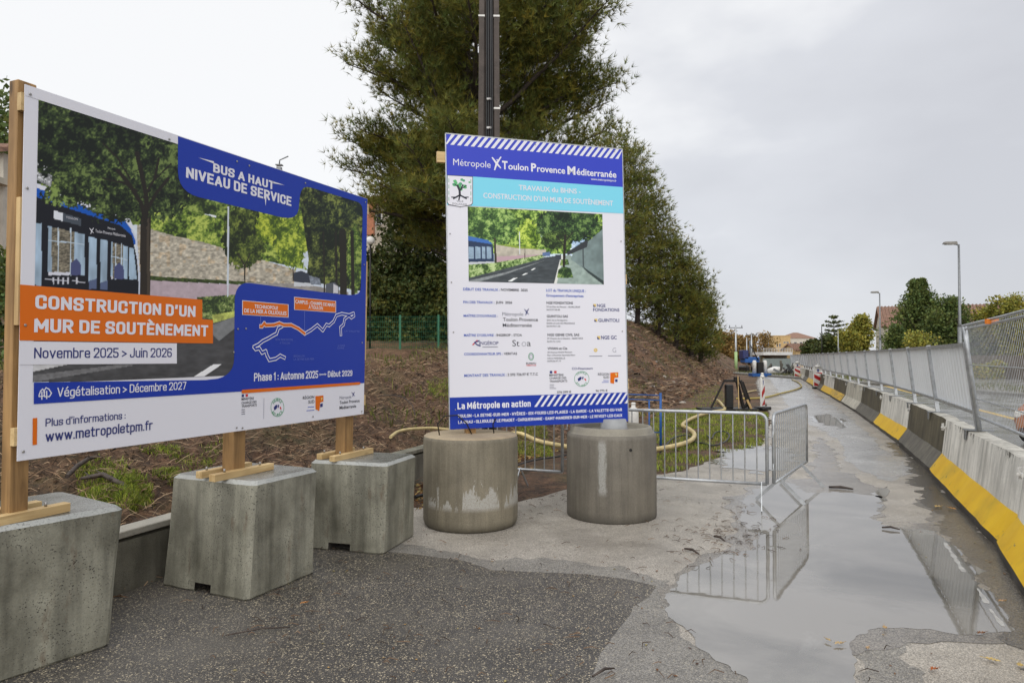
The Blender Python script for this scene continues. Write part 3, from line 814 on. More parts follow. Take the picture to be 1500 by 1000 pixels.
# right of the hoarding
for (pxx, Y, top, wpx, lab, mt, sh, sd, n, nm) in (
        (1347, 66, 404, 140, 'tall green conical evergreen beside the cream gabled house', 'leaf_g', 'cone', 51, 16000, 'evergreen_tree'),
        (1394, 62, 438, 74, 'rounded green tree behind the nearest street lamp', 'leaf_g', 'round', 52, 10000, 'tree'),
        (1314, 60, 476, 36, 'low dark green tree in front of the cream gabled house', 'leaf_g', 'round', 53, 6000, 'tree'),
        (1345, 56, 492, 60, 'yellowing bush above the hoarding, below the tall evergreen', 'leaf_y', 'round', 54, 3500, 'bush'),
        (1482, 58, 436, 70, 'yellow green autumn tree at the right edge above the mesh fence', 'leaf_y', 'round', 55, 9000, 'tree'),
        (1445, 60, 452, 50, 'smaller yellowing tree left of the one at the right edge', 'leaf_y', 'round', 56, 7000, 'tree'),
        (1540, 52, 425, 80, 'autumn tree just outside the right edge', 'leaf_y', 'round', 57, 5000, 'tree'),
        (1262, 93, 463, 40, 'golden brown tree left of the cream gabled house', 'leaf_y', 'round', 58, 6000, 'tree'),
        (1243, 88, 486, 36, 'bright yellow green bushy tree left of the golden brown one', 'leaf_y', 'round', 59, 5000, 'tree'),
        (1213, 92, 494, 40, 'dark green tree in front of the sparse conifer', 'ivy', 'round', 60, 5000, 'tree'),
        (1190, 96, 499, 30, 'small dark green tree beside the yellow building', 'ivy', 'round', 61, 4000, 'tree')):
    b = at(pxx, 520, Y); zt = at(pxx, top, Y).z
    leafy(nm, lab, (b.x, Y, 0), zt, wpx * Y / 2000.0, M[mt], sd, n=n, size=.0042 * Y, low=.12, shape=sh, lobes=40 if sh == 'cone' else 30)
hedge('roadside_hedge', 'dark green hedge standing behind the brown wall', 39.5, 52, 60, 0, 4.0, 1.5, 12000, M['ivy'], 71, .3)
for (pxx, Y, top, wpx, lab, sd) in (
        (1060, 110, 488, 42, 'rust orange autumn tree at the foot of the earth bank', 62),
        (1082, 118, 494, 34, 'second orange autumn tree, left of the electricity pole', 63),
        (1098, 125, 492, 26, 'brownish orange tree behind the blue machinery', 64)):
    b = at(pxx, 520, Y); zt = at(pxx, top, Y).z
    leafy('autumn_tree', lab, (b.x, Y, 0), zt, wpx * Y / 2000.0, M['leaf_o'], sd, n=6000, size=.42, low=.08)
b = at(1121, 520, 120)
leafy('autumn_tree', 'half bare orange tree left of the yellow building', (b.x, 120, 0), at(0, 489, 120).z, 2.4, M['leaf_o'], 66, n=1600, size=.38, low=.2)

# sparse dark conifer with layered branches
b = at(1222, 520, 95); t = thing('conifer_tree', 'sparse dark conifer with flat layered branches on the skyline', 'tree', (b.x, 95, 0))
mb = MB(); ht = at(0, 463, 95).z
mb.tube([(b.x, 95, -.2), (b.x, 95, ht)], [.14, .04], 6); mb.build('trunk', M['bark'], t)
mb = MB(); rnd = random.Random(4)
P_ = []
for z_, r_ in ((ht * .95, .5), (ht * .86, 1.1), (ht * .79, 1.6), (ht * .70, 1.3), (ht * .64, 1.9), (ht * .55, 1.6), (ht * .48, 2.0)):
    for k in range(6):
        a = k * 1.05 + z_; e_ = Vector((b.x + math.cos(a) * r_, 95 + math.sin(a) * r_, z_ + .35))
        mb.tube([(b.x, 95, z_), (Vector((b.x, 95, z_)) + e_) / 2 - Vector((0, 0, .12)), e_], [.05, .035, .02], 4)
        for q in range(26):
            p = Vector((b.x, 95, z_)).lerp(e_, rnd.uniform(.25, 1)); P_.append((p.x + rnd.gauss(0, .12), p.y + rnd.gauss(0, .12), p.z + rnd.gauss(0, .07)))
mb.build('branches', M['bark'], t)
V, F = leaves(np.array(P_), .28, RS); np_mesh('crown', V, F, M['ivy'], tint=tint_rand(len(P_), 4, RS), parent=t)

# ------------------------------------------------------------------ grass and litter on the bank
def scatter(regions, n, seed):          # regions: list of pixel polygons on the ground -> random points
    out = []; rs = random.Random(seed)
    tot = []
    for reg, wgt in regions:
        P = [hit(*p) for p in reg]
        tot.append((P, wgt))
    for P, wgt in tot:
        x0, x1 = min(p.x for p in P), max(p.x for p in P); y0, y1 = min(p.y for p in P), max(p.y for p in P)
        k = int(n * wgt); c = 0; tries = 0
        while c < k and tries < k * 12:
            tries += 1
            x, y = rs.uniform(x0, x1), rs.uniform(y0, y1)
            ins = False
            for i in range(len(P)):
                a, b_ = P[i], P[i - 1]
                if (a.y > y) != (b_.y > y) and x < (b_.x - a.x) * (y - a.y) / (b_.y - a.y) + a.x: ins = not ins
            if not ins: continue
            if mnoise.noise(Vector((x * 1.6, y * 1.6, seed))) < -.02 + rs.uniform(-.3, .3): continue
            out.append((x, y, max(-.02, terr(x, y)))); c += 1
    return np.array(out)
def blades(P, h, rs, cols):
    n = len(P)
    a = rs.uniform(0, 2 * PI, n); b_ = rs.uniform(0, 2 * PI, n)
    hh = h * rs.uniform(.5, 1.5, n); w = h * .09
    side = np.stack([np.cos(a), np.sin(a), 0 * a], 1) * w
    lean = np.stack([np.cos(b_), np.sin(b_), 0 * a], 1) * (hh * rs.uniform(.1, .9, n))[:, None]
    upv = np.stack([0 * a, 0 * a, hh], 1)
    V = np.stack([P - side, P + side, P + lean * .35 + upv * .6 + side * .7, P + lean + upv * .95, P + lean * .35 + upv * .6 - side * .7], 1).reshape(-1, 3)
    i = np.arange(n)[:, None] * 5
    F = np.concatenate([i + np.array([[0, 1, 2]]), i + np.array([[0, 2, 4]]), i + np.array([[4, 2, 3]])], 0)
    c = np.array(cols)[rs.randint(0, len(cols), n)] * rs.uniform(.6, 1.4, (n, 1))
    return V, F, np.repeat(c, 5, 0)
GC = [(0.25, 0.32, 0.045), (0.17, 0.22, 0.035), (0.40, 0.43, 0.07), (0.12, 0.15, 0.035), (0.36, 0.31, 0.12)]
rs = np.random.RandomState(3)
Pn = scatter([([(185, 702), (262, 688), (262, 780), (200, 790), (188, 745)], .32), ([(120, 735), (190, 700), (205, 770), (150, 790)], .08), ([(110, 690), (262, 655), (262, 725), (120, 745)], .10),
              ([(240, 660), (330, 640), (300, 700), (250, 710)], .03)], 26000, 1)
V, F, C_ = blades(Pn, .055, rs, GC)
tag(np_mesh('grass', V, F, M['grass'], tint=C_), 'green grass tufts between the near concrete blocks', 'grass', kind='stuff')
Pn = scatter([([(935, 600), (1050, 596), (1126, 604), (1122, 650), (1058, 666), (1000, 688), (935, 694)], .62), ([(625, 560), (660, 555), (660, 590), (630, 585)], .05),
              ([(755, 620), (800, 625), (812, 668), (760, 670)], .12), ([(1000, 575), (1050, 560), (1070, 590), (1020, 598)], .05)], 30000, 2)
V, F, C_ = blades(Pn, .06, rs, GC)
tag(np_mesh('grass', V, F, M['grass'], tint=C_), 'short green grass at the foot of the bank behind the crowd barriers', 'grass', kind='stuff')
# weeds on the crest
Pn = []
rr = random.Random(8)
for i in range(16000):
    Y = rr.uniform(10, 75); o = rr.uniform(1.5, 9.5); x = toe_x(Y) - o
    if mnoise.noise(Vector((x * .5, Y * .5, 9))) < .02: continue
    Pn.append((x, Y, terr(x, Y)))
V, F, C_ = blades(np.array(Pn), .15, rs, [(0.13, 0.13, 0.04), (0.20, 0.18, 0.06), (0.10, 0.12, 0.03)])
tag(np_mesh('weeds', V, F, M['grass'], tint=C_), 'dry olive weeds scattered over the upper bank', 'weeds', kind='stuff')

# twigs, roots and dead leaves in the churned soil
def twigs(P, L, r, rs, cols, updown=.35):
    n = len(P)
    az = rs.uniform(0, 2 * PI, n); el = rs.uniform(-.1, updown, n)
    d = np.stack([np.cos(az) * np.cos(el), np.sin(az) * np.cos(el), np.sin(el)], 1)
    ll = (L * rs.uniform(.4, 1.6, n))[:, None]
    k = np.stack([-np.sin(az), np.cos(az), 0 * az], 1) * ll * rs.uniform(-.25, .25, (n, 1))
    A = P; Bm = P + d * ll * .5 + k + np.array([[0, 0, .01]]); C = P + d * ll
    s1 = np.stack([-np.sin(az), np.cos(az), 0 * az], 1) * r
    u = np.array([[0, 0, 1]]) * r * 1.2
    V = np.stack([A - s1, A + s1, A + u * 1.2, Bm - s1, Bm + s1, Bm + u * 1.2, C - s1 * .4, C + s1 * .4, C + u * .4], 1).reshape(-1, 3)
    i = np.arange(n)[:, None] * 9
    F = []
    for a, b_ in ((0, 3), (3, 6)):
        for p, q in ((0, 1), (1, 2), (2, 0)):
            F.append(i + np.array([[a + p, a + q, b_ + q, b_ + p]]))
    F = np.concatenate(F, 0)
    c = np.array(cols)[rs.randint(0, len(cols), n)] * rs.uniform(.6, 1.3, (n, 1))
    return V, F, np.repeat(c, 9, 0)
TC = [(0.09, 0.055, 0.035), (0.16, 0.10, 0.06), (0.05, 0.032, 0.022), (0.26, 0.16, 0.095), (0.42, 0.30, 0.19)]
Pt = []
rr = random.Random(18)
for i in range(42000):
    Y = 3.2 + 20 * rr.random() ** 1.5; o = rr.uniform(.1, 8.0); x = toe_x(Y) - o
    if x < -.80 * Y - .5: continue
    Pt.append((x, Y, terr(x, Y) + .004))
V, F, C_ = twigs(np.array(Pt), .15, .0042, rs, TC, .6)
tag(np_mesh('twigs', V, F, M['litter'], tint=C_), 'tangle of small roots and twigs in the churned soil', 'twigs', kind='stuff')
Pt = []
for i in range(5000):
    Y = rr.uniform(18, 60); o = rr.uniform(.1, 7.5); x = toe_x(Y) - o
    Pt.append((x, Y, terr(x, Y) + .01))
V, F, C_ = twigs(np.array(Pt), .35, .014, rs, TC)
tag(np_mesh('twigs', V, F, M['litter'], tint=C_), 'twigs and roots strewn down the far slope', 'twigs', kind='stuff')
def clods(P, size, rs, cols):
    n = len(P)
    base = np.array([[1, 0, 0], [-.5, .87, 0], [-.5, -.87, 0], [.2, .1, .8], [0, 0, -.5]])
    s = size * (.3 + 1.9 * rs.uniform(0, 1, (n, 1, 1)) ** 4)
    J = base[None] + rs.uniform(-.35, .35, (n, 5, 3))
    a = rs.uniform(0, 2 * PI, n); c, s_ = np.cos(a), np.sin(a)
    X = J[:, :, 0] * c[:, None] - J[:, :, 1] * s_[:, None]; Y_ = J[:, :, 0] * s_[:, None] + J[:, :, 1] * c[:, None]
    J = np.stack([X, Y_, J[:, :, 2] * .75], 2)
    V = (P[:, None, :] + J * s).reshape(-1, 3)
    i = np.arange(n)[:, None] * 5
    F = np.concatenate([i + np.array([q]) for q in ((0, 1, 3), (1, 2, 3), (2, 0, 3), (1, 0, 4), (2, 1, 4), (0, 2, 4))], 0)
    cc = np.array(cols)[rs.randint(0, len(cols), n)] * rs.uniform(.6, 1.3, (n, 1))
    return V, F, np.repeat(cc, 5, 0)
Pt = []
for i in range(11000):
    Y = 3.2 + 15 * rr.random() ** 1.3; o = rr.uniform(.02, 7.5); x = toe_x(Y) - o
    if x < -.80 * Y - .5: continue
    Pt.append((x, Y, terr(x, Y)))
V, F, C_ = clods(np.array(Pt), .024, rs, [(0.07, 0.04, 0.025), (0.13, 0.08, 0.045), (0.20, 0.13, 0.08), (0.035, 0.022, 0.015)])
tag(np_mesh('clods', V, F, M['litter'], tint=C_), 'crumbled soil clods behind the concrete blocks', 'clods', kind='stuff')
Pt = []
for i in range(6500):
    Y = rr.uniform(15, 70); o = 7.2 * rr.random() ** 1.3 + .02; x = toe_x(Y) - o
    Pt.append((x, Y, terr(x, Y)))
V, F, C_ = clods(np.array(Pt), .085, rs, [(0.17, 0.092, 0.052), (0.24, 0.135, 0.08), (0.10, 0.057, 0.035), (0.05, 0.032, 0.022), (0.30, 0.22, 0.16)])
tag(np_mesh('clods', V, F, M['litter'], tint=C_), 'reddish clods and lumps on the far slope', 'clods', kind='stuff')
# dead leaves at the toe and on the asphalt
Pt = []
for i in range(4200):
    Y = rr.uniform(5.6, 12.5); x = toe_x(Y) + .35 - abs(rr.gauss(0, .5)) + (.5 if 7.6 < Y < 10.5 and rr.random() < .5 else 0)
    Pt.append((x, Y, max(.012, terr(x, Y) + .012)))
Pt = np.array(Pt); V, F = leaves(Pt, .06, rs)
V[:, 2] = np.maximum(V[:, 2] * .5 + np.repeat(Pt[:, 2], 4) * .5, .006)
LC = np.array([(0.30, 0.15, 0.05), (0.20, 0.09, 0.035), (0.45, 0.28, 0.10), (0.10, 0.05, 0.03), (0.36, 0.30, 0.12)])
c = LC[rs.randint(0, 5, len(Pt))] * rs.uniform(.6, 1.2, (len(Pt), 1))
tag(np_mesh('leaf_litter', V, F, M['litter'], tint=np.repeat(c, 4, 0)), 'wet brown leaf litter at the foot of the bank', 'leaf litter', kind='stuff')
def in_puddle(x, y):
    ins = False
    for i in range(len(pud)):
        a, b_ = pud[i], pud[i - 1]
        if (a[1] > y) != (b_[1] > y) and x < (b_[0] - a[0]) * (y - a[1]) / (b_[1] - a[1]) + a[0]: ins = not ins
    return ins
Pt = []
for i in range(900):
    if rr.random() < .5:
        Y = rr.uniform(5.2, 30); x = bl_x(Y) - abs(rr.gauss(.05, .35)) - .02
    else:
        p = gnd(rr.uniform(300, 1480), rr.uniform(700, 1000)); x, Y = p.x, p.y
        if rr.random() < .55 or in_puddle(x, Y): continue
    Pt.append((x, Y, .006))
Pt = np.array(Pt); V, F = leaves(Pt, .028, rs); V[:, 2] = .0065 + np.abs(V[:, 2] - .006) * .12
c = LC[rs.randint(0, 5, len(Pt))] * rs.uniform(.6, 1.2, (len(Pt), 1))
tag(np_mesh('leaf_bits', V, F, M['litter'], tint=np.repeat(c, 4, 0)), 'small leaf scraps scattered over the asphalt', 'leaf litter', kind='stuff')
Pt = []
for i in range(330):
    p = gnd(rr.uniform(250, 1300), 700 + 300 * rr.random())
    if not in_puddle(p.x, p.y): Pt.append((p.x, p.y, .014))
for (cx, cy, sx, sy, k) in ((1060, 790, 45, 14, 90), (700, 735, 70, 10, 60), (1150, 645, 30, 8, 40), (1080, 765, 30, 16, 50), (790, 730, 60, 10, 50)):
    for i in range(k):
        p = gnd(rr.gauss(cx, sx), rr.gauss(cy, sy)); Pt.append((p.x, p.y, .006))
V, F, C_ = twigs(np.array(Pt), .07, .0028, rs, TC[:3], .06)
tag(np_mesh('twigs', V, F, M['litter'], tint=C_), 'thin dark twigs lying on the asphalt', 'twigs', kind='stuff')

# ------------------------------------------------------------------ concrete ballast blocks under the large billboard
def ballast(label, F_, yaw, wa, wb, h, notch_face='left', seed=0, lean=(0, 0)):
    """F_: ground corner nearest the camera; a runs away to the right, b away to the left."""
    a = Vector((math.cos(yaw), math.sin(yaw), 0)); b = Vector((-math.sin(yaw), math.cos(yaw), 0))
    t = thing('concrete_block', label, 'concrete block', (F_[0] + (a.x * wa + b.x * wb) / 2, F_[1] + (a.y * wa + b.y * wb) / 2, 0), yaw, 'square concrete blocks holding the billboard posts')
    # local frame: x along a, y along b, centred
    hx, hy = wa / 2, wb / 2; tp = .012; ch = .026
    lv = Vector((a.x * lean[0] + a.y * lean[1], b.x * lean[0] + b.y * lean[1], 0))
    rnd = random.Random(seed)
    mb = MB()
    N = 10
    def ring(z, inset, jit):
        P = []
        cr = .03
        for (sx, sy) in ((-1, -1), (1, -1), (1, 1), (-1, 1)):
            for (ux, uy) in (((cr, 0), (0, cr)) if sx * sy < 0 else ((0, cr), (cr, 0))):
                P.append((sx * (hx - inset - ux), sy * (hy - inset - uy), z))
        # subdivide
        Q = []
        for i in range(8):
            p, q = Vector(P[i]), Vector(P[(i + 1) % 8])
            k = N if i % 2 == 1 else 1
            for j in range(k):
                w = p.lerp(q, j / k); w.z += rnd.uniform(-jit, jit); w.x += rnd.uniform(-jit, jit) * .5; w.y += rnd.uniform(-jit, jit) * .5
                Q.append(w + lv * (z / h))
        return Q
    rings = [ring(.0, .012, .0), ring(.015, 0, .004), ring(.07, .001, .001), ring(.10, .002, .0), ring(h * .5, .01, .0), ring(h - ch, tp, .001), ring(h, tp + ch, .0012)]
    n = len(rings[0]); basei = 0
    V = [v for r in rings for v in r]
    faces = []; mats = []
    # notches (fork pockets) in the middle of two opposite faces: facing -x and +x
    nl = set()
    for i in range(n):
        v = rings[2][i]; w = rings[2][(i + 1) % n]
        m_ = (v + w) / 2
        if abs(abs(m_.x) - hx) < .01 and abs(m_.y - .03) < .085: nl.add(i)
    for r in range(len(rings) - 1):
        for i in range(n):
            if r < 2 and i in nl: continue
            j = (i + 1) % n
            faces.append((r * n + i, r * n + j, (r + 1) * n + j, (r + 1) * n + i)); mats.append(1 if r == len(rings) - 2 else 0)
    faces.append(tuple((len(rings) - 1) * n + i for i in range(n))); mats.append(2)
    b0 = len(mb.v); mb.v += [tuple(v) for v in V]; mb.f += [list(f) for f in faces]; mb.m += mats; mb.sm += [False] * len(faces)
    # pocket interior
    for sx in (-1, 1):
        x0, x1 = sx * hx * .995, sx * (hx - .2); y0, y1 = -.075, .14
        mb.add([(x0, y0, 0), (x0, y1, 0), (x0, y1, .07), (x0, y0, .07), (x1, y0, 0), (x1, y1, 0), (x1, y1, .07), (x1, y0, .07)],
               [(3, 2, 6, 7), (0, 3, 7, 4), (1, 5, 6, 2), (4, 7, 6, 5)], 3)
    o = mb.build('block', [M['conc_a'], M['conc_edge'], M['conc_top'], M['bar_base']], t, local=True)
    return t
F1 = gnd(163, 945); d1 = math.atan2(.83, .56)
F1c = (F1.x - .82 * math.cos(d1), F1.y - .82 * math.sin(d1))
ballast('nearest square concrete block, cut by the left picture edge, under the left timber post', F1c, d1, .82, .82, .82, seed=1, lean=(.085, .01))
F2 = gnd(359, 879)
ballast('middle square concrete block with a rusty stain and a fork notch, alone on the asphalt', (-1.839, 4.767), math.radians(65.7), .705, .849, .82, seed=2, lean=(.041, .019))
F3 = gnd(560, 811)
ballast('farthest square concrete block, next to the first round concrete drum', (-1.108, 5.888), math.radians(74), .662, .773, .78, seed=3, lean=(.039, -.02))

# low retaining wall behind the blocks
W0, W1 = Vector((-3.25, 3.9, 0)), Vector((-1.12, 9.7, 0))
wd = (W1 - W0).normalized(); wn_ = Vector((-wd.y, wd.x, 0))
t = thing('low_wall', 'low concrete wall with pale cap holding back the soil behind the blocks', 'wall', tuple((W0 + W1) / 2))
def seg(s0, s1, h, cap=True):
    a, b = W0 + wd * s0, W0 + wd * s1
    c = (a + b) / 2
    m1 = MB(); m1.box((c.x, c.y, (h - .05) / 2 - .06), ((b - a).length, .14, h + .07), (wd, wn_, Vector((0, 0, 1)))); m1.build('wall_section', M['conc_wall'], t)
    m2 = MB(); m2.box((c.x + wn_.x * .01, c.y + wn_.y * .01, h), ((b - a).length - .006, .17, .05), (wd, wn_, Vector((0, 0, 1))), bev=.006); m2.build('cap', M['conc_kerb'] if cap else M['conc_a'], t)
seg(-1.5, .62, .72, False); seg(.625, 2.6, .42); seg(2.605, 4.3, .42); seg(4.305, 6.2, .44, False)

# ------------------------------------------------------------------ concrete drums
def drum(label, cx, cy, r, prof, mats, rot=0):
    t = thing('concrete_drum', label, 'concrete drum', (cx, cy, 0), rot, 'round concrete drums under the information board')
    mb = MB(); mb.lathe((cx, cy, 0), prof, 64)
    mb.build('drum', mats, t)
    return t
D1, D2 = Vector((-.425, 7.05, 0)), Vector((1.075, 7.42, 0))
t1 = drum('left round concrete drum with pale dried patches and a sandy mortar top', D1.x, D1.y, .485,
     [(.455, 0, 0), (.472, .02, 0), (.483, .06, 0), (.485, .3, 0), (.484, .86, 0), (.478, .893, 1), (.462, .905, 1), (.40, .912, 1), (.15, .918, 1)], [M['drum1'], M['mortar']])
t2 = drum('right round concrete drum with a bleached vertical streak and a stepped rim', D2.x, D2.y, .48,
     [(.475, 0, 0), (.480, .015, 0), (.480, .84, 0), (.476, .875, 0), (.455, .885, 1), (.445, .90, 1), (.432, .945, 1), (.418, .955, 1), (.395, .955, 1), (.38, .93, 1), (.375, .90, 1)], [M['drum2'], M['drum2rim']])
mb = MB(); h_ = D2 + Vector((.13, -.463, .75))
mb.tube([h_ + Vector((0, .02, 0)), h_ + Vector((0, -.004, 0))], .016, 10); mb.build('lifting_hole', M['black_iron'], t2)

# ------------------------------------------------------------------ concrete traffic barriers
BJ = [-1.9, 2.3, 6.07, 9.94, 13.35, 17.0, 21.0, 25.0, 29.4, 33.6, 37.6, 41.6, 45.6, 49.6, 53.6, 57.6, 61.6, 65.6]
kinds = ['w', 'w', 'w', 'd', 'w', 'd', 'b', 'y', 'w', 'd', 'w', 'w', 'd', 'b', 'w', 'd', 'w', 'b']
klab = {'w': 'whitewashed yellow footed concrete barrier', 'd': 'dark damp bare concrete barrier', 'b': 'pale unpainted concrete barrier streaked with grime', 'y': 'dark concrete barrier with a dirty yellow foot'}
where = ['lying behind the camera side, out of view', 'nearest one, cut by the right picture edge', 'ending at the cracked joint near the right edge', 'third from the right edge, under the last hoarding panels', 'with black and yellow scabs on top', 'fifth from the right edge', 'between two dark ones', 'beyond the pale streaked one', 'beside the striped marker board',
         'ninth along the path', 'tenth along the path', 'eleventh along the path', 'just before the far marker board', 'beyond the far marker board', 'near the far debris', 'beside the far debris', 'second to last of the row', 'last of the row']
PROF = [(0.0, 0.0), (0.0, .075), (.155, .31), (.215, .80), (.395, .80), (.455, .31), (.61, .075), (.61, 0.0)]
for i in range(len(BJ) - 1):
    y0, y1 = BJ[i] + .012, BJ[i + 1] - .012
    k = kinds[i]
    jr = random.Random(i + 50)
    A, B = Vector((bl_x(y0) + jr.uniform(-.022, .022), y0, 0)), Vector((bl_x(y1) + jr.uniform(-.022, .022), y1, 0))
    d = (B - A).normalized(); rgt = Vector((d.y, -d.x, 0)); up = Vector((0, 0, 1))
    rnd = random.Random(i)
    L = (B - A).length; n = 14
    mb = MB(); b0 = 0
    for s in range(n + 1):
        f = s / n
        for q, (o, z) in enumerate(PROF):
            e_ = .014 if s in (0, n) else 0
            oo = o + (e_ if q < 4 else -e_) + rnd.uniform(-.003, .003)
            zz = z - (e_ if z > .7 else 0) + (rnd.uniform(-.006, .006) if z > .05 else 0)
            p = A + d * (L * f) + rgt * oo + up * zz
            mb.v.append(tuple(p))
    m_slope = {'w': 1, 'd': 3, 'b': 0, 'y': 2}[k]
    npf = len(PROF)
    for s in range(n):
        for q in range(npf - 1):
            mb.f.append([s * npf + q, s * npf + q + 1, (s + 1) * npf + q + 1, (s + 1) * npf + q]); mb.sm.append(False)
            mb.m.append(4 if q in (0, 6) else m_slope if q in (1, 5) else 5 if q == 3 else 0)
    mb.f.append(list(range(npf))[::-1]); mb.m.append(3); mb.sm.append(False)
    mb.f.append([n * npf + q for q in range(npf)]); mb.m.append(3); mb.sm.append(False)
    main = {'w': M['bar_white'], 'd': M['bar_dark'], 'b': M['bar_bare'], 'y': M['bar_dark']}[k]
    t = thing('concrete_barrier', klab[k] + ', ' + where[i], 'barrier', tuple((A + B) / 2), math.atan2(d.y, d.x), 'concrete traffic barriers in a row')
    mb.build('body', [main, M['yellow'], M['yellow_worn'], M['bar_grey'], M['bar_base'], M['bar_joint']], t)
    # little metal connector at the joint
    if y1 < 40:
        c = B - d * .16 + rgt * .172 + up * .70
        m2 = MB(); m2.bar(c - d * .09, c + d * .09, .012, .03); m2.bar(c - up * .05 + d * .05, c + up * .05 + d * .05, .012, .03); m2.bar(c - rgt * .03, c + rgt * .03, .02, .02)
        m2.build('connector', M['white_plastic'], t)

# ------------------------------------------------------------------ hoarding standing on the barriers
POSTY = [8.4, 11.1, 13.25, 15.55, 17.75, 20.1]
while POSTY[-1] < 74: POSTY.append(POSTY[-1] + 2.35)
LEAN = math.radians(6.5)
def fpt(Y, z):
    d = bl_dir(Y); rgt = Vector((d.y, -d.x, 0))
    return Vector((bl_x(Y), Y, 0)) + rgt * (.31 - (z - .8) * math.tan(LEAN) ) + Vector((0, 0, z))
ctr = fpt(35, .8)
t = thing('hoarding', 'long run of pale grey corrugated hoarding panels on steel posts along the barriers', 'hoarding', tuple(ctr))
m_sheet = NM('hoarding_sheet')
nn_ = m_sheet.noise(1.3, 5, .6, m_sheet.geo())
M['sheet'] = m_sheet.set(color=m_sheet.ramp(nn_, [(.3, (.76, .79, .82)), (.7, (.84, .87, .90))]), rough=.42, spec=.5)
for i, Y in enumerate(POSTY):
    zt = 1.95 if Y > 9 else 2.04
    m1 = MB(); m1.bar(fpt(Y, .80), fpt(Y, 1.88), .055, .055, up=bl_dir(Y)); m1.build('post', M['galv'], t)
    if Y < 45:
        d = bl_dir(Y); rgt = Vector((d.y, -d.x, 0)); c = fpt(Y, .812)
        m1 = MB(); m1.box(c, (.16, .30, .01), (d, rgt, Vector((0, 0, 1)))); m1.box(c - rgt * .135 - Vector((0, 0, .06)), (.10, .012, .12), (d, rgt, Vector((0, 0, 1)))); m1.build('foot_plate', M['galv_dark'], t)
    if i == len(POSTY) - 1: break
    Y2 = POSTY[i + 1]
    for zz, w in ((1.845, .045), (1.02, .04)):
        m1 = MB(); m1.bar(fpt(Y, zz), fpt(Y2, zz), w, w); m1.build('rail', M['galv'], t)
    a0, b0 = fpt(Y, 1.04), fpt(Y2, 1.04); a1, b1 = fpt(Y, 1.82), fpt(Y2, 1.82)
    d = (b0 - a0); nrm = Vector((d.y, -d.x, 0)).normalized()
    nr = int(d.length / (.21 if Y < 30 else .5)) ; m1 = MB(); V = []
    for k in range(nr):
        for (ff, off) in ((0, 0), (.35, 0), (.5, .012), (.85, .012)):
            f = (k + ff) / nr
            for (p, q) in ((a0, b0), (a1, b1)):
                V.append(p.lerp(q, f) + nrm * (.03 - off))
    f = 1.0
    V += [a0.lerp(b0, 1) + nrm * .03, a1.lerp(b1, 1) + nrm * .03]
    m1.add(V, [(2 * j, 2 * j + 1, 2 * j + 3, 2 * j + 2) for j in range(len(V) // 2 - 1)])
    m1.build('panel', M['sheet'], t)

# open mesh fence at the near end
t = thing('mesh_fence', 'open steel mesh fence panel on the barrier at the right edge, beyond the hoarding', 'fence', tuple(fpt(6.6, .8)))
def mf(Y, z): return fpt(Y, z)
Ya, Yb = 8.28, 4.6
m1 = MB(); m1.tube([mf(8.33, .81), mf(8.33, 1.75), mf(8.28, 2.06)], .028, 8); m1.build('post', M['galv'], t)
m1 = MB(); m1.tube([mf(Yb, .95), mf(Yb, 2.07)], .022, 8); m1.build('post', M['galv'], t)
for zz, r in ((2.03, .014), (2.075, .014), (1.60, .006), (1.20, .006), (.985, .016)):
    m1 = MB(); m1.tube([mf(Ya + (.12 if zz > 2 else 0), zz), mf((Ya + Yb) / 2, zz), mf(Yb, zz)], r, 6); m1.build('rail', M['galv'], t)
wm = None
nw = 62
for k in range(nw):
    Y = Ya + (Yb - Ya) * (k + .5) / nw
    m1 = MB(); p, q = mf(Y, .99), mf(Y, 2.07)
    m1.tube([p, p.lerp(q, .52) + Vector((.004, 0, 0)), q], .0026, 4, cap=False); m1.build('wire', M['galv'], t)
c = mf(6.9, 2.05); m1 = MB(); m1.box(c, (.12, .03, .05)); m1.build('tape', flat('orange_tape', (.75, .22, .03)), t)

# ------------------------------------------------------------------ galvanised crowd barriers
def crowd(label, p0, p1, h=1.06, nb=18, feet=(.14, .86)):
    p0, p1 = Vector(p0), Vector(p1); d = (p1 - p0); L = d.length; yaw = math.atan2(d.y, d.x)
    t = thing('crowd_barrier', label, 'crowd barrier', tuple(p0), yaw, 'galvanised crowd barriers')
    r = .09; fr = []
    zb = .27
    for k in range(5): a = PI + PI / 2 * 0 ; 
    pts = [(0.02, 0, zb)]
    pts += [(0.02, 0, h - r)] + [(0.02 + r - r * math.cos(PI / 2 * k / 4), 0, h - r + r * math.sin(PI / 2 * k / 4)) for k in range(1, 5)]
    pts += [(L - .02 - r + r * math.sin(PI / 2 * k / 4), 0, h - r + r * math.cos(PI / 2 * k / 4)) for k in range(0, 5)] + [(L - .02, 0, zb)]
    m1 = MB(); m1.tube(pts, .0195, 10); m1.build('frame', M['galv'], t, local=True)
    m1 = MB(); m1.tube([(0.02, 0, zb), (L - .02, 0, zb)], .0175, 10); m1.build('bottom_rail', M['galv'], t, local=True)
    bm_ = MB(); bm_.tube([(0, 0, zb), (0, 0, h)], .0078, 7, cap=False); me = bm_.mesh('bar', M['galv'])
    for k in range(nb):
        share('bar', me, t, (L * (k + 1) / (nb + 1), 0, 0))
    fm = MB(); fm.bar((0, 0, zb + .01), (0, -.27, .012), .035, .010, up=(1, 0, 0)); fm.bar((0, 0, zb + .01), (0, .27, .012), .035, .010, up=(1, 0, 0))
    fme = fm.mesh('foot', M['galv'])
    for f in feet: share('foot', fme, t, (L * f, 0, 0))
    hm = MB()
    for z in (.45, .82): hm.tube([(L + .0, 0, z - .02), (L + .045, 0, z - .02), (L + .045, 0, z + .05)], .007, 6)
    hm.build('hook', M['galv'], t, local=True)
    return t
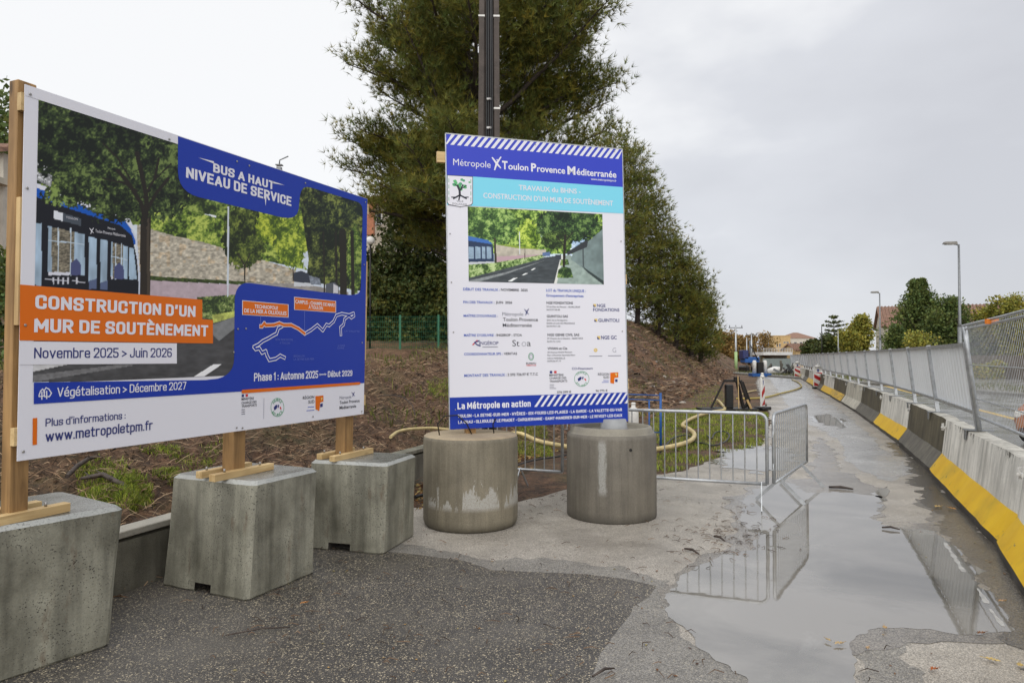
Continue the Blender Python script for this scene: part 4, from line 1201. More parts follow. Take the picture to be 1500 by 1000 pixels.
cA = Vector((2.88, 7.68, 0)); dA = Vector((-.94, .341, 0)).normalized()
crowd('crowd barrier facing the camera, its left part hidden by the right concrete drum', cA + dA * 2.3, cA, nb=17, feet=(.1, .965))
cB = cA + dA * 2.38
crowd('crowd barrier behind the information board, between the two concrete drums', cB + Vector((-.93, .37, 0)).normalized() * 1.15, cB, nb=8, feet=(.5,))
cC = cA + Vector((.06, .03, 0)); dC = Vector((1.07, 1.62, 0)).normalized()
crowd('crowd barrier turned back along the path, standing in the puddle', cC, cC + dC * 1.98, nb=17, h=1.05, feet=(.16, .80))

# ------------------------------------------------------------------ utility pole
up_ = (-.36, 10.6)
t = thing('utility_pole', 'tall brown channelled utility pole with cables rising behind the information board', 'pole', (up_[0], up_[1], 0), math.radians(2))
zt = 9.0
for s in (-1, 1):
    m1 = MB(); m1.add([(s * .155 * 1 - .045 , -.11, -.1), (s * .155 + .045, -.11, -.1), (s * .155 + .045, .11, -.1), (s * .155 - .045, .11, -.1),
                       (s * .105 - .038, -.08, zt), (s * .105 + .038, -.08, zt), (s * .105 + .038, .08, zt), (s * .105 - .038, .08, zt)],
                      [(0, 1, 5, 4), (1, 2, 6, 5), (2, 3, 7, 6), (3, 0, 4, 7), (4, 5, 6, 7)])
    m1.build('flange', M['pole'], t, local=True)
m1 = MB(); m1.add([(-.11, -.02, -.1), (.11, -.02, -.1), (.11, .03, -.1), (-.11, .03, -.1), (-.07, -.02, zt), (.07, -.02, zt), (.07, .03, zt), (-.07, .03, zt)], [(0, 1, 5, 4), (2, 3, 7, 6), (4, 5, 6, 7)])
m1.build('web', M['pole'], t, local=True)
for k, x in enumerate((-.045, -.015, .02, .045)):
    m1 = MB(); m1.tube([(x * 1.2, -.05, .3), (x, -.055, 3), (x + .008, -.05, 6), (x * .7, -.05, zt)], .013, 6); m1.build('cable', M['black_plastic'], t, local=True)
for z, s in ((3.80 + 1.75, 1), (7.0, -1), (7.0, 1)):
    m1 = MB(); x = s * (.155 - .05 * z / zt); m1.box((x, 0, z), (.098, .215 - .05 * z / zt, .028)); m1.build('band', M['white_plastic'], t, local=True)
for z in (4.6 + .2, 5.0 + .25, 5.6 + .1):
    m1 = MB(); m1.box((0.0, -.07, z), (.07, .02, .03)); m1.tube([(-.02, -.08, z - .03), (.03, -.085, z + .01)], .008, 5); m1.build('clamp', M['steel_bolt'], t, local=True)

# ------------------------------------------------------------------ green fence
t = thing('green_wire_fence', 'green wire mesh fence on green posts in front of the ivy hedge', 'fence', (-3.5, 24.5, 1.5))
gx = [(-7.9 + 1.32 * k, 23.2 + .28 * k) for k in range(8)]
gz = [terr(x, y, False) for x, y in gx]
for (x, y), z in zip(gx, gz):
    m1 = MB(); m1.box((x, y, z + .55), (.07, .05, 1.3)); m1.build('post', M['green_paint'], t)
for (x0, y0), z0_, (x1, y1), z1_ in zip(gx, gz, gx[1:], gz[1:]):
    m1 = MB()
    for k in range(7): m1.tube([(x0, y0, z0_ + .06 + k * .18), (x1, y1, z1_ + .06 + k * .18)], .007, 3, cap=False)
    for k in range(20):
        f = k / 20; m1.tube([(x0 + (x1 - x0) * f, y0 + (y1 - y0) * f, z0_ + (z1_ - z0_) * f), (x0 + (x1 - x0) * f, y0 + (y1 - y0) * f, z0_ + (z1_ - z0_) * f + 1.16)], .004, 3, cap=False)
    m1.build('wire_panel', M['green_paint'], t)

# ------------------------------------------------------------------ street lamps
def street_lamp(label, x, Y, h, armdir=-1):
    t = thing('street_lamp', label, 'street lamp', (x, Y, 0), 0, 'grey street lamps beyond the hoarding')
    m1 = MB(); m1.tube([(x, Y, 0), (x, Y, h * .42)], .115, 10); m1.tube([(x, Y, h * .42), (x, Y, h * .45), (x, Y, h)], [.115, .075, .055], 10); m1.build('pole', M['galv_dark'], t)
    m1 = MB(); m1.tube([(x, Y, h - .05), (x + armdir * .2, Y, h + .02)], .04, 8); m1.build('arm', M['galv_dark'], t)
    m1 = MB(); c = Vector((x + armdir * .42, Y, h + .04))
    V = [(-.42, -.16, -.02), (.30, -.12, -.05), (.30, .12, -.05), (-.42, .16, -.02), (-.36, -.12, .10), (.28, -.09, .12), (.28, .09, .12), (-.36, .12, .10)]
    m1.add([c + Vector(v) for v in V], [(0, 3, 2, 1), (4, 5, 6, 7), (0, 1, 5, 4), (1, 2, 6, 5), (2, 3, 7, 6), (3, 0, 4, 7)]); hd = m1.build('head', M['kerb'], t)
    m1 = MB(); m1.box(c + Vector((-.12, 0, -.052)), (.42, .2, .02)); m1.build('lens', M['white_plastic'], hd)
b = at(1405, 400, 38); street_lamp('nearer tall grey street lamp, standing behind the end of the hoarding', b.x, 38, at(0, 358, 38).z)
b = at(1289, 470, 66); street_lamp('farther grey street lamp, in front of the cream gabled house', b.x, 66, at(0, 429, 66).z)
b = at(546, 360, 25); z_ = at(0, 355, 25).z
t = thing('globe_lamp', 'white globe lamp on a dark post by the ivy hedge', 'lamp', (b.x, 24.6, 1.5))
m1 = MB(); m1.tube([(b.x, 24.6, 1.4), (b.x, 24.6, z_ - .14)], .035, 8); m1.build('post', M['black_iron'], t)
m1 = MB(); m1.lathe((b.x, 24.6, z_ - .15), [(.04, 0)] + [(.155 * math.sin(PI * k / 10), .15 - .15 * math.cos(PI * k / 10)) for k in range(1, 10)] + [(.01, .3)], 20); m1.build('globe', M['white_plastic'], t)

# ------------------------------------------------------------------ marker boards, posts and site clutter
M['red'] = plain('red_reflective', (.42, .012, .012), .4, 0, .15)
M['signwhite'] = flat('sign_white', (.78, .78, .80), .3)
def marker(label, x, Y, w=.26, h=1.2, yaw=0.0, mirror=1):
    t = thing('marker_board', label, 'marker board', (x, Y, 0), yaw, 'red and white striped marker boards')
    m1 = MB(); m1.box((0, 0, .05), (.5, .34, .10), bev=.02); m1.build('foot', M['black_plastic'], t, local=True)
    m1 = MB(); m1.box((0, 0, .10 + (h - .25) / 2), (w, .06, h - .25), bev=.012)
    m1.tube([(0, 0, h - .15), (0, 0, h - .06)], [w * .42, w * .22], 14); m1.tube([(0, 0, h - .06), (0, 0, h)], [.05, .035], 10); m1.build('board', M['white_plastic'], t, local=True)
    z0, z1 = .14, h * .66
    for sd in (-1, 1):
        m2 = MB(); pitch = .42; k = 0; yy = sd * .0325
        zz = z0 - .2
        while zz < z1:
            q = [(-w * .44, zz), (w * .44, zz + .22), (w * .44, zz + .22 + .2), (-w * .44, zz + .2)]
            if mirror < 0: q = [(-a, b_) for a, b_ in q]
            P = [(a, yy, min(z1, max(z0, b_))) for a, b_ in q]
            if max(p[2] for p in P) - min(p[2] for p in P) > .02: m2.add(P, [(0, 1, 2, 3)])
            zz += pitch
        m2.build('stripes', M['red'], t, local=True)
        m3 = MB(); yb = sd * .0325; zc = h * .74
        m3.add([(-w * .08, yb * 1.01, zc - .08), (w * .08, yb * 1.01, zc - .08), (w * .08, yb * 1.01, zc + .02), (w * .18, yb * 1.01, zc + .02), (0, yb * 1.01, zc + .09), (-w * .18, yb * 1.01, zc + .02), (-w * .08, yb * 1.01, zc + .02)], [(0, 1, 2, 6), (5, 3, 4)])
        m3.build('arrow', flat('marker_blue', (.03, .05, .25)), t, local=True)
    return t
b = gnd(1117, 600); marker('striped marker post standing alone at the left edge of the path', b.x, b.y, .2, 1.18, math.radians(38))
b = gnd(1190, 568); marker('nearer striped marker board leaning by the concrete barriers', b.x - .15, 36, .46, 1.3, math.radians(-5), -1)
b = at(1168, 540, 54); marker('farther striped marker board by the concrete barriers', b.x, 54, .48, 1.35, math.radians(-5), -1)

b = gnd(1072, 601); X0, Y0 = b.x, b.y
t = thing('black_stand', 'black steel stand with splayed legs on a flat base in the grass', 'stand', (X0, Y0, 0))
m1 = MB(); m1.box((X0 - .15, Y0, .05), (1.75, .8, .06), bev=.01); m1.build('base', M['black_iron'], t)
m1 = MB(); m1.box((X0 - .12, Y0 - .1, .45), (.22, .22, .74), bev=.02); m1.build('column', M['black_plastic'], t)
m1 = MB(); m1.box((X0 - .02, Y0 + .05, .93), (.42, .12, .08)); m1.box((X0 + .16, Y0, .98), (.16, .12, .16)); m1.build('head', M['black_iron'], t)
for a, b_ in (((-.25, .0, .9), (-.62, .1, .08)), ((.25, -.1, .95), (.52, -.1, .08)), ((.36, .1, .9), (.60, .15, .3)), ((.16, 0, .95), (.3, -.2, .08)), ((.60, .15, .3), (.44, .1, .08))):
    m1 = MB(); m1.bar((X0 + a[0], Y0 + a[1], a[2]), (X0 + b_[0], Y0 + b_[1], b_[2]), .10, .06); m1.build('leg', M['black_iron'], t)
m1 = MB(); m1.bar((X0 + .14, Y0 - .25, .08), (X0 + .16, Y0 - .12, 1.08), .022, .022); m1.build('stake', M['wood_new'], t)
m1 = MB(); m1.bar((X0 + .55, Y0 - .3, .0), (X0 + .42, Y0 - .2, .35), .05, .05); m1.build('stake', M['wood_new'], t)

b = gnd(968, 662)
t = thing('blue_frame', 'blue painted steel railing frame behind the right concrete drum', 'railing', (b.x, b.y, 0), math.radians(170))
for xx, zz, r in ((0, 1.05, .022), (.20, .92, .014), (1.3, .92, .014)):
    m1 = MB(); m1.tube([(xx, 0, 0), (xx, 0, zz)], r, 8); m1.build('post', M['blue_steel'], t, local=True)
for z, x1 in ((.95, 1.5), (.36, 1.5), (1.04, 1.5)):
    m1 = MB(); m1.tube([(0, 0, z * .97), (x1, 0, z)], .011, 6); m1.build('rail', M['blue_steel'], t, local=True)
b = gnd(928, 652)
t = tag(thing('white_canister', '', 'canister', (b.x, b.y, 0)), 'white plastic canister standing behind the right concrete drum')
m1 = MB(); m1.lathe((b.x, b.y, 0), [(.08, 0), (.10, .02), (.10, .62), (.085, .70), (.04, .73), (.04, .78), (.03, .79)], 20); m1.build('canister_body', M['white_plastic'], t)
m1 = MB(); m1.lathe((b.x, b.y, .78), [(.045, 0), (.045, .03), (.03, .04)], 14); m1.build('cap', M['white_plastic'], t)

def hose(name, label, pix, r, mat, cat='hose', lift=0.0):
    P = [hit(x, y) for x, y in pix]
    P = [Vector((p.x, p.y, max(0.02, terr(p.x, p.y, False) * 1.0) + r + lift)) for p in P]
    Q = []                              # Catmull-Rom
    for i in range(len(P) - 1):
        p0, p1, p2, p3 = P[max(0, i - 1)], P[i], P[i + 1], P[min(len(P) - 1, i + 2)]
        for j in range(6):
            s = j / 6
            Q.append(.5 * ((2 * p1) + (p2 - p0) * s + (2 * p0 - 5 * p1 + 4 * p2 - p3) * s * s + (3 * p1 - p0 - 3 * p2 + p3) * s ** 3))
    Q.append(P[-1])
    m1 = MB(); m1.tube(Q, r, 8)
    o = m1.build(name, mat); return tag(o, label, cat)
hose('hose', 'thick cream hose looping through the grass behind the crowd barriers', [(1046, 588), (1052, 590), (1058, 597), (1061, 604), (1040, 608), (1015, 617), (1000, 627), (1008, 633), (1017, 641), (1014, 650), (1000, 657), (975, 663), (940, 668), (900, 670), (860, 666), (830, 661), (790, 653), (757, 647), (715, 643)], .045, M['hose'], lift=.02)
hose('hose', 'cream hose emerging over the soil left of the left concrete drum', [(660, 640), (635, 642), (618, 647), (600, 652), (583, 657), (572, 661)], .026, M['hose'], lift=.20)
hose('cable', 'black cable coiled in the grass beside the cream hose', [(960, 664), (975, 655), (985, 645), (1000, 640), (1012, 642), (1018, 650), (1030, 652), (1045, 655), (1062, 650), (1068, 640), (1060, 634), (1048, 636), (1042, 645), (1036, 640)], .016, M['black_plastic'], 'cable')
hose('cable', 'black cable crossing the leaf litter between the two drums', [(700, 700), (735, 694), (765, 682), (790, 676), (815, 672), (850, 665)], .014, M['black_plastic'], 'cable')
hose('pipe', 'short black pipe lying between the far block and the left drum', [(608, 733), (618, 730), (640, 726), (660, 722)], .02, M['black_plastic'], 'pipe')
hose('hose', 'muddy yellow hose lying across the far path', [(1078, 586), (1095, 586), (1121, 584), (1144, 578), (1160, 574), (1171, 570), (1174, 566), (1169, 561), (1160, 557)], .04, M['hose_y'])
hose('hose', 'thin cream hose on the muddy strip left of the striped post', [(1088, 578), (1098, 575), (1108, 573)], .03, M['hose'])

# branches lying on the soil between the near blocks
def branch(label, pts, rad):
    m1 = MB(); m1.tube(pts, rad, 9)
    for i in range(1, len(pts) - 1, 1):
        p = Vector(pts[i]); m1.tube([p, p + Vector((random.uniform(-.08, .08), random.uniform(-.05, .05), .05))], [rad[i] * .5, rad[i] * .1], 5)
    tag(m1.build('branch', M['root']), label, 'branch')
def on(px, py, l): p = hit(px, py); return Vector((p.x, p.y, terr(p.x, p.y, False) + l))
branch('dark crooked branch leaning up from the soil near the left post', [on(98, 716, .04), on(112, 704, .05), on(130, 689, .06), on(143, 676, .06), on(152, 678, .05)], [.022, .025, .022, .014, .006])
branch('dark curved branch with a sawn end beside the near block', [on(118, 722, .03), on(133, 716, .05), on(150, 711, .08), on(168, 711, .08), on(186, 716, .06), on(201, 722, .04)], [.016, .024, .026, .027, .026, .024])
branch('thin dark stick below the sawn branch', [on(176, 733, .03), on(192, 730, .04), on(205, 727, .04), on(218, 719, .04)], [.008, .012, .010, .004])
branch('pale root sticking out of the soil under the large billboard', [on(136, 668, .05), on(133, 655, .05), on(128, 640, .05)], [.013, .010, .006])
branch('bent root lying on the heap between billboard and information board', [on(555, 588, .05), on(575, 592, .08), on(592, 598, .08), on(604, 606, .06), on(611, 618, .03)], [.008, .012, .012, .010, .006])
# stones on the far slope
for (x, y, s, lab) in ((973, 552, .30, 'pale stone highest on the far slope'), (986, 560, .22, 'small pale stone below the highest one on the far slope'), (955, 566, .26, 'pale stone near the edge of the information board'),
                       (1000, 590, .26, 'grey stone at the foot of the red soil heap'), (961, 530, .16, 'small orange brick fragment on the slope')):
    p = hit(x, y); m1 = MB()
    bm = bmesh.new(); bmesh.ops.create_icosphere(bm, subdivisions=2, radius=s * .5)
    for v in bm.verts: v.co *= 1 + .35 * mnoise.noise(v.co * 6 + Vector((x, y, 0))); v.co.z *= .6
    bm.verts.index_update()
    m1.add([p + v.co for v in bm.verts], [[v.index for v in f.verts] for f in bm.faces]); bm.free()
    tag(m1.build('stone', M['stone']), lab, 'stone')

# fallen leaves one can tell apart
def fallen(label, px, py, s, c, rot, curl=.3):
    p = gnd(px, py, .02); m1 = MB(); P = []
    n = 11
    out = []
    for k in range(n * 2):
        a = 2 * PI * k / (n * 2); r = s * .5 * (1 if k % 2 == 0 else .62) * (1.25 if abs(math.sin(a)) < .4 else .8)
        u = Vector((math.cos(a) * r, math.sin(a) * r * .75)); x = u.x * math.cos(rot) - u.y * math.sin(rot); y = u.x * math.sin(rot) + u.y * math.cos(rot)
        out.append((p.x + x, p.y + y, .018 + curl * s * (u.y / s) ** 2 + .004 * (k % 3)))
    m1.add([(p.x, p.y, .02)] + out, [(0, 1 + k, 1 + (k + 1) % (2 * n)) for k in range(2 * n)], smooth=True)
    m1.tube([(p.x, p.y, .021), (p.x + math.cos(rot) * s * .8, p.y + math.sin(rot) * s * .8, .025)], .0015, 4)
    tag(m1.build('fallen_leaf', plain('fallen_leaf_colour', c, .6, 0, .3, 30)), label, 'leaf', 'dead leaves on the wet ground')
fallen('curled rust red dead leaf near the bottom right corner', 1368, 979, .055, (.32, .09, .02), .3, 1.4)
fallen('tan dead leaf lying at the near rim of the puddle', 1296, 918, .05, (.48, .31, .13), 1.2)
fallen('tan dead leaf floating in the puddle, left of two others', 1213, 936, .04, (.40, .29, .14), 2.0)
fallen('larger tan dead leaf floating in the puddle', 1229, 941, .06, (.50, .36, .18), .2)
fallen('small tan dead leaf on the grey asphalt beside the puddle', 1271, 948, .04, (.46, .30, .15), .8)
fallen('yellow dead leaf on the asphalt near the bottom right', 1453, 965, .07, (.55, .40, .14), 2.6)
fallen('yellow brown dead leaf at the bottom right edge', 1494, 973, .06, (.50, .36, .12), .9)
fallen('pale orange dead leaf on the wet lane beside the barriers', 1467, 879, .05, (.50, .30, .15), .1)
fallen('orange brown dead leaf under the cracked barrier joint', 1395, 744, .10, (.46, .22, .04), 1.9)
fallen('tan dead leaf beside the yellow barrier foot', 1374, 741, .12, (.48, .33, .12), .4)
fallen('dark brown dead leaf at the right tip of the puddle', 1437, 926, .06, (.20, .09, .04), .2)
fallen('small orange dead leaf in front of the middle concrete block', 445, 882, .045, (.45, .20, .06), .5)
for (a, b_, r, lab) in (((868, 990), (900, 978), .008, 'short red brown stick on the dark asphalt near the bottom'), ((1292, 772), (1318, 775), .012, 'dark stick at the top right rim of the puddle'),
                    ((1214, 713), (1250, 716), .02, 'dark stick on the mud beyond the puddle'), ((330, 930), (425, 918), .006, 'long thin twig on the dark asphalt before the blocks'), ((1046, 785), (1062, 792), .012, 'broken dark stick beside the muddy spot'),
                    ((1003, 803), (1024, 811), .012, 'dark stick on the pale asphalt left of the puddle')):
    A, B = gnd(*a, .02), gnd(*b_, .02); C_ = (A + B) / 2 + Vector((.01, .02, .01))
    m1 = MB(); m1.tube([A, C_, B], [r * .7, r, r * .5], 6); tag(m1.build('stick', M['root']), lab, 'stick')

# ------------------------------------------------------------------ buildings
M['cream'] = plain('cream_render', (.52, .47, .38), .8, 0, .12, 1.5)
M['ochre'] = plain('ochre_render', (.52, .36, .17), .8, 0, .12, 1.5)
M['palewall'] = plain('pale_render', (.56, .52, .45), .8, 0, .12, 1.5)
M['tile'] = wood('terracotta_tiles', (.34, .15, .09), (.20, .09, .055), knots=False)
M['tile_rib'] = plain('terracotta_roof', (.24, .14, .10), .8, 0, .35, 4)
M['glass'] = plain('window_glass', (.03, .035, .04), .12, 0, .2)
M['shutter'] = plain('grey_shutter', (.22, .23, .22), .6)
M['whitew'] = plain('white_masonry', (.66, .66, .65), .7, 0, .12, 1)
M['brick_o'] = plain('orange_brick', (.42, .17, .09), .8, 0, .2, 5)
def window(parent, c, axes, w, h, shut=False):
    ax, nrm = axes
    up = Vector((0, 0, 1))
    m1 = MB(); c = Vector(c)
    for s in (-1, 1):
        m1.box(c + ax * (s * w / 2), (.08, .10, h + .08), (ax, nrm, up)); m1.box(c + up * (s * h / 2), (w, .10, .08), (ax, nrm, up))
    m1.box(c, (.05, .08, h), (ax, nrm, up))
    f = m1.build('window', M['whitew'], parent)
    m1 = MB(); m1.box(c - nrm * .01, (w - .02, .03, h - .02), (ax, nrm, up)); m1.build('pane', M['glass'], f)
def tiled(parent, P, n=30, name='roof'):   # P: eave-left, eave-right, ridge-right, ridge-left
    P = [Vector(p) for p in P]; m1 = MB()
    nrm = (P[1] - P[0]).cross(P[3] - P[0]).normalized()
    for s in (.0, -.1): pass
    V = P + [p - nrm * .14 for p in P]
    m1.add(V, [(0, 1, 2, 3), (7, 6, 5, 4), (0, 4, 5, 1), (1, 5, 6, 2), (2, 6, 7, 3), (3, 7, 4, 0)])
    o = m1.build(name, M['tile_rib'], parent)
    m2 = MB()
    for k in range(n):
        f = (k + .5) / n; a = P[0].lerp(P[1], f) + nrm * .03; b = P[3].lerp(P[2], f) + nrm * .03
        m2.tube([a, b], .06 * (P[1] - P[0]).length / n / .24, 5)
    r = m2.build('tile_rows', M['tile_rib'], o); tag(r, kind='stuff')
    return o
def house(label, base, yaw, w, dpt, h, ridge, wall, wins=(), group=None, hip=False, over=.3, name='house'):
    """w along local x (ridge direction), dpt along local y; wins: (face, u, z, w, h)"""
    t = thing(name, label, 'house', base, yaw, group)
    Mx = XF[t.name]
    L = lambda x, y, z: Mx @ Vector((x, y, z))
    ax, ay = (Mx.to_3x3() @ Vector((1, 0, 0))), (Mx.to_3x3() @ Vector((0, 1, 0)))
    hw, hd = w / 2, dpt / 2
    m1 = MB()
    V = [L(x, y, z) for z in (-.3, h) for (x, y) in ((-hw, -hd), (hw, -hd), (hw, hd), (-hw, hd))]
    if hip:
        m1.add(V, [(0, 1, 5, 4), (1, 2, 6, 5), (2, 3, 7, 6), (3, 0, 4, 7), (4, 5, 6, 7)])
    else:
        V += [L(-hw, 0, ridge - .05), L(hw, 0, ridge - .05)]
        m1.add(V, [(0, 1, 5, 4), (1, 2, 6, 9, 5), (2, 3, 7, 6), (3, 0, 4, 8, 7)])
    m1.build('wall', wall, t)
    sl = (ridge - h) / hd
    if hip:
        rr_ = hw - hd
        e1 = [L(-hw - over, -hd - over, h - .02), L(hw + over, -hd - over, h - .02), L(rr_, 0, ridge), L(-rr_, 0, ridge)]
        e2 = [L(hw + over, hd + over, h - .02), L(-hw - over, hd + over, h - .02), L(-rr_, 0, ridge), L(rr_, 0, ridge)]
        m1 = MB(); m1.add([*e1, *e2[:2], L(-rr_, 0, ridge + .01), L(rr_, 0, ridge + .01)], [(0, 1, 2, 3), (4, 5, 3, 2), (1, 4, 2), (5, 0, 3)]); m1.build('roof', M['tile_rib'], t)
    else:
        tiled(t, [L(-hw - over, -hd - over, h - over * sl + .07), L(hw + over, -hd - over, h - over * sl + .07), L(hw + over, 0, ridge + .07), L(-hw - over, 0, ridge + .07)], int(w / .35))
        tiled(t, [L(hw + over, hd + over, h - over * sl + .07), L(-hw - over, hd + over, h - over * sl + .07), L(-hw - over, 0, ridge + .07), L(hw + over, 0, ridge + .07)], int(w / .35))
    for (face, u, z, ww, hh) in wins:
        if face == 'f': window(t, L(u, -hd - .03, z), (ax, ay), ww, hh)
        elif face == 'l': window(t, L(-hw - .03, u, z), (ay, ax), ww, hh)
        elif face == 'r': window(t, L(hw + .03, u, z), (ay, ax), ww, hh)
    return t, L
# cream gabled house at the right
p = at(1285, 520, 78)
t, L = house('cream gabled house with a red tiled roof behind the tall evergreen', (49.9, 79.0, 0), math.radians(-22), 13, 7.5, 5.2, 7.55, M['cream'],
             [('f', -2, 3.6, 1.1, 1.3), ('f', 2.5, 3.6, 1.1, 1.3), ('f', -2, 1.2, 1.1, 1.4)])
m1 = MB(); q = L(-1.2, -.6, 7.4); m1.box(q, (.8, .6, 1.5)); m1.build('chimney', M['cream'], t)
# ochre and pale buildings down the road
p = at(1146, 520, 300)
t = thing('apartment_building', 'low ochre building block at the end of the path, left of the long pale one', 'building', (p.x, 300, 0))
zt = at(0, 492, 300).z
m1 = MB(); m1.box((p.x, 303, zt / 2), (7.2, 6, zt)); m1.build('wall', M['ochre'], t)
m1 = MB(); m1.box((p.x, 303, zt + .1), (7.5, 6.3, .3)); m1.build('cornice', M['ochre'], t)
for k, x in enumerate((-2.2, -1.1)): window(t, (p.x + x, 299.95, zt - 4.0), (Vector((1, 0, 0)), Vector((0, 1, 0))), .6, 1.5)
for x in (1.0, 2.3): window(t, (p.x + x, 299.95, zt - 2.8), (Vector((1, 0, 0)), Vector((0, 1, 0))), .9, .6)
p = at(1163, 520, 290)
t = thing('annexe', 'smaller ochre annexe in front of the pale building', 'building', (p.x, 290, 0)); zt = at(0, 504, 290).z
m1 = MB(); m1.box((p.x, 292, zt / 2), (3.4, 4, zt)); m1.build('wall', M['ochre'], t)
m1 = MB(); m1.box((p.x, 292, zt + .06), (3.6, 4.2, .2)); m1.build('cornice', M['ochre'], t)
p = at(1176, 520, 310)
house('long pale building with a low red hipped roof beyond the ochre block', (p.x, 318, 0), 0, 14, 12, at(0, 495, 310).z, at(0, 487, 318).z, M['palewall'],
      [('f', -5, at(0, 503, 310).z, 1.2, 1.4), ('f', -2.5, at(0, 503, 310).z, 1.2, 1.4), ('f', 0, at(0, 503, 310).z, 1.2, 1.4), ('f', 2.5, at(0, 503, 310).z, 1.2, 1.4)], hip=True)
p = at(1180, 520, 106)
house('small ochre house with a dark sloping roof peeping over the hoarding', (p.x + .6, 108, 0), math.radians(8), 5, 4, at(0, 512, 106).z, at(0, 504, 107).z, M['ochre'], [])
# white bridge deck with railing
A, B = at(1115, 520, 104), at(1157, 520, 104)
t = thing('footbridge', 'flat white canopy like bridge deck at the end of the path', 'bridge', (A.x, 104, 0))
zb, zt = at(0, 520, 104).z, at(0, 515.5, 104).z
m1 = MB(); m1.add([(A.x, 103, zb), (B.x, 103, zb), (B.x, 108, zb), (A.x, 108, zb), (A.x, 103, zt), (B.x, 103, zt), (B.x, 108, zt), (A.x, 108, zt)], [(0, 3, 2, 1), (4, 5, 6, 7), (0, 1, 5, 4), (1, 2, 6, 5), (2, 3, 7, 6), (3, 0, 4, 7)]); m1.build('deck', M['whitew'], t)
m1 = MB()
for k in range(19):
    x = A.x + (B.x - A.x) * k / 18; m1.bar((x, 103.1, zt), (x, 103.1, zt + .55), .05, .05)
m1.bar((A.x, 103.1, zt + .55), (B.x, 103.1, zt + .55), .05, .05); m1.build('railing', M['whitew'], t)
xm = (A.x + B.x) / 2 + .4
m1 = MB(); m1.add([(A.x + .9, 104, zb - .02), (B.x - .2, 104, zb - .02), (xm, 104, zb - .95), (A.x + .9, 107, zb - .02), (B.x - .2, 107, zb - .02), (xm, 107, zb - .95)], [(0, 2, 1), (3, 4, 5), (0, 3, 5, 2), (1, 2, 5, 4)]); m1.build('soffit', M['bark_l'], t)
for x in (A.x + .3, B.x - .3):
    m1 = MB(); m1.box((x, 105, zb / 2 - .3), (.35, .35, zb + .5)); m1.build('pier', M['conc_wall'], t)
# house at the left edge
p = at(8, 520, 34)
t = thing('balcony_house', 'pale house with a white balustraded balcony at the left edge', 'house', (p.x - 4, 34, 0))
xr = at(10, 300, 34).x
zz = [at(0, v, 34).z for v in (212, 224, 240, 268, 300, 330)]
m1 = MB(); m1.box((xr - 4.2, 37, zz[1] / 2), (8, 6, zz[1])); m1.build('wall', M['palewall'], t)
tiled(t, [(xr - 9, 33.3, zz[1]), (xr + .25, 33.3, zz[1]), (xr + .25, 37, zz[0] + .9), (xr - 9, 37, zz[0] + .9)], 26)
m1 = MB(); m1.box((xr - 4, 33.2, zz[3]), (8.2, 1.9, .3)); m1.build('balcony_slab', M['cream'], t)
bm_ = MB(); bm_.lathe((0, 0, 0), [(.06, 0), (.09, .15), (.05, .35), (.08, .5), (.06, .8)], 8); me = bm_.mesh('baluster', M['whitew'])
for k in range(20): share('baluster', me, t, tuple(XF[t.name].inverted() @ Vector((xr - .1 - k * .3, 32.4, zz[3] + .15))))
m1 = MB(); m1.box((xr - 4, 32.4, zz[3] + 1.0), (8.2, .22, .1)); m1.build('handrail', M['whitew'], t)
window(t, (xr - 1.1, 33.97, zz[3] + 1.3), (Vector((1, 0, 0)), Vector((0, 1, 0))), 1.2, 1.9)
window(t, (xr - 3.6, 33.97, zz[3] + 1.3), (Vector((1, 0, 0)), Vector((0, 1, 0))), 1.2, 1.9)
tiled(t, [(xr - 8, 29.6, zz[5] - .1), (xr + .1, 29.6, zz[5] - .1), (xr + .1, 32.3, zz[4] + .35), (xr - 8, 32.3, zz[4] + .35)], 22, 'porch_roof')
for x in (xr - .25, xr - 4):
    m1 = MB(); m1.box((x, 30.0, zz[5] / 2), (.28, .28, zz[5])); m1.build('column', M['palewall'], t)
# house behind the large billboard with its chimney
p = at(388, 520, 36)
t, L = house('house hidden behind the large billboard, only its chimney cowl showing', (p.x, 38, 1.4), math.radians(10), 7, 6, 4.6, 6.3, M['palewall'], [('f', 0, 3, 1, 1.2)])
zc = at(0, 243, 37).z
m1 = MB(); m1.box((p.x, 38, (zc + 6) / 2), (.45, .45, zc - 6)); ch = m1.build('chimney', M['kerb'], t)
m1 = MB(); m1.box((p.x, 38, zc + .1), (.25, .25, .2)); m1.box((p.x, 38, zc + .32), (.36, .3, .05)); m1.tube([(p.x, 38, zc + .35), (p.x + .02, 38, zc + .6), (p.x + .5, 38, zc + .82)], .035, 6); m1.build('cowl', M['galv_dark'], ch)
# buildings behind the hedge
p = at(552, 520, 50)
t, L = house('cream house with orange brick behind the ivy hedge', (p.x - .3, 52, 2), math.radians(-6), 3.2, 5, at(0, 300, 50).z - 2, at(0, 296, 50).z - 1.2, M['cream'], [('f', .6, at(0, 320, 50).z - 2, .8, 1.1)])
m1 = MB(); q = at(541, 320, 48.2); m1.box((q.x, 48.2, q.z), (.7, .5, 2.4)); m1.build('brick_panel', M['brick_o'], t)
p = at(618, 520, 58)
house('white gabled house glimpsed through the big pine', (p.x, 60, 2), math.radians(70), 7, 3.4, at(0, 333, 58).z - 2, at(0, 311, 58).z - 2, M['whitew'], [])

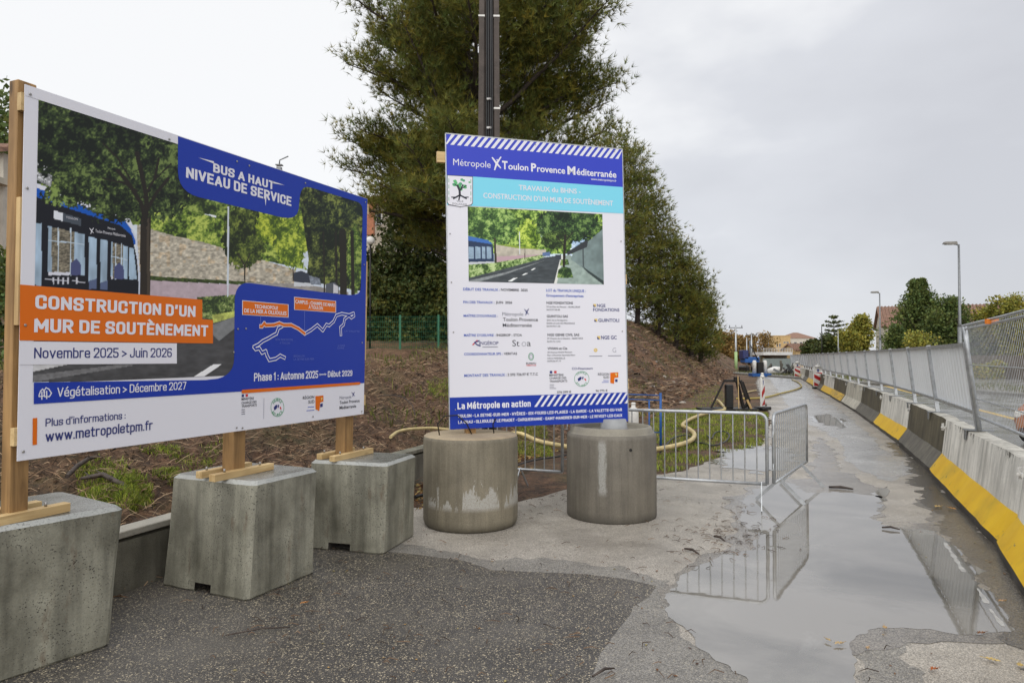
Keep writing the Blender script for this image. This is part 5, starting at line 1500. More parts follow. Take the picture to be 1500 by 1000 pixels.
# brown wall by the far road
t = thing('brown_wall', 'long weathered brown boarded wall beyond the far pavement', 'wall', (37.9, 62, 0))
wm = NM('weathered_brown_boards'); g = wm.noise(1, 5, .6, wm.co((.5, 3.5, .3)))
M['boards'] = wm.set(color=wm.ramp(g, [(.3, (.085, .065, .045)), (.7, (.20, .155, .115))]), rough=.85)
bm_ = MB(); bm_.box((0, 0, .9), (.06, .47, 1.8)); me = bm_.mesh('board', M['boards'])
rnd = random.Random(2)
for k in range(110): share('board', me, t, (rnd.uniform(-.02, .02), -26 + k * .48, rnd.uniform(-.05, .03)))
hedge('verge_bush', 'pale dry bush growing against the brown wall', 34.6, 37.2, 52.0, 0, 1.5, .7, 1800, M['leaf_y'], 81, .2, cat='bush')
Pn = []; rr = random.Random(12)
for i in range(5000): Pn.append((rr.uniform(22, 26.6), rr.uniform(24, 80), .125))
V, F, C_ = blades(np.array(Pn), .16, np.random.RandomState(1), [(0.20, 0.17, 0.08), (0.12, 0.14, 0.04)])
tag(np_mesh('weeds', V, F, M['grass'], tint=C_), 'thin weeds growing on the kerbed strip', 'weeds', kind='stuff')

# electricity poles
def epole(label, px, Y, top, arm=True, w=.16, mat='galv', green=False):
    p = at(px, 520, Y); zt = at(0, top, Y).z
    t = thing('electricity_pole', label, 'pole', (p.x, Y, 0), 0, 'electricity poles beyond the earth bank')
    m1 = MB(); m1.tube([(p.x, Y, 0), (p.x, Y, zt)], [w, w * .55], 8); m1.build('pole', M[mat], t)
    if arm:
        m1 = MB(); m1.bar((p.x - .8, Y, zt - .15), (p.x + .8, Y, zt - .15), .1, .1); m1.bar((p.x - .7, Y - .1, zt - .95), (p.x, Y, zt - .35), .06, .06)
        m1.build('crossarm', M['galv_dark'], t)
        for k in (-.7, 0, .7):
            m1 = MB(); m1.tube([(p.x + k, Y, zt - .1), (p.x + k, Y, zt + .15)], .05, 6); m1.build('insulator', M['galv_dark'], t)
    if green:
        m1 = MB(); m1.tube([(p.x, Y, .0), (p.x, Y, at(0, 515, Y).z)], .17, 10); m1.build('sleeve', plain('pale_green_sleeve', (.35, .50, .22), .6), t)
epole('grey pole with a crossarm and a pale green sleeve', 1078, 78, 478, green=True, w=.15)
epole('grey pole with a short crossarm above the blue machinery', 1101, 96, 489, w=.15)
epole('slender plain pole left of the blue machinery', 1094, 90, 494, arm=False, w=.10)
epole('dark slender pole beside the sparse conifer', 1204, 90, 477, arm=False, w=.09, mat='black_iron')
epole('thin grey pole right of the sparse conifer', 1228, 85, 484, arm=False, w=.07)
# blue drilling machine
p = at(1100, 540, 70)
t = thing('drilling_rig', 'blue tracked drilling machine at the far end of the site', 'machine', (p.x, 70, 0))
bx, by = p.x, 70
m1 = MB(); m1.box((bx - .1, by, 1.35), (1.5, 1.4, .6), bev=.06); m1.build('body', M['blue_steel'], t)
m1 = MB(); m1.box((bx - .75, by - .1, 1.9), (.6, 1.2, .9), bev=.05); m1.build('cab', plain('dark_blue_cab', (.02, .03, .12), .4), t)
for s in (-.7, .55):
    m1 = MB(); m1.box((bx + s, by, .4), (.45, 2.4, .75), bev=.15); m1.build('track', M['black_iron'], t)
m1 = MB(); m1.bar((bx - .2, by - .5, 1.0), (bx - .3, by - .6, 3.3), .14, .14); m1.build('mast', M['galv_dark'], t)
m1 = MB(); m1.tube([(bx - .35, by - .5, 3.2), (bx - .1, by - .8, 2.4), (bx + .5, by - .8, 1.3)], .05, 6); m1.build('hydraulic_hose', M['black_plastic'], t)
p = at(1113, 550, 58)
t = thing('pump_unit', 'small grey pump unit with two white cylinders beside the drilling machine', 'machine', (p.x, 58, 0))
m1 = MB(); m1.box((p.x, 58, .15), (1.6, 1.0, .25)); m1.build('skid', M['blue_steel'], t)
m1 = MB(); m1.box((p.x, 58, .75), (.45, .6, .95)); m1.build('motor', M['black_iron'], t)
for s in (-.45, .45):
    m1 = MB(); m1.lathe((p.x + s, 58, .28), [(.17, 0), (.17, .95), (.1, 1.1)], 12); m1.build('cylinder', M['white_plastic'], t)
p = at(1136, 545, 62)
m1 = MB(); bm = bmesh.new(); bmesh.ops.create_icosphere(bm, subdivisions=3, radius=1.0)
for v in bm.verts: v.co = Vector((v.co.x * .75, v.co.y * .6, v.co.z * .42)) * (1 + .15 * mnoise.noise(v.co * 2))
bm.verts.index_update(); m1.add([Vector((p.x, 62, .38)) + v.co for v in bm.verts], [[v.index for v in f.verts] for f in bm.faces], smooth=True); bm.free()
tag(m1.build('sack', M['white_plastic']), 'big white sack lying at the far end of the path', 'sack')
# debris heap and far mesh fence
rs2 = random.Random(9)
for (pxx, Y, lab) in ((1153, 60, 'heap of grey rubble and bent metal against the far barriers'), (1129, 66, 'low rubble heap behind the white sack')):
    p = at(pxx, 545, Y); t = thing('debris_heap', lab, 'rubble', (p.x, Y, 0))
    for k in range(16):
        m1 = MB(); a = Vector((p.x + rs2.gauss(0, .6), Y + rs2.gauss(0, .8), rs2.uniform(0, .5))); b_ = a + Vector((rs2.uniform(-.6, .6), rs2.uniform(-.5, .5), rs2.uniform(.1, 1.0)))
        m1.bar(a, b_, rs2.uniform(.06, .3), rs2.uniform(.04, .2)); m1.build('piece', M[rs2.choice(['galv_dark', 'bar_grey', 'black_iron', 'conc_wall'])], t)
t = thing('site_fence', 'grey mesh clad site fence closing off the far end of the path', 'fence', (37, 78, 0))
for k in range(5):
    a, b_ = at(1118 + k * 9, 545, 78), at(1127 + k * 9, 545, 78)
    m1 = MB(); m1.add([(a.x, 78, .3), (b_.x - .03, 78, .3), (b_.x - .03, 78, 1.45), (a.x, 78, 1.45)], [(0, 1, 2, 3)]); m1.box(((a.x + b_.x) / 2, 78.03, 1.45), (b_.x - a.x, .05, .05)); m1.box((a.x, 78.03, .75), (.05, .05, 1.5)); m1.build('panel', plain('grey_netting', (.20, .23, .22), .7), t)

# ------------------------------------------------------------------ orange car passing beyond the mesh fence
cx, cy = at(1483, 640, 13.4).x, 13.4
yaw = math.radians(200)
t = thing('car', 'orange car on the wet road, its front corner showing at the right edge', 'car', (cx + 1.92, cy - .35, 0), yaw)
M['car'] = plain('orange_car_paint', (.46, .15, .04), .25, 0, .05)
secs = [(-2.0, .35, .62, .70), (-1.85, .25, .80, .80), (-1.2, .22, .95, .86), (-.5, .22, 1.0, .88), (.6, .22, 1.0, .88), (1.5, .22, .88, .86), (1.95, .28, .70, .78), (2.02, .36, .60, .66)]
mb = MB(); V = []
for (x, z0, z1, hw) in secs:
    for (yy, zz) in ((-hw * .92, z0), (-hw, (z0 + z1) / 2), (-hw * .9, z1), (0, z1 + .03), (hw * .9, z1), (hw, (z0 + z1) / 2), (hw * .92, z0)): V.append((x, yy, zz))
F_ = []
for s in range(len(secs) - 1):
    for q in range(6): F_.append((s * 7 + q, (s + 1) * 7 + q, (s + 1) * 7 + q + 1, s * 7 + q + 1))
F_ += [tuple(range(7)), tuple((len(secs) - 1) * 7 + q for q in range(7))[::-1]]
mb.add(V, F_, smooth=True); mb.build('body', M['car'], t, local=True)
mb = MB(); Vc = [(-1.5, -.74, .98), (1.0, -.74, .98), (1.0, .74, .98), (-1.5, .74, .98), (-1.1, -.58, 1.42), (.25, -.58, 1.44), (.25, .58, 1.44), (-1.1, .58, 1.42)]
mb.add(Vc, [(0, 1, 5, 4), (1, 2, 6, 5), (2, 3, 7, 6), (3, 0, 4, 7)]); mb.build('windows', M['glass'], t, local=True)
mb = MB(); mb.add([(-1.1, -.59, 1.42), (.27, -.59, 1.44), (.27, .59, 1.44), (-1.1, .59, 1.42), (-1.0, -.5, 1.48), (.15, -.5, 1.49), (.15, .5, 1.49), (-1.0, .5, 1.48)], [(0, 3, 2, 1), (4, 5, 6, 7), (0, 1, 5, 4), (1, 2, 6, 5), (2, 3, 7, 6), (3, 0, 4, 7)]); mb.build('roof', M['car'], t, local=True)
for (x, y) in ((-1.3, -.80), (1.35, -.80), (-1.3, .80), (1.35, .80)):
    mb = MB(); mb.tube([(x, y - .1, .32), (x, y + .1, .32)], .32, 20); wh = mb.build('wheel', M['black_plastic'], t, local=True)
    mb = MB(); mb.tube([(x, y - .115, .32), (x, y + .115, .32)], .19, 14); r_ = mb.build('rim', M['galv'], wh, local=True)
for y in (-.6, .6):
    mb = MB(); mb.box((1.97, y, .60), (.10, .28, .14), bev=.03); mb.build('headlight', M['white_plastic'], t, local=True)

# ------------------------------------------------------------------ the two printed signs
def homog(src, dst):
    A = []
    for (x, y), (u, v) in zip(src, dst):
        A.append([x, y, 1, 0, 0, 0, -u * x, -u * y, -u]); A.append([0, 0, 0, x, y, 1, -v * x, -v * y, -v])
    H = np.linalg.svd(np.array(A, float))[2][-1].reshape(3, 3)
    return H / H[2, 2]
class Sign:
    """a printed panel: local x along its width, y up, z towards the viewer; built in metres"""
    def __init__(s, name, label, p0, u, dn, W, H, corners):
        u, v = c2w(u), -c2w(dn)
        n = u.cross(v).normalized(); v = n.cross(u).normalized(); u = u.normalized()
        o = Vector((0, 0, CAMZ)) + c2w(p0)
        m = Matrix(((u.x, v.x, n.x, o.x), (u.y, v.y, n.y, o.y), (u.z, v.z, n.z, o.z), (0, 0, 0, 1)))
        s.m, s.W, s.H = m, W, H
        s.t = thing(name, label, 'sign', matrix=m)
        s.Hm = homog(corners, [(0, 0), (W, 0), (W, H), (0, H)]); s.Hi = np.linalg.inv(s.Hm)
        s.layer = 0
        mb = MB(); mb.box((W / 2, H / 2, -.0025), (W, H, .004)); s.panel = mb.build('panel', M['print_white'], s.t, local=True)
    def uv(s, x, y):
        q = s.Hm @ np.array([x, y, 1.0]); return q[0] / q[2], q[1] / q[2]
    def px(s, a, b):
        a, b = np.asarray(a), np.asarray(b)
        w = s.Hi[2, 0] * a + s.Hi[2, 1] * b + s.Hi[2, 2]
        return (s.Hi[0, 0] * a + s.Hi[0, 1] * b + s.Hi[0, 2]) / w, (s.Hi[1, 0] * a + s.Hi[1, 1] * b + s.Hi[1, 2]) / w
    def poly(s, mb, pts, z, mi=0, uv=False):
        P = [Vector((*(p if uv else s.uv(*p)), 0)) for p in pts]
        tr = tessellate_polygon([P]); F = []
        for t_ in tr:
            a, b, c = t_
            F.append((a, b, c) if (P[b] - P[a]).cross(P[c] - P[a]).z > 0 else (a, c, b))
        mb.add([(p.x, p.y, z) for p in P], F, mi)
    def din(s, mb, txt, L, R, capy, z, mi=0, wt=0.19):
        a0, b0 = s.uv(*L); a1, b1 = s.uv(*R); _, bt = s.uv(L[0], capy)
        V, F, w = din_glyphs(txt, wt); sx = (a1 - a0) / w; sy = bt - b0
        mb.add([(a0 + x * sx, b0 + y * sy, z + dz) for x, y, dz in V], F, mi)
    def text(s, mb, txt, L, R, capy, z, mi=0, bold=0.0, tracking=1.0):
        """L, R: baseline ends; capy: height of the capitals' top above L"""
        a0, b0 = s.uv(*L); a1, b1 = s.uv(*R); _, bt = s.uv(L[0], capy)
        cap = bt - b0
        V, F, w = glyphs(txt, bold)
        sx = (a1 - a0) / w; sy = cap / CAPH
        for q in range(1):
            mb.add([(a0 + x * sx, b0 + (b1 - b0) * (x / w) * 0 + y * sy, z) for x, y in V], F, mi)
CAPH = 0.727
r_ = .24
_O = [[(0, 0, r_), (1, 0, r_), (1, 1, r_), (0, 1, r_), 'c']]
DIN = {
 'A': (.56, [[(0, 0), (.5, 1), (1, 0)], [(.2, .27), (.8, .27)]]), 'B': (.50, [[(0, 0), (0, 1), (.93, 1, r_), (.93, .53, r_), (0, .53)], [(.5, .53), (1, .53, r_), (1, 0, r_), (0, 0)]]),
 'C': (.50, [[(1, .72), (1, 1, r_), (0, 1, r_), (0, 0, r_), (1, 0, r_), (1, .28)]]), 'D': (.50, [[(0, 0), (0, 1), (1, 1, r_), (1, 0, r_), 'c']]),
 'E': (.45, [[(1, 1), (0, 1), (0, 0), (1, 0)], [(0, .52), (.88, .52)]]), 'F': (.45, [[(1, 1), (0, 1), (0, 0)], [(0, .50), (.88, .50)]]),
 'G': (.50, [[(1, .74), (1, 1, r_), (0, 1, r_), (0, 0, r_), (1, 0, r_), (1, .46), (.55, .46)]]), 'H': (.50, [[(0, 0), (0, 1)], [(1, 0), (1, 1)], [(0, .51), (1, .51)]]),
 'I': (0, [[(.5, 0), (.5, 1)]]), 'J': (.42, [[(1, 1), (1, 0, r_), (0, 0, r_), (0, .25)]]), 'L': (.42, [[(0, 1), (0, 0), (1, 0)]]),
 'M': (.66, [[(0, 0), (0, 1), (.5, .3), (1, 1), (1, 0)]]), 'N': (.52, [[(0, 0), (0, 1), (1, 0), (1, 1)]]), 'O': (.50, _O), 'P': (.50, [[(0, 0), (0, 1), (1, 1, r_), (1, .45, r_), (0, .45)]]),
 'Q': (.50, _O + [[(.6, .2), (1.05, -.08)]]), 'R': (.50, [[(0, 0), (0, 1), (1, 1, r_), (1, .48, r_), (0, .48)], [(.5, .48), (1, 0)]]),
 'S': (.50, [[(1, .76), (1, 1, r_), (0, 1, r_), (0, .54, r_), (1, .46, r_), (1, 0, r_), (0, 0, r_), (0, .24)]]), 'T': (.50, [[(0, 1), (1, 1)], [(.5, 1), (.5, 0)]]),
 'U': (.50, [[(0, 1), (0, 0, r_), (1, 0, r_), (1, 1)]]), 'V': (.54, [[(0, 1), (.5, 0), (1, 1)]]), 'W': (.8, [[(0, 1), (.25, 0), (.5, 1), (.75, 0), (1, 1)]]), 'X': (.52, [[(0, 0), (1, 1)], [(0, 1), (1, 0)]]), 'Y': (.52, [[(0, 1), (.5, .45), (1, 1)], [(.5, .45), (.5, 0)]]),
 'a': (.42, [[(.08, .7), (1, .7, r_), (1, 0)], [(1, .4), (0, .4, .2), (0, 0, .2), (1, 0)]]), 'b': (.42, [[(0, 1), (0, 0), (1, 0, r_), (1, .7, r_), (0, .7)]]), 'c': (.40, [[(1, .52), (1, .7, r_), (0, .7, r_), (0, 0, r_), (1, 0, r_), (1, .18)]]),
 'd': (.42, [[(1, 1), (1, 0), (0, 0, r_), (0, .7, r_), (1, .7)]]), 'e': (.42, [[(0, .36), (1, .36), (1, .7, r_), (0, .7, r_), (0, 0, r_), (1, 0, r_), (1, .12)]]), 'f': (.30, [[(.35, 0), (.35, 1, .2), (1.1, 1)], [(0, .7), (1, .7)]]),
 'g': (.42, [[(1, 0), (0, 0, r_), (0, .7, r_), (1, .7), (1, -.28, r_), (.05, -.28)]]), 'h': (.42, [[(0, 0), (0, 1)], [(0, .7), (1, .7, r_), (1, 0)]]), 'i': (0, [[(.5, 0), (.5, .7)], [(.5, .96), (.5, .98)]]), 'l': (0, [[(.5, 0), (.5, 1)]]),
 'm': (.68, [[(0, 0), (0, .7)], [(0, .7), (.5, .7, .2), (.5, 0)], [(.5, .7), (1, .7, .2), (1, 0)]]), 'n': (.42, [[(0, 0), (0, .7)], [(0, .7), (1, .7, r_), (1, 0)]]), 'o': (.42, [[(0, 0, r_), (1, 0, r_), (1, .7, r_), (0, .7, r_), 'c']]),
 'p': (.42, [[(0, -.28), (0, .7), (1, .7, r_), (1, 0, r_), (0, 0)]]), 'r': (.30, [[(0, 0), (0, .7)], [(0, .62), (.4, .7), (1, .7)]]), 's': (.40, [[(1, .54), (1, .7, .18), (0, .7, .18), (0, .37, .18), (1, .33, .18), (1, 0, .18), (0, 0, .18), (0, .16)]]),
 't': (.32, [[(.35, .95), (.35, 0, .2), (1, 0)], [(0, .7), (1, .7)]]), 'u': (.42, [[(0, .7), (0, 0, r_), (1, 0)], [(1, 0), (1, .7)]]), 'v': (.44, [[(0, .7), (.5, 0), (1, .7)]]), 'w': (.66, [[(0, .7), (.25, 0), (.5, .7), (.75, 0), (1, .7)]]),
 '0': (.48, _O), '1': (.26, [[(0, .82), (.8, 1), (.8, 0)]]), '2': (.46, [[(0, .76), (0, 1, r_), (1, 1, r_), (1, .62, .1), (0, 0), (1, 0)]]), '5': (.46, [[(.95, 1), (0, 1), (0, .56), (1, .56, r_), (1, 0, r_), (0, 0, r_), (0, .2)]]),
 '6': (.46, [[(.95, .86), (.95, 1, r_), (0, 1, r_), (0, 0, r_), (1, 0, r_), (1, .55, r_), (0, .55)]]), '7': (.46, [[(0, 1), (1, 1), (.35, 0)]]), '9': (.46, [[(.05, .14), (.05, 0, r_), (1, 0, r_), (1, 1, r_), (0, 1, r_), (0, .45, r_), (1, .45)]]),
 '.': (0, [[(.5, 0), (.5, .01)]]), ':': (0, [[(.5, .08), (.5, .1)], [(.5, .56), (.5, .58)]]), '’': (.05, [[(.7, 1), (.2, .78)]]), '-': (.22, [[(0, .45), (1, .45)]]), '>': (.42, [[(0, .66), (1, .38), (0, .1)]]), '•': (.1, [[(.3, .45), (.7, .45)], [(.5, .38), (.5, .52)]])}
for a_, b_, m_ in (('È', 'E', ((.25, 1.36), (.6, 1.2))), ('é', 'e', ((.4, .93), (.75, 1.1))), ('É', 'E', ((.35, 1.2), (.7, 1.36))), ('À', 'A', ((.25, 1.36), (.6, 1.2)))): DIN[a_] = (DIN[b_][0], DIN[b_][1] + [[*m_]])
def din_glyphs(txt, wt):
    V, F = [], []; x0 = 0.0; n = 0
    for ch in txt:
        if ch == ' ': x0 += .26; continue
        w, paths = DIN[ch]; w = w + (wt if w < .2 else .10) * 1.0; w = max(w, wt)
        for path in paths:
            closed = path[-1] == 'c'; pts = [p for p in path if p != 'c']
            P = [(Vector((x0 + wt / 2 + p[0] * (w - wt), wt / 2 + p[1] * (1 - wt))), (p[2] if len(p) > 2 else 0)) for p in pts]
            if w <= wt + .001: P = [(Vector((x0 + wt / 2, q.y)), r) for q, r in P]
            out = []; m = len(P)
            for i, (q, r) in enumerate(P):
                if r and (closed or 0 < i < m - 1):
                    a, b = P[i - 1][0], P[(i + 1) % m][0]
                    ra = min(r, (q - a).length * .5, (q - b).length * .5)
                    s_, e_ = q + (a - q).normalized() * ra, q + (b - q).normalized() * ra
                    for k in range(5):
                        t = k / 4; out.append(s_ * (1 - t) ** 2 + q * 2 * t * (1 - t) + e_ * t * t)
                else: out.append(q)
            if closed: out.append(out[0])
            for i, (a, b) in enumerate(zip(out, out[1:])):
                d = b - a
                if d.length < 1e-5: continue
                d.normalize(); nn = Vector((-d.y, d.x)) * wt / 2
                ea = d * wt * (.5 if i == 0 and not closed else .12); eb = d * wt * (.5 if i == len(out) - 2 and not closed else .12)
                if not closed and i > 0 and len(P) > 2: ea = d * wt * .3
                if i < len(out) - 2 and abs(d.x * (out[i + 2] - b).normalized().y - d.y * (out[i + 2] - b).normalized().x) > .6: eb = d * wt * .5
                if i > 0 and abs(d.x * (a - out[i - 1]).normalized().y - d.y * (a - out[i - 1]).normalized().x) > .6: ea = d * wt * .5
                a2, b2 = a - ea, b + eb; dz = .00002 * (n % 40); k = len(V)
                V += [(*(a2 - nn), dz), (*(b2 - nn), dz), (*(b2 + nn), dz), (*(a2 + nn), dz)]; F.append((k, k + 1, k + 2, k + 3)); n += 1
        x0 += w + .085
    return V, F, x0 - .085
_gc = {}
def glyphs(txt, bold):
    k = (txt, bold)
    if k in _gc: return _gc[k]
    c = bpy.data.curves.new('lettering_source', 'FONT'); c.body = txt; c.size = 1.0; c.offset = bold; c.resolution_u = 3
    o = bpy.data.objects.new('lettering_source', c); COL.objects.link(o)
    dg = bpy.context.evaluated_depsgraph_get(); dg.update()
    me = bpy.data.meshes.new_from_object(o.evaluated_get(dg))
    V = [(v.co.x, v.co.y) for v in me.vertices]; F = [tuple(p.vertices) for p in me.polygons]
    xs = [v[0] for v in V]; x0 = min(xs); V = [(x - x0, y) for x, y in V]; w = max(xs) - x0
    bpy.data.objects.remove(o); bpy.data.curves.remove(c); bpy.data.meshes.remove(me)
    _gc[k] = (V, F, w); return _gc[k]
_v, _, _ = glyphs('H', 0.0); CAPH = max(y for _, y in _v) - min(y for _, y in _v)

def pr(r, g, b, k=1.18): return tuple(min(.9, c * k) for c in s2l((r, g, b)))
def ink(name, r, g, b, rough=.35): 
    return flat(name, pr(r, g, b), rough)
M['print_white'] = flat('print_white', (.76, .76, .83), .30)
M['ink_blue'] = ink('ink_royal_blue', 24, 52, 152)
M['ink_blue2'] = ink('ink_violet_blue', 50, 64, 178)
M['ink_navy'] = ink('ink_navy', 44, 52, 110)
M['ink_cyan'] = ink('ink_cyan', 118, 198, 220)
M['ink_orange'] = ink('ink_orange', 204, 100, 14)
M['ink_black'] = ink('ink_black', 45, 47, 58)
M['ink_grey'] = ink('ink_grey', 120, 122, 135)
M['ink_faint'] = ink('ink_faint_blue', 88, 104, 178)
M['ink_red'] = ink('ink_red', 190, 50, 55)
M['ink_green'] = ink('ink_green', 80, 150, 110)
M['ink_lblue'] = ink('ink_text_blue', 50, 84, 172)
M['ink_gold'] = ink('ink_gold', 205, 180, 110)
M['ink_leaf'] = ink('ink_leaf', 90, 170, 110)
INKS = ['print_white', 'ink_blue', 'ink_blue2', 'ink_navy', 'ink_cyan', 'ink_orange', 'ink_black', 'ink_grey', 'ink_faint', 'ink_red', 'ink_green', 'ink_lblue', 'ink_gold', 'ink_leaf']
K = {k.replace('ink_', '').replace('print_', ''): i for i, k in enumerate(INKS)}
IM = [M[k] for k in INKS]
pm_ = NM('printed_picture')
M['picture'] = pm_.set(color=pm_.attr('tint'), rough=.35, spec=.3)

# --- tiny painter: works on arrays of picture coordinates
def vn(x, y, cell, seed, aspect=1.0):
    rs_ = np.random.RandomState(seed); g = rs_.rand(256, 256)
    u = x / cell; v = y / (cell * aspect)
    i, j = np.floor(u).astype(int), np.floor(v).astype(int); f, h = u - i, v - j
    f = f * f * (3 - 2 * f); h = h * h * (3 - 2 * h)
    a = g[i % 256, j % 256]; b = g[(i + 1) % 256, j % 256]; c = g[i % 256, (j + 1) % 256]; d = g[(i + 1) % 256, (j + 1) % 256]
    return (a * (1 - f) + b * f) * (1 - h) + (c * (1 - f) + d * f) * h
class Paint:
    def __init__(s, X, Y):
        s.X, s.Y = X, Y; s.C = np.zeros(X.shape + (3,))
    def inside(s, pts):
        m = np.zeros(s.X.shape, bool)
        n = len(pts)
        for i in range(n):
            (x0, y0), (x1, y1) = pts[i], pts[i - 1]
            if y0 == y1: continue
            m ^= ((y0 > s.Y) != (y1 > s.Y)) & (s.X < (x1 - x0) * (s.Y - y0) / (y1 - y0) + x0)
        return m
    def fill(s, m, rgb, var=0.0, cell=5, seed=1, asp=1):
        c = np.array(rgb, float)[None, :] * np.ones((m.sum(), 1))
        if var: c = c * (1 + var * (vn(s.X[m], s.Y[m], cell, seed, asp)[:, None] * 2 - 1 + .5 * (vn(s.X[m], s.Y[m], cell * .4, seed + 1, asp)[:, None] * 2 - 1)))
        s.C[m] = np.clip(c, 0, 255)
    def P(s, pts, rgb, **k): s.fill(s.inside(pts), rgb, **k)
    def foliage(s, m, dark, mid, light, seed=1, k=1.0, lightness=0.0):
        x, y = s.X[m], s.Y[m]
        a = vn(x, y, 22 * k, seed); b = vn(x, y, 8 * k, seed + 1); c = vn(x, y, 3.2 * k, seed + 2); d = vn(x, y, 1.6 * k, seed + 3)
        t = .30 * a + .28 * b + .24 * c + .18 * d + lightness
        D, Mi, L = [np.array(q, float) for q in (dark, mid, light)]
        w1 = np.clip((t - .40) / .12, 0, 1)[:, None]; w2 = np.clip((t - .55) / .12, 0, 1)[:, None]
        s.C[m] = (D * (1 - w1) + Mi * w1) * (1 - w2) + L * w2
    def crown(s, cx, cy, rx, ry, dark, mid, light, seed=1, k=1.0, lightness=0.0, ragged=.35):
        q = ((s.X - cx) / rx) ** 2 + ((s.Y - cy) / ry) ** 2
        rg = vn(s.X, s.Y, 6 * k, seed + 9) * ragged * 1.6 + vn(s.X, s.Y, 2.2 * k, seed + 10) * ragged - ragged * 1.3
        s.foliage(q < 1 + rg, dark, mid, light, seed, k, lightness)
    def line(s, pts, w, rgb):
        for (x0, y0), (x1, y1) in zip(pts, pts[1:]):
            L2 = (x1 - x0) ** 2 + (y1 - y0) ** 2 + 1e-9
            t = np.clip(((s.X - x0) * (x1 - x0) + (s.Y - y0) * (y1 - y0)) / L2, 0, 1)
            d = np.hypot(s.X - x0 - t * (x1 - x0), s.Y - y0 - t * (y1 - y0))
            s.C[d < w / 2] = rgb
def picture(sign, rect, nu, nv, painter, z):
    a0, b0, a1, b1 = rect
    A, B = np.meshgrid(np.linspace(a0, a1, nu), np.linspace(b0, b1, nv), indexing='ij')
    X, Y = sign.px(A, B)
    P = Paint(X, Y); painter(P)
    c = P.C / 255.0
    lin = np.where(c <= .04045, c / 12.92, ((c + .055) / 1.055) ** 2.4) * 1.18
    V = np.stack([A.ravel(), B.ravel(), np.full(A.size, z)], 1)
    idx = np.arange(A.size).reshape(nu, nv)
    F = np.stack([idx[:-1, :-1].ravel(), idx[1:, :-1].ravel(), idx[1:, 1:].ravel(), idx[:-1, 1:].ravel()], 1)
    me_parent = sign.panel
    o = np_mesh('printed_picture', V, F, M['picture'], tint=np.clip(lin.reshape(-1, 3), 0, .92), xf=Matrix.Identity(4))
    o.parent = me_parent; XF[o.name] = XF[me_parent.name]
    return o

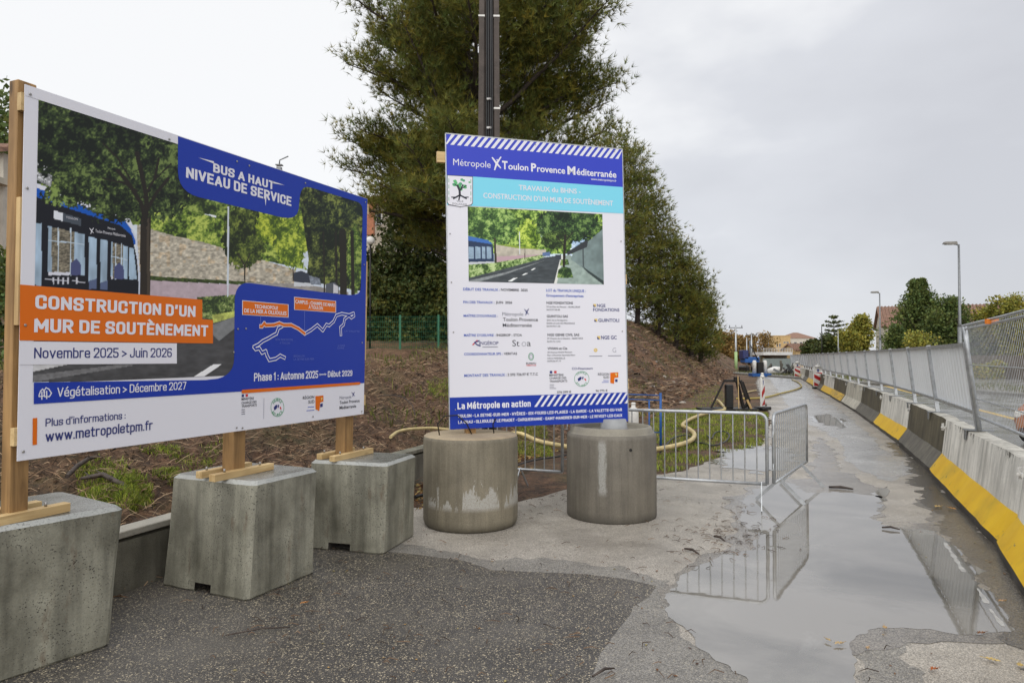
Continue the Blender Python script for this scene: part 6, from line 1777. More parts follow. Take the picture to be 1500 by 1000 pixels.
DG, MG, LG = (20, 27, 20), (48, 62, 34), (106, 124, 68)
def paint1(p):
    X, Y = p.X, p.Y
    al = np.ones(X.shape, bool)
    p.fill(al, (205, 215, 228), .04)
    p.foliage(al & (Y < 330), (38, 50, 30), (80, 100, 44), (150, 168, 84), 5, 1.0, -.02)
    p.P([(50, 230), (78, 250), (74, 276), (50, 262)], (150, 152, 155), var=.5, cell=3, seed=3)
    p.crown(305, 322, 15, 8, (190, 205, 225), (200, 212, 228), (225, 232, 240), 3)
    p.crown(402, 365, 9, 9, (170, 195, 225), (190, 208, 230), (220, 230, 240), 4)
    p.foliage(p.inside([(200, 290), (320, 320), (420, 350), (450, 396), (218, 345)]), (45, 60, 28), (100, 125, 48), (175, 190, 90), 8, .8, .05)
    # stone wall
    wall = p.inside([(200, 330), (250, 345), (300, 356), (360, 374), (433, 396), (433, 416), (412, 416), (250, 407), (200, 404)])
    x, y = X[wall], Y[wall]
    st = vn(x, y, 4.2, 21, .6); st2 = vn(x, y, 2.0, 22, .6); c = np.array([172, 165, 150]) * (.72 + .38 * st + .22 * st2)[:, None]
    warm = (vn(x, y, 6, 23) > .72)[:, None]; c = np.where(warm, c * np.array([1.03, .98, .92]), c); p.C[wall] = np.clip(c, 0, 240)
    p.P([(200, 403), (250, 407), (433, 417), (433, 421), (250, 413), (200, 410)], (58, 72, 34), var=.3, cell=3)
    p.P([(200, 410), (250, 413), (360, 418), (345, 440), (200, 438)], (176, 160, 168), var=.05)
    p.P([(360, 414), (440, 416), (510, 428), (510, 436), (350, 424)], (150, 145, 140), var=.08)
    p.P([(200, 438), (345, 440), (345, 560), (40, 560), (40, 430)], (70, 70, 72), var=.12, cell=14, asp=.4)
    p.foliage(p.inside([(288, 436), (345, 432), (345, 462), (310, 470), (290, 464)]), (45, 58, 35), (92, 112, 58), (160, 172, 110), 17, .6)
    p.P([(310, 462), (345, 456), (345, 464), (312, 474)], (168, 176, 92), var=.2)
    p.P([(300, 480), (345, 464), (345, 480), (320, 500)], (120, 122, 124), var=.06)
    p.P([(283, 552), (312, 534), (324, 534), (298, 552)], (225, 225, 228))
    p.P([(48, 534), (100, 534), (48, 545)], (190, 190, 192), var=.05); p.P([(48, 550), (170, 535), (200, 535), (48, 560)], (110, 110, 112), var=.1)
    # right-hand avenue trees
    G2_ = ((30, 38, 24), (70, 84, 36), (150, 160, 74))
    p.crown(357, 348, 33, 46, (32, 40, 22), (66, 80, 34), (120, 132, 58), 31, .7, -.03)
    p.crown(395, 330, 20, 30, (60, 80, 28), (120, 140, 40), (186, 196, 70), 32, .7, .03)
    p.crown(428, 350, 26, 42, (60, 80, 28), (108, 130, 40), (184, 196, 76), 33, .7, .04)
    p.foliage(p.inside([(436, 270), (535, 290), (535, 428), (448, 412), (452, 380)]), (26, 32, 22), (62, 72, 36), (126, 134, 66), 34, .7, -.03)
    p.crown(520, 380, 12, 50, (40, 56, 28), (84, 108, 44), (150, 168, 84), 35, .6, .05)
    p.line([(358, 414), (358, 390), (348, 372)], 2, (48, 42, 34)); p.line([(358, 390), (366, 372)], 1.5, (48, 42, 34))
    p.line([(429, 412), (429, 392)], 1.4, (60, 52, 42)); p.line([(334, 304), (333, 434)], 2.6, (198, 206, 214)); p.line([(445, 382), (445, 420)], 1.2, (198, 206, 214))
    for xx, w in ((502, 10), (516, 5), (492, 3), (474, 2)): p.line([(xx, 340), (xx + 1, 432)], w, (38, 34, 28))
    p.P([(430, 400), (441, 397), (452, 402), (456, 418), (430, 420)], (54, 60, 72)); p.P([(430, 413), (458, 416), (458, 420), (430, 420)], (200, 204, 210))
    p.P([(452, 404), (468, 408), (470, 418), (455, 417)], (120, 128, 140), var=.2, cell=2)
    p.P([(477, 416), (490, 414), (496, 420), (496, 432), (477, 432)], (84, 88, 96)); p.P([(488, 416), (495, 420), (495, 430), (488, 430)], (200, 200, 206))
    # the bus
    p.P([(50, 268), (105, 289), (150, 306), (190, 322), (196, 336), (50, 300)], (214, 216, 226))
    p.P([(50, 275), (53, 276), (90, 289), (125, 304), (183, 325), (196, 342), (200, 360), (50, 300)], (18, 84, 178))
    p.P([(50, 289), (115, 311), (176, 331), (193, 346), (200, 380), (204, 440), (50, 440)], (24, 26, 34))
    W = (152, 174, 194)
    def win(q, seed, seat=True):
        m = p.inside(q); p.fill(m, W, .12, 9, seed, 3)
        xs = [a for a, _ in q]; ys = [b for _, b in q]; w_ = max(xs) - min(xs)
        mm = m & (X > min(xs) + w_ * .1) & (X < min(xs) + w_ * .72) & (vn(X, Y, 5, seed) > -.1)
        if w_ > 20:
            p.fill(mm, (112, 106, 92), .35, 3, seed, .5)
            p.P([(min(xs), min(ys) + 20), (max(xs), min(ys) + 26), (max(xs), min(ys) + 27.5), (min(xs), min(ys) + 21.5)], (180, 196, 210))
            for f in (.28, .62): p.line([(min(xs) + w_ * f, min(ys) + 3), (min(xs) + w_ * f, max(ys))], 1.6, (190, 205, 218))
            p.P([(max(xs) - 20, max(ys) - 18), (max(xs) - 12, max(ys) - 24), (max(xs) - 6, max(ys) - 18), (max(xs) - 5, max(ys)), (max(xs) - 20, max(ys))], (72, 78, 118))
            p.P([(min(xs), max(ys) - 5), (max(xs) - 22, max(ys) - 4), (max(xs) - 22, max(ys)), (min(xs), max(ys))], (206, 208, 220))
        elif seat: p.P([(min(xs), max(ys) - w_), (max(xs), max(ys) - w_ * 1.3), (max(xs), max(ys)), (min(xs), max(ys))], (84, 96, 128))
    win([(70, 332), (123.5, 344), (123.5, 404), (70, 403.5)], 41)
    win([(129.5, 347), (141, 350), (141, 424), (129.5, 424)], 42); win([(146.5, 351), (156.7, 353), (156, 425), (146.5, 425)], 43)
    win([(162, 355), (186.5, 362), (186, 409.5), (162, 408)], 44); win([(188.5, 363), (195, 364), (200, 410), (188.5, 410)], 45, False); win([(50, 328), (60.6, 328), (60.6, 420), (50, 418)], 46, False)
    p.line([(143.8, 350), (143.8, 425)], 1.2, (12, 14, 20))
    p.P([(78.5, 309), (118.5, 321), (118.5, 332), (78.5, 321)], (70, 78, 88)); p.P([(78.5, 309), (92, 313), (92, 325), (78.5, 321)], (216, 220, 228))
    p.line([(193, 338), (199, 352), (203, 400), (204, 432)], 2.6, (196, 204, 220))
    p.line([(66, 409), (100, 412.5)], 1.4, (190, 192, 204)); p.line([(106, 412), (124, 415)], 1.4, (190, 192, 204))
    for xx in (78, 85, 92, 99, 112): p.line([(xx, 408), (xx + .3, 416)], 2.2, (196, 198, 208))
    # the near tree
    p.line([(213, 300), (212, 360), (212, 434)], 15, (44, 38, 32)); p.line([(216, 320), (217, 434)], 4, (68, 60, 50))
    p.crown(150, 205, 112, 78, DG, MG, LG, 51, 1.0, -.015, .25); p.crown(240, 262, 42, 60, DG, MG, LG, 57, .9, .0, .4)
    p.crown(100, 288, 42, 15, DG, MG, (130, 152, 80), 52, .7, .02, .8); p.crown(175, 300, 48, 26, DG, MG, LG, 53, .7, -.01, .7)
    p.crown(140, 262, 60, 22, DG, MG, LG, 54, .8, .0, .5)
    tr = (36, 32, 27)
    for q, w in (([(213, 330), (207, 300), (190, 272), (172, 250)], 6), ([(213, 320), (214, 290), (208, 260), (200, 225)], 6.5), ([(214, 310), (228, 284), (246, 262)], 5), ([(210, 290), (226, 262), (232, 232)], 3.5), ([(200, 280), (180, 268), (150, 262)], 2.5), ([(190, 262), (172, 232), (150, 210)], 2.5), ([(220, 270), (250, 240)], 2.2)): p.line(q, w, tr)
    p.C[:] = np.where((Y > 0)[..., None], p.C, p.C)
def paint2(p):
    X, Y = p.X, p.Y
    al = np.ones(X.shape, bool)
    p.fill(al, (196, 214, 230), .05)
    p.foliage(al & (Y < 372), (40, 64, 28), (92, 124, 50), (170, 196, 100), 61, .45, .03)
    p.crown(797, 338, 6, 13, (170, 200, 228), (190, 212, 232), (220, 232, 240), 3, .5)
    p.crown(850, 362, 14, 14, (150, 178, 205), (180, 200, 222), (215, 228, 240), 4, .5)
    p.crown(720, 330, 38, 30, (40, 66, 34), (88, 122, 60), (160, 188, 108), 62, .45, .0)
    p.crown(775, 345, 16, 24, (56, 80, 26), (116, 146, 48), (186, 204, 90), 63, .4, .04)
    p.crown(832, 330, 48, 26, (22, 36, 24), (52, 78, 42), (112, 140, 76), 64, .45, -.02)
    p.crown(815, 352, 22, 14, (30, 44, 24), (62, 84, 40), (120, 144, 70), 65, .45, -.02)
    p.P([(724, 358), (800, 366), (800, 376), (728, 380)], (176, 170, 156), var=.08); p.P([(724, 358), (760, 360), (795, 366), (760, 364)], (130, 150, 60), var=.1)
    p.P([(724, 376), (790, 373), (775, 384), (726, 388)], (178, 152, 160))
    p.P([(683, 345), (715, 352), (722, 360), (724, 384), (683, 387)], (40, 56, 84)); p.P([(683, 345), (715, 352), (722, 358), (683, 352)], (60, 106, 176))
    for a, b in ((686, 694), (696, 704), (706, 711), (713, 720)): p.P([(a, 361), (b, 362), (b, 379), (a, 379)], (136, 158, 178), var=.1)
    p.P([(683, 384), (724, 383), (724, 387), (683, 388)], (186, 190, 198))
    p.P([(683, 405), (730, 396), (790, 378), (822, 374), (812, 416), (683, 414)], (66, 72, 76), var=.12, cell=8, asp=.3)
    p.P([(683, 412), (740, 399), (800, 381), (740, 402), (690, 416)], (130, 136, 138), var=.1)
    for q in ([(744, 412), (753, 407), (758, 407), (750, 412)], [(764, 403), (770, 400), (774, 400), (768, 403)], [(777, 396), (782, 393), (785, 393), (780, 396)]): p.P(q, (224, 228, 230))
    p.foliage(p.inside([(683, 388), (724, 385), (790, 374), (805, 372), (790, 380), (730, 396), (683, 408)]), (44, 66, 34), (104, 134, 70), (178, 196, 140), 66, .4, .06)
    p.P([(822, 374), (836, 374), (890, 414), (890, 418), (812, 418)], (140, 156, 150), var=.08); p.P([(822, 374), (826, 374), (815, 418), (811, 418)], (206, 208, 204))
    p.foliage(p.inside([(818, 395), (826, 390), (836, 393), (840, 407), (816, 407)]), (34, 54, 30), (74, 104, 52), (140, 160, 90), 67, .4)
    p.foliage(p.inside([(822, 380), (832, 380), (834, 388), (820, 389)]), (34, 54, 30), (74, 104, 52), (150, 170, 100), 68, .4, .04)
    p.P([(840, 370), (852, 362), (885, 334), (885, 418), (862, 398), (836, 380)], (112, 128, 128), var=.12, cell=10); p.P([(852, 356), (862, 350), (860, 362), (832, 374), (830, 370)], (52, 56, 60))
    p.P([(853, 364), (855, 364), (856, 392), (854, 390)], (70, 78, 80)); p.P([(850, 388), (885, 412), (885, 418), (862, 400)], (52, 62, 62))
    p.line([(828, 345), (826, 390)], 3.6, (40, 38, 32)); p.line([(826, 360), (815, 346)], 1.6, (40, 38, 32)); p.line([(827, 355), (840, 340)], 1.6, (40, 38, 32))
    p.line([(725, 350), (726, 384)], 3, (58, 56, 46)); p.line([(761, 340), (761.5, 372)], 1, (200, 206, 210)); p.line([(769, 362), (769, 380)], 1, (70, 60, 50))
    p.P([(814, 373), (822, 373), (822, 380), (814, 380)], (58, 64, 74)); p.P([(795, 370), (806, 369), (806, 375), (795, 375)], (88, 110, 150))

# ---- sign 1: the large landscape billboard
S1c = [(25.8, 675), (532, 606.8), (539, 291), (36, 123.4)]
s1 = Sign('billboard', 'large landscape billboard announcing bus lane works, bolted to timber posts on the square blocks', (-2.61913, .63335, 3.61332), (.41385, .01309, .91025), (-.01547, .99985, -.00735), 3.0, 2.0, S1c)
aL, _ = s1.uv(53, 300); bB = s1.uv(53, 562)[1]; bT = s1.uv(490, 283.5)[1] + .02; aR = s1.uv(531, 400)[0]
picture(s1, (aL, bB, aR, bT), 640, 330, paint1, .0006)
mb = MB(); Z1, Z2, Z3 = .0018, .0030, .0042
def arc(a, b, c, n=6):                     # rounded corner: quadratic from a to c bending at b
    return [tuple(np.array(a) * (1 - t) ** 2 + 2 * t * (1 - t) * np.array(b) + np.array(c) * t * t) for t in [k / n for k in range(n + 1)]]
outer = [(260, 199.3), (538.6, 291.2), (532.9, 561.5), (353, 573.8), (49.5, 592), (49.5, 560.5), (300, 557)]
inner = arc((318, 555), (342, 549), (342, 525)) + arc((343, 438), (345, 414), (364, 415)) + [(504, 432.4)] + arc((515, 432.5), (528, 433), (528.4, 421)) + [(531.6, 316)] + arc((531.6, 310), (531.5, 298), (524, 295.5)) + [(457, 275)] + arc((452, 273.8), (441, 272), (439, 288)) + arc((437.5, 305), (435, 322), (417, 319)) + [(412, 318.5)] + arc((290, 289), (261, 281), (260, 252))
s1.poly(mb, outer + inner, Z1, K['blue'])
s1.poly(mb, [(36.3, 124.2), (262, 200.6), (262, 211.8), (56.4, 146.5), (36, 140)], Z1 - .0005, K['white'])
s1.poly(mb, [(29.3, 417.6), (295.4, 439.6), (295.4, 468), (311, 469.4), (311, 503.6), (28.4, 499.2)], Z1, K['orange'])
s1.poly(mb, [(28, 500.5), (258, 503.5), (258, 533), (28, 534.5)], Z1 + .0004, K['white'])
s1.poly(mb, [(352.7, 572.6), (354, 571.3), (525, 560.2), (526.7, 560.6), (526.7, 563.2), (525, 564), (354, 576.6), (352.7, 575.6)], Z2, K['orange'])
s1.poly(mb, [(48, 612.6), (54.6, 611.8), (54.2, 650.8), (47.8, 651.6)], Z1, K['orange'])
W_ = K['white']
s1.din(mb, 'BUS A HAUT', (311.5, 252), (401, 277.8), 238.5, Z2, W_, 0.19)
s1.din(mb, 'NIVEAU DE SERVICE', (271.6, 260.2), (426.3, 301.5), 244, Z2, W_, 0.19)
s1.poly(mb, [(290, 231), (312.6, 236.4), (312.6, 239.6)], Z2, W_); s1.poly(mb, [(397, 264.8), (416.5, 271.3), (397, 268)], Z2, W_); s1.poly(mb, [(386.8, 285), (390, 286), (388.6, 302)], Z2, W_)
s1.din(mb, 'CONSTRUCTION D’UN', (51, 452.8), (285, 465.4), 432.4, Z2, W_, 0.19)
s1.din(mb, 'MUR DE SOUTÈNEMENT', (49.5, 487.2), (303.5, 494.8), 466.6, Z2, W_, 0.19)
s1.din(mb, 'Novembre 2025 > Juin 2026', (49.5, 525.4), (250.4, 524.5), 509.5, Z2, K['navy'], 0.125)
s1.din(mb, 'Végétalisation > Décembre 2027', (83.4, 581.7), (271.4, 572.5), 568.2, Z2, W_, 0.125)
s1.din(mb, 'Plus d’informations :', (66.6, 624.6), (183, 614.5), 613, Z1, K['navy'], 0.12)
s1.din(mb, 'www.metropoletpm.fr', (66.6, 647.2), (222.5, 631), 631.5, Z1, K['navy'], 0.135)
s1.din(mb, 'Phase 1 : Automne 2025', (370.7, 559), (464.7, 554.7), 547, Z2, W_, 0.16)
s1.din(mb, 'Début 2029', (479, 552.9), (515, 551.3), 544.2, Z2, W_, 0.16)
def ring(s, mb, c, rx, ry, w, z, mi, n=24, uvr=None):
    P = [(c[0] + rx * math.cos(2 * PI * k / n), c[1] + ry * math.sin(2 * PI * k / n)) for k in range(n)]
    Q = [(c[0] + (rx - w) * math.cos(2 * PI * k / n), c[1] + (ry - w) * math.sin(2 * PI * k / n)) for k in range(n)]
    U = [s.uv(*p) for p in P] + [s.uv(*p) for p in Q]
    mb.add([(a, b, z) for a, b in U], [(k, n + k, n + (k + 1) % n, (k + 1) % n) for k in range(n)], mi)
def stroke(s, mb, pts, w, z, mi):
    U = [Vector(s.uv(*p)) for p in pts]
    for i, (a, b) in enumerate(zip(U, U[1:])):
        d = (b - a)
        if d.length < 1e-6: continue
        d.normalize(); n_ = Vector((-d.y, d.x)) * w / 2; a2, b2 = a - d * w * .3, b + d * w * .3
        zz = z + .00004 * (i % 5)
        mb.add([(a2.x - n_.x, a2.y - n_.y, zz), (b2.x - n_.x, b2.y - n_.y, zz), (b2.x + n_.x, b2.y + n_.y, zz), (a2.x + n_.x, a2.y + n_.y, zz)], [(0, 1, 2, 3)], mi)
ring(s1, mb, (467.6, 549.2), 1.3, 1.5, .5, Z2, W_, 12); stroke(s1, mb, [(469, 549.1), (476, 548.7)], .007, Z2, W_); s1.poly(mb, [(474.5, 546.9), (477.3, 548.6), (474.7, 550.5)], Z2, W_)
# route map
def mp(*q): return [(340 + a / 7.5, 420 + b / 7.5) for a, b in q]
routes = [mp((790, 520), (860, 480), (930, 425), (990, 485), (1030, 420), (1060, 430), (1110, 385), (1140, 320), (1200, 300), (1280, 315), (1330, 295), (1335, 325), (1305, 345), (1280, 320), (1230, 360), (1220, 420), (1185, 450), (1190, 535)),
          mp((540, 440), (500, 460), (480, 520), (440, 540), (390, 570), (330, 600), (280, 640), (230, 665), (250, 690), (290, 680), (320, 730), (360, 710), (375, 760), (400, 810), (470, 795), (520, 760), (570, 785))]
for r_ in routes: stroke(s1, mb, r_, .030, Z2, W_)
for r_ in routes: stroke(s1, mb, r_, .016, Z2 + .0005, K['blue'])
org = mp((300, 440), (320, 440), (345, 405), (360, 428), (450, 425), (510, 405), (560, 425), (640, 425), (720, 465), (790, 520))
stroke(s1, mb, org, .032, Z2 + .001, W_); stroke(s1, mb, org, .022, Z2 + .0015, K['orange'])
for q, (l1, r1, t1_), (l2, r2, t2_), a1_, a2_ in ((mp((103, 153), (613, 198), (613, 343), (103, 313)), ((371.6, 451.6), (406, 454.3), 446.6), ((356.6, 458.0), (418.5, 461.4), 452.6), 'TECHNOPOLE', 'DE LA MER À OLLIOULES'),
                                       (mp((675, 115), (1137, 160), (1137, 290), (675, 257)), ((431.6, 444.6), (489.5, 449.3), 439.6), ((451, 452.6), (472, 454.0), 447.8), 'CAMPUS - CHAMPS DE MARS', 'À TOULON')):
    s1.poly(mb, q, Z2, W_); c_ = np.mean(q, 0)
    s1.poly(mb, [tuple(c_ + (np.array(v) - c_) * np.array([.975, .93])) for v in q], Z2 + .0005, K['orange'])
    s1.text(mb, a1_, l1, r1, t1_, Z2 + .001, W_, .02); s1.text(mb, a2_, l2, r2, t2_, Z2 + .001, W_, .02)
stroke(s1, mb, mp((305, 325), (305, 410)), .006, Z2, K['faint']); stroke(s1, mb, mp((790, 275), (790, 500)), .006, Z2, K['faint'])
for tx, l, r, c in (('BON RENCONTRE', (402.5, 499.2), (428, 499.8), 496.4), ('À TOULON', (408.5, 504.2), (423.5, 504.6), 501.4), ('BREGAILLON', (429, 523.5), (445, 523.2), 520.5), ('LA SEYNE-SUR-MER', (429, 528.2), (459, 527.6), 525.2), ('LA GARDE', (494, 508), (504.5, 508), 505), ('GARE', (493, 511.5), (503, 511.4), 509), ('LA VALETTE', (504, 486.6), (526, 486.6), 484)):
    s1.text(mb, tx, l, r, c, Z2, K['faint'], .0)
def ministry(s, mb, x, ys, xr, cap, z):
    for i, (tx, y, r) in enumerate(zip(('MINISTÈRE', 'CHARGÉ DES', 'TRANSPORTS'), ys, xr)): s.text(mb, tx, (x, y), (r, y - (r - x) * .06 * (s is s1)), y - cap, z, K['black'], .01)
s1.poly(mb, [(353, 578), (356.2, 577.8), (356.2, 581.8), (353, 582)], Z1, K['navy']); s1.poly(mb, [(358.6, 577.6), (362, 577.4), (362, 581.4), (358.6, 581.6)], Z1, K['red'])
ministry(s1, mb, 352.7, (587.3 - .5, 592.3, 597.2), (370.7, 374.6, 375), 3.4, Z1)
for yy in (600.5, 603.6, 606.8): stroke(s1, mb, [(352.8, yy), (357.5, yy - .4)], .006, Z1, K['grey'])
stroke(s1, mb, [(385.5, 584), (385, 613.5)], .003, Z1, K['grey'])
def relance(s, mb, c, rx, ry, z, sz):
    ring(s, mb, c, rx, ry, .55, z, K['green'], 30)
    for word, a0, a1, flip in (('FRANCE', 215, 325, 1), ('RELANCE', 150, 30, -1)):
        ca, cb = s.uv(*c); R_ = abs(s.uv(c[0] + rx * .80, c[1])[0] - ca)
        for i, chh in enumerate(word):
            a = math.radians(-(a0 + (a1 - a0) * (i + .5) / len(word)))
            V, F, w = glyphs(chh, .0); k = sz
            rot = a - PI / 2 if flip > 0 else a + PI / 2
            mb.add([(ca + R_ * math.cos(a) + ((x - w / 2) * math.cos(rot) - (y - .36) * math.sin(rot)) * k, cb + R_ * math.sin(a) + ((x - w / 2) * math.sin(rot) + (y - .36) * math.cos(rot)) * k, z) for x, y in V], F, K['green'])
    q = lambda dx, dy: (c[0] + dx * rx, c[1] + dy * ry)
    s.poly(mb, [q(-.55, .0), q(-.2, -.28), q(.02, -.22), q(-.1, .12), q(-.45, .32)], z, K['navy']); s.poly(mb, [q(.12, -.3), q(.25, -.24), q(.18, .05), q(.02, .0)], z, K['navy']); s.poly(mb, [q(.42, -.12), q(.62, .16), q(.5, .26), q(.34, .02)], z, K['red'])
relance(s1, mb, (405.2, 597), 9.8, 13.7, Z1, .036)
s1.text(mb, 'RÉGION', (442.6, 585.8 - .6), (459.2, 584.2), 579.8 + 1.4, Z1, K['black'], .01); s1.text(mb, 'SUD', (450.5, 591.4), (459.3, 590.8), 587, Z1, K['black'], .01)
s1.poly(mb, [(461, 580.7), (472.7, 579.6), (472.7, 588.5), (468, 590), (466.5, 602.5), (461, 599.5)], Z1, K['orange']); s1.poly(mb, [(468.5, 583), (471.5, 583), (470, 588)], Z2, K['gold'])
s1.poly(mb, [(468, 592), (471.6, 591), (471.6, 596), (468, 597)], Z1, K['navy']); stroke(s1, mb, [(450, 596.8), (459, 596.2)], .006, Z1, K['faint']); stroke(s1, mb, [(448, 602), (459, 601)], .006, Z1, K['faint'])
s1.text(mb, 'Métropole', (496.3, 585.3), (513.7, 584), 581, Z1, K['grey']); s1.text(mb, 'Toulon Provence', (496.3, 592.4), (525.7, 590), 588, Z1, K['black'], .01); s1.text(mb, 'Méditerranée', (496.3, 600), (520.7, 597), 595.4, Z1, K['black'], .01)
def sprite(s, mb, cx, cy, h, z, mi):       # the little leaping X figure
    q = lambda dx, dy: (cx + dx * h, cy + dy * h)
    s.poly(mb, [q(-.38, -.42), q(-.30, -.46), q(.02, -.08), q(.34, .34), q(.28, .38), q(-.06, .06)], z, mi)
    s.poly(mb, [q(.28, -.5), q(.36, -.46), q(.10, -.02), q(-.12, .52), q(-.20, .48), q(-.08, .0)], z + .0003, mi)
    s.poly(mb, [q(-.02, -.28), q(.06, -.30), q(.09, -.22), q(.0, -.2)], z, mi)
sprite(s1, mb, 516.5, 578, 7, Z1, K['navy']); sprite(s1, mb, 133.5, 339, 9, Z1, W_)
s1.text(mb, 'Toulon Provence Méditerranée', (139, 341), (183, 352.5), 336.5, Z1, W_); s1.text(mb, 'Métropole', (157, 336), (168, 340), 333, Z1, W_)
s1.text(mb, 'TOULON', (96, 320.5), (113, 325.3), 317.5, Z1, W_)
# tree pictogram in the blue band
for q in ([(57, 579), (59, 573), (62, 570), (65, 574), (64, 580), (57, 581)], [(64, 573), (67, 568), (71, 570), (75, 576), (72, 581), (65, 581)]): stroke(s1, mb, q + [q[0]], .006, Z2, W_)
stroke(s1, mb, [(61, 574), (61, 585)], .006, Z2, W_); stroke(s1, mb, [(68, 573), (68, 584)], .006, Z2, W_)
pr1 = mb.build('printed_lettering', IM, s1.panel, local=True)
def screws(s, pix):
    bm_ = MB(); bm_.lathe((0, 0, 0), [(.0075, 0), (.0075, .002), (.004, .0035)], 8); me = bm_.mesh('screw', M['steel_bolt'])
    for (x, y) in pix:
        a, b = s.uv(x, y); share('screw', me, s.t, (a, b, .0046))
screws(s1, [(43, 138.5), (39, 276.5), (36.5, 477), (34, 661), (247, 204), (346.5, 236.5), (364.5, 242.7), (447, 268), (535.5, 296), (533, 388), (347.3, 482.5), (359, 482), (341, 516.5), (529.5, 502.5), (345, 626.6), (353.5, 627), (457, 610.5), (528.5, 603)])
# its timber frame (local axes: x along, y up, z towards the viewer)
def lbox(s, name, a0, a1, b0, b1, c0, c1, mat, bev=.0):
    m1 = MB(); m1.box(((a0 + a1) / 2, (b0 + b1) / 2, (c0 + c1) / 2), (a1 - a0, b1 - b0, c1 - c0), bev=bev); return m1.build(name, mat, s.t, local=True)
M['wood_y'] = wood('treated_post_timber_y', (0.36, 0.21, 0.08), (0.17, 0.09, 0.03), axis=1)
M['wood_newy'] = wood('new_pine_plank_y', (0.62, 0.44, 0.21), (0.44, 0.28, 0.12), axis=1)
def zloc(s, a, z):                          # local y of world height z
    o = s.m @ Vector((a, 0, -.12)); v = (s.m.to_3x3() @ Vector((0, 1, 0))).z
    return (z - o.z) / v
lbox(s1, 'post', -.012, .085, zloc(s1, 0, .83), 2.03, -.118, -.042, M['wood_y'], .004)
lbox(s1, 'side_plank', -.008, .03, .72, 1.40, -.040, -.007, M['wood_newy'])
for a in (1.58, 2.875): lbox(s1, 'post', a - .06, a + .055, zloc(s1, a, .83 if a < 2 else .79), 1.9, -.175, -.062, M['wood_y'], .004)
for b in (.08, 1.0, 1.86): lbox(s1, 'rail', -.014 if b != 1.0 else .04, 3.03, b, b + .095, -.0405, -.0055, M['wood_newx'])
lbox(s1, 'side_plank', 3.003, 3.035, .5, 1.42, -.10, -.012, M['wood_newy'])
# clamping battens bolted on the blocks around each post foot
for (a, z, nm) in ((0.0, .82, 0), (1.58, .82, 1), (2.875, .78, 2)):
    y0 = zloc(s1, a, z) + .002
    for k, (c0, c1) in enumerate(((-.235, -.177), (-.060, -.002))):
        o = lbox(s1, 'batten', a - .24 - .04 * k, a + .24 + .05 * k, y0, y0 + .05, c0, c1, M['wood_newx'], .002)
        for q in (-.17, .17):
            m1 = MB(); m1.tube([(a + q, y0 + .05, (c0 + c1) / 2), (a + q, y0 + .075, (c0 + c1) / 2)], .008, 6); m1.build('bolt', M['steel_bolt'], o, local=True)

# ---- sign 2: the tall information board
S2c = [(657.9, 628.8), (920.8, 616.3), (912, 218.7), (652, 195)]
s2 = Sign('information_board', 'tall portrait information board with blue striped bands, standing between the two round drums', (-.62973, .88052, 6.84322), (.95156, -.00549, .30741), (.01666, .99929, -.03371), 2.0, 3.0, S2c)
a0, b1_ = s2.uv(685, 302.5); a1, b0_ = s2.uv(883.7, 416)
picture(s2, (a0, s2.uv(686.7, 412.5)[1], s2.uv(882.8, 330)[0], b1_), 300, 170, paint2, .0006)
mb = MB(); B2, WH = K['blue2'], K['white']
s2.poly(mb, [(0.0, s2.uv(653, 256)[1]), (2.0, s2.uv(913.5, 274.5)[1]), (2.0, 3.0), (0.0, 3.0)], Z1, B2, uv=True)
s2.poly(mb, [(.0, s2.uv(653, 300)[1] ), (2.0, s2.uv(914.3, 313)[1]), (2.0, s2.uv(913.5, 274.5)[1]), (0.0, s2.uv(653, 256)[1])], Z1, K['cyan'], uv=True)
bt, bb = 2.992, s2.uv(780, 222.5)[1]
n_ = 28
for k in range(n_):
    x = 2.0 * (k - .3) / n_; w = .038; sh = .085
    s2.poly(mb, [(max(0, x), bb), (min(2, x + w), bb), (min(2, x + w + sh), bt), (max(0, min(2, x + sh)), bt)], Z2, WH, uv=True)
s2.text(mb, 'Métropole', (663.7, 242), (718.7, 247.0), 232.5, Z2, WH); sprite(s2, mb, 727.5, 239.5, 20, Z2, WH)
for chh, x, x2, y, h in (('T', 735.5, 743.6, 247.5, 11.2), ('P', 778, 785.6, 251, 11.2), ('M', 831.3, 843, 255.3, 11.2)): s2.text(mb, chh, (x, y), (x2, y), y - h, Z2, WH, .035)
for chh, x, x2, y in (('oulon', 744.6, 774, 248.2), ('rovence', 786.8, 828, 251.7), ('éditerranée', 844.6, 903, 256.3)): s2.text(mb, chh, (x, y), (x2, y + (x2 - x) * .08), y - 9.2, Z2, WH, .02)
s2.text(mb, 'www.metropoletpm.fr', (865.7, 264), (903, 266.6), 260.9, Z2, WH, .012)
s2.text(mb, 'TRAVAUX du BHNS -', (760, 278.3), (850.7, 284.6), 271.2, Z2, WH, .014)
s2.text(mb, "CONSTRUCTION D'UN MUR DE SOUTÈNEMENT", (708, 290), (898, 302), 282.6, Z2, WH, 0.014)
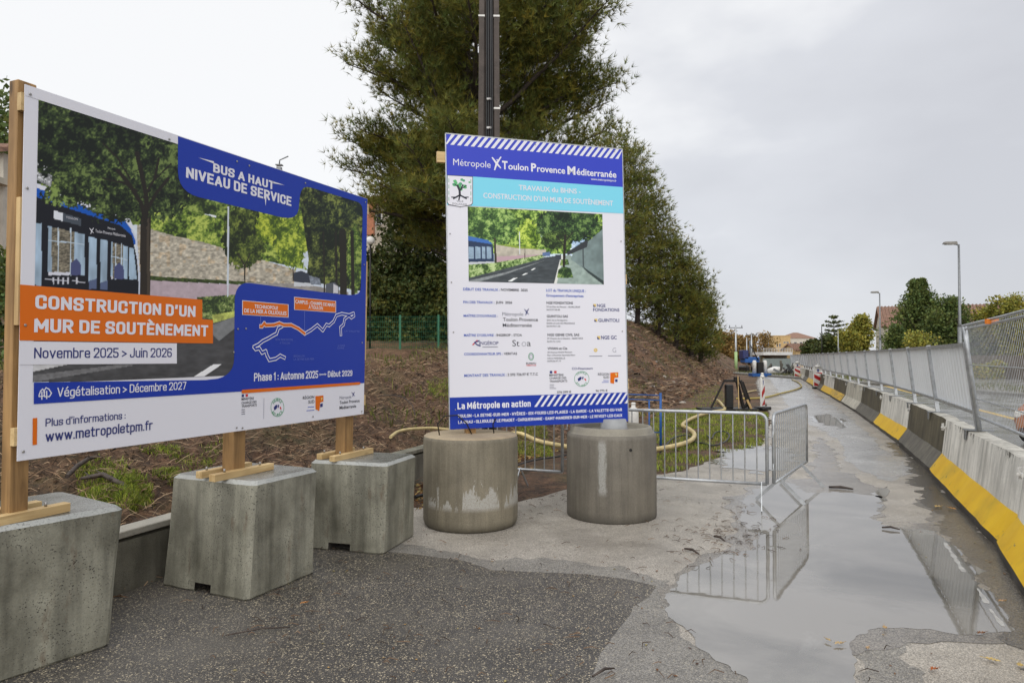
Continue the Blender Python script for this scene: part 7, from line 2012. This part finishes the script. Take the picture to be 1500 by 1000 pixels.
# town crest
s2.poly(mb, [(654.6, 256.2), (692.6, 258.6), (692.6, 298), (690, 301), (675, 303.2), (674, 304), (672.5, 303), (657, 300.5), (654.6, 297)], Z2, K['black'])
s2.poly(mb, [(655.4, 257.2), (691.8, 259.4), (691.8, 297.6), (689.4, 300), (674, 302.8), (657.4, 299.4), (655.4, 296.4)], Z2 + .0004, WH)
for k in range(16):
    rr_ = random.Random(k); x, y = 673.5 + rr_.gauss(0, 6), 269.5 + rr_.gauss(0, 3.4); r_ = rr_.uniform(1.4, 2.8)
    s2.poly(mb, [(x + r_ * math.cos(a) * (1 + .3 * (i % 2)), y + r_ * .9 * math.sin(a)) for i, a in enumerate([2 * PI * j / 9 for j in range(9)])], Z2 + .0006 + .00003 * k, K['leaf'] if k % 3 else K['green'])
for q, w in (([(673.5, 287), (673, 279), (670, 272)], .022), ([(673.5, 280), (678, 271)], .014), ([(673, 276), (666, 270)], .01), ([(674, 278), (683, 272)], .01), ([(673.5, 286), (664, 291)], .016), ([(673.5, 286), (683, 291)], .016), ([(673.5, 286), (672, 293)], .014), ([(666, 289), (661, 289)], .01), ([(680, 289), (686, 289)], .01)):
    stroke(s2, mb, q, w, Z2 + .0014, K['black'])
s2.text(mb, 'VILLE', (668.6, 295.9), (678.5, 296.3), 293.4, Z2 + .0008, K['black']); s2.text(mb, "D'OLLIOULES", (662.5, 299.8), (683.5, 300.4), 297.2, Z2 + .0008, K['black'])
for k in range(4): stroke(s2, mb, [(657.3, 262 + k * 9), (657.3, 267 + k * 9)], .006, Z2 + .0008, K['green']); stroke(s2, mb, [(689.6, 263 + k * 9), (689.6, 268 + k * 9)], .006, Z2 + .0008, K['green'])
def T(txt, l, r, yl, yr, cap, c, bold=.016): s2.text(mb, txt, (l, yl), (r, yr), yl - cap, Z1, K[c], bold)
T('DÉBUT DES TRAVAUX :', 678.4, 732, 425.4, 425.8, 3.7, 'lblue'); T('NOVEMBRE  2025', 733.8, 773, 426, 426.6, 3.4, 'black')
T('FIN DES TRAVAUX :', 678.6, 724.2, 444.2, 444.4, 3.5, 'lblue'); T('JUIN  2026', 726.3, 750.2, 444.5, 444.5, 3.4, 'black')
T("MAÎTRE D'OUVRAGE :", 679, 729.2, 464.2, 464.6, 3.5, 'lblue')
T('Métropole', 735.8, 766.5, 462.4, 462.8, 5.2, 'grey', 0); sprite(s2, mb, 771.5, 457, 10, Z1, K['navy'])
T('Toulon Provence', 736.8, 788, 470.3, 470.8, 5, 'black', .006); T('Méditerranée', 736.5, 779, 478.7, 478.7, 5, 'black', .006)
T("MAÎTRE D'OEUVRE :", 679.5, 725.7, 492.8, 492.5, 3.5, 'lblue'); T('INGEROP - STOA', 727.4, 764.7, 492.5, 492.3, 3.4, 'black')
T('INGÉROP', 702, 730.2, 505, 504.5, 4.8, 'navy', .006); stroke(s2, mb, [(692.5, 505), (699, 498.5)], .012, Z1, K['red']); stroke(s2, mb, [(702, 499), (695, 501.5), (699, 505), (703.5, 506.5)], .012, Z1 + .0003, K['navy'])
stroke(s2, mb, [(707, 508.3), (729, 508)], .007, Z1, K['grey'])
T('St', 750.6, 761, 507, 507, 9, 'black', -.006); ring(s2, mb, (767.5, 503.8), 3.2, 3.2, .6, Z1, K['grey'], 18); T('a', 772, 777.6, 506.8, 506.6, 9, 'black', -.004)
T('COORDONNATEUR SPS :', 679.8, 736.2, 520.4, 519.8, 3.5, 'lblue'); T('VERITAS', 738, 757.5, 519.6, 519.4, 3.4, 'black')
ring(s2, mb, (778, 522), 4, 5.6, 1.0, Z1, K['green'], 20); ring(s2, mb, (778, 522), 2.2, 3.6, .6, Z1, K['grey'], 16)
T('BUREAU', 770.8, 785.4, 533.2, 532.8, 2.3, 'black'); T('VERITAS', 770.8, 785.4, 536, 535.6, 2.0, 'red')
T('MONTANT DES TRAVAUX :', 680, 742, 552, 550.6, 3.9, 'lblue'); T('2 592 726,97 € T.T.C', 743.5, 788, 550.4, 549.2, 3.6, 'black')
T('LOT du TRAVAUX UNIQUE :', 800.2, 858, 427, 428, 3.7, 'lblue'); T("Groupement d'entreprises", 800.2, 854.8, 434.4, 435.0, 3.6, 'lblue')
T('NGE FONDATIONS', 800.6, 839.4, 445.1, 445.6, 3.5, 'black'); T('29 du Plan de Rimont - 06340 DRAP', 800.6, 850, 450.4, 451, 2.4, 'black', 0); T('04.93.27.68.48', 800.8, 820, 454.7, 455, 2.4, 'black', 0)
T('GUINTOLI SAS', 801, 832, 464.8, 465, 3.5, 'black'); T('ZAC de la Pardiguière', 801, 831, 470, 470.2, 2.4, 'black', 0); T('83340 LE LUC EN PROVENCE', 801, 842, 474.6, 474.6, 2.4, 'black', 0); T('04.94.99.71.00', 801, 820.8, 479, 479, 2.4, 'black', 0)
T('NGE GENIE CIVIL SAS', 802, 848.6, 492, 492, 3.5, 'black'); T('29 Chemin de la Glacière - 06200 NICE', 801.6, 854, 496.8, 496.8, 2.4, 'black', 0); T('04.93.72.12.92', 801.6, 821, 501.4, 501.4, 2.4, 'black', 0)
T('VIVIAN et Cie', 802, 831, 512, 512, 3.5, 'black'); T('30 Avenue André Roussin', 802, 838, 517, 516.8, 2.4, 'black', 0); T("Parc d'Activité Saumaty-Séon", 802, 842.5, 521.3, 521.1, 2.4, 'black', 0); T('13016 MARSEILLE', 802, 827.7, 525.9, 525.7, 2.4, 'black', 0); T('04.95.06.97.19', 802, 821.5, 530, 529.8, 2.4, 'black', 0)
for (x, y, sz) in ((869, 449.4, 4.2), (870.8, 471, 4.2), (874.8, 496.6, 4.6)):
    s2.poly(mb, [(x, y), (x, y - sz), (x + sz, y - sz), (x + sz, y)], Z1, K['gold']); s2.poly(mb, [(x, y), (x, y - sz * .8), (x + sz * .8, y)], Z1 + .0004, K['navy'])
T('NGE', 874.6, 887, 449.6, 449.8, 4.4, 'navy', .012); T('FONDATIONS', 869, 907.3, 455.7, 455.9, 4.4, 'navy', .012); T('GUINTOLI', 876.6, 907, 471.2, 471, 4.6, 'navy', .014); T('NGE GC', 880.6, 903.4, 496.6, 496.4, 5, 'navy', .014)
ring(s2, mb, (872.5, 512.6), 2.8, 2.8, 2.0, Z1, K['gold'], 14); T('G', 897.5, 902.5, 516, 515.8, 7, 'grey', -.02)
for (l, r, y) in ((863.5, 882, 521.4), (891, 909.5, 520.8)): stroke(s2, mb, [(l, y), (r, y - .2)], .007, Z1, K['grey']); 
T('CO-Financeurs', 837.8, 868.2, 541.2, 541.2, 3.2, 'navy', .01)
s2.poly(mb, [(805.4, 543), (809, 543), (809, 546.6), (805.4, 546.6)], Z1, K['navy']); s2.poly(mb, [(811.6, 543), (815.4, 543), (815.4, 546.4), (811.6, 546.4)], Z1, K['red'])
ministry(s2, mb, 804.9, (550.8, 555.2, 559.8), (825.6, 829.7, 831), 3, Z1)
for yy, ln in ((563.2, 6), (566, 6), (568.6, 9)): stroke(s2, mb, [(805.4, yy), (805.4 + ln, yy)], .006, Z1, K['grey'])
relance(s2, mb, (852.2, 554.6), 11, 11.3, Z1, .034)
T('RÉGION', 876, 892.5, 549.6, 549.4, 3.4, 'black', .006); T('SUD', 884, 892.5, 554, 553.9, 3.4, 'black', .006)
s2.poly(mb, [(894, 545.6), (905.7, 544.9), (905.7, 552.4), (900.3, 553), (899.4, 561.8), (894, 560.4)], Z1, K['orange']); s2.poly(mb, [(900.5, 546.5), (904.5, 546.5), (903, 551)], Z1 + .0004, K['gold'])
s2.poly(mb, [(901.2, 555), (904.6, 555), (904.6, 559), (901.2, 559)], Z1, K['navy']); stroke(s2, mb, [(884, 557), (891.5, 557)], .006, Z1, K['faint']); stroke(s2, mb, [(882, 559.6), (891.5, 559.4)], .006, Z1, K['faint'])
T('576 599 €', 816.2, 836.7, 575.6, 575, 3, 'black'); T('96 775 €', 872.7, 890, 573.6, 573, 3, 'black')
bl0, bl1 = s2.uv(658, 582.2)[1], s2.uv(920, 574.2)[1]
s2.poly(mb, [(0, 0), (2, 0), (2, bl1), (0, bl0)], Z1, K['blue'], uv=True)
yb, yt = s2.uv(850, 593)[1], s2.uv(850, 577.0)[1]; xa = s2.uv(782.5, 595)[0]; n2 = 16; stp = (2.0 - xa) / (n2 - .35)
for k in range(n2):
    x = xa + stp * k; w = stp * .42; sh = .088
    P4 = [(x, yb), (x + w, yb), (x + w + sh, yt), (x + sh, yt)]
    P4 = [(min(2.0, a), (b if a <= 2.0 else b)) for a, b in P4]
    if x + sh > 2.0:                       # clip the last stripes at the edge
        cut = yb + (yt - yb) * max(0, (2.0 - x)) / sh
        cut2 = yb + (yt - yb) * max(0.0, (2.0 - x - w)) / sh
        P4 = [(x, yb), (min(2, x + w), yb), (2.0, max(yb, cut2)), (2.0, cut)]
    s2.poly(mb, P4, Z2, WH, uv=True)
s2.din(mb, 'La Métropole en action', (670, 599.4), (777.4, 595.6), 589.6, Z2, WH, 0.19)
s2.din(mb, 'TOULON • LA SEYNE-SUR-MER • HYÈRES • SIX-FOURS-LES-PLAGES • LA GARDE • LA VALETTE-DU-VAR', (670, 611.6), (911, 602.6), 607, Z2, WH, 0.17)
s2.din(mb, 'LA CRAU • OLLIOULES • LE PRADET • CARQUEIRANNE • SAINT-MANDRIER-SUR-MER • LE REVEST-LES-EAUX', (671, 620.5), (911.4, 610.6), 616, Z2, WH, 0.17)
mb.build('printed_lettering', IM, s2.panel, local=True)
mb = MB()
for (a0_, a1_, b0_, b1_) in ((0.0, 2.0, 2.994, 3.0), (0, .006, 0, 3), (1.994, 2.0, 0, 3)): mb.box(((a0_ + a1_) / 2, (b0_ + b1_) / 2, -.0005), (a1_ - a0_ + .004, b1_ - b0_ + .004, .010))
mb.build('edge_trim', M['galv'], s2.t, local=True)
screws(s2, [(659, 342.5), (661, 413.5), (664, 486.5), (667, 600), (909.5, 353.5), (911.5, 485), (915, 590), (784, 212), (900, 222)])
for a, z in ((.24, .90), (1.80, .93)):
    lbox(s2, 'post', a - .05, a + .05, zloc(s2, a, z), 2.8, -.14, -.045, M['wood_y'], .004)
for b in (.35, 1.5, 2.70): lbox(s2, 'rail', -.085 if b > 2 else .02, 2.02 if b < 2 else 1.98, b, b + .11, -.043, -.006, M['wood_newx'])
# rebar hoops on the left drum and the grey stub pipe on the right one
m1 = MB(); c = Vector((D1.x - .20, 6.88, .905))
m1.tube([c + Vector((-.10, -.02, 0)), c + Vector((-.12, -.03, .12)), c + Vector((-.05, -.04, .20)), c + Vector((.08, -.05, .21)), c + Vector((.17, -.04, .13)), c + Vector((.22, -.02, .02))], .007, 6)
tag(m1.build('lifting_loop', M['black_iron']), 'dark wire lifting loop sticking up from the left drum', 'wire loop')
m1 = MB(); c = Vector((D1.x + .24, 7.0, .91)); m1.tube([c, c + Vector((-.01, 0, .10)), c + Vector((.02, 0, .16))], .007, 6)
tag(m1.build('rebar_stub', M['black_iron']), 'short bent rebar stub on the mortar of the left drum', 'rebar')
m1 = MB(); m1.lathe((D2.x + .03, D2.y + .02, .9), [(.15, -.3), (.15, .02), (.135, .12), (.12, .125)], 24)
tag(m1.build('pipe_stub', plain('grey_pvc', (.30, .31, .32), .5)), 'grey pipe stub standing inside the right drum under the board', 'pipe')
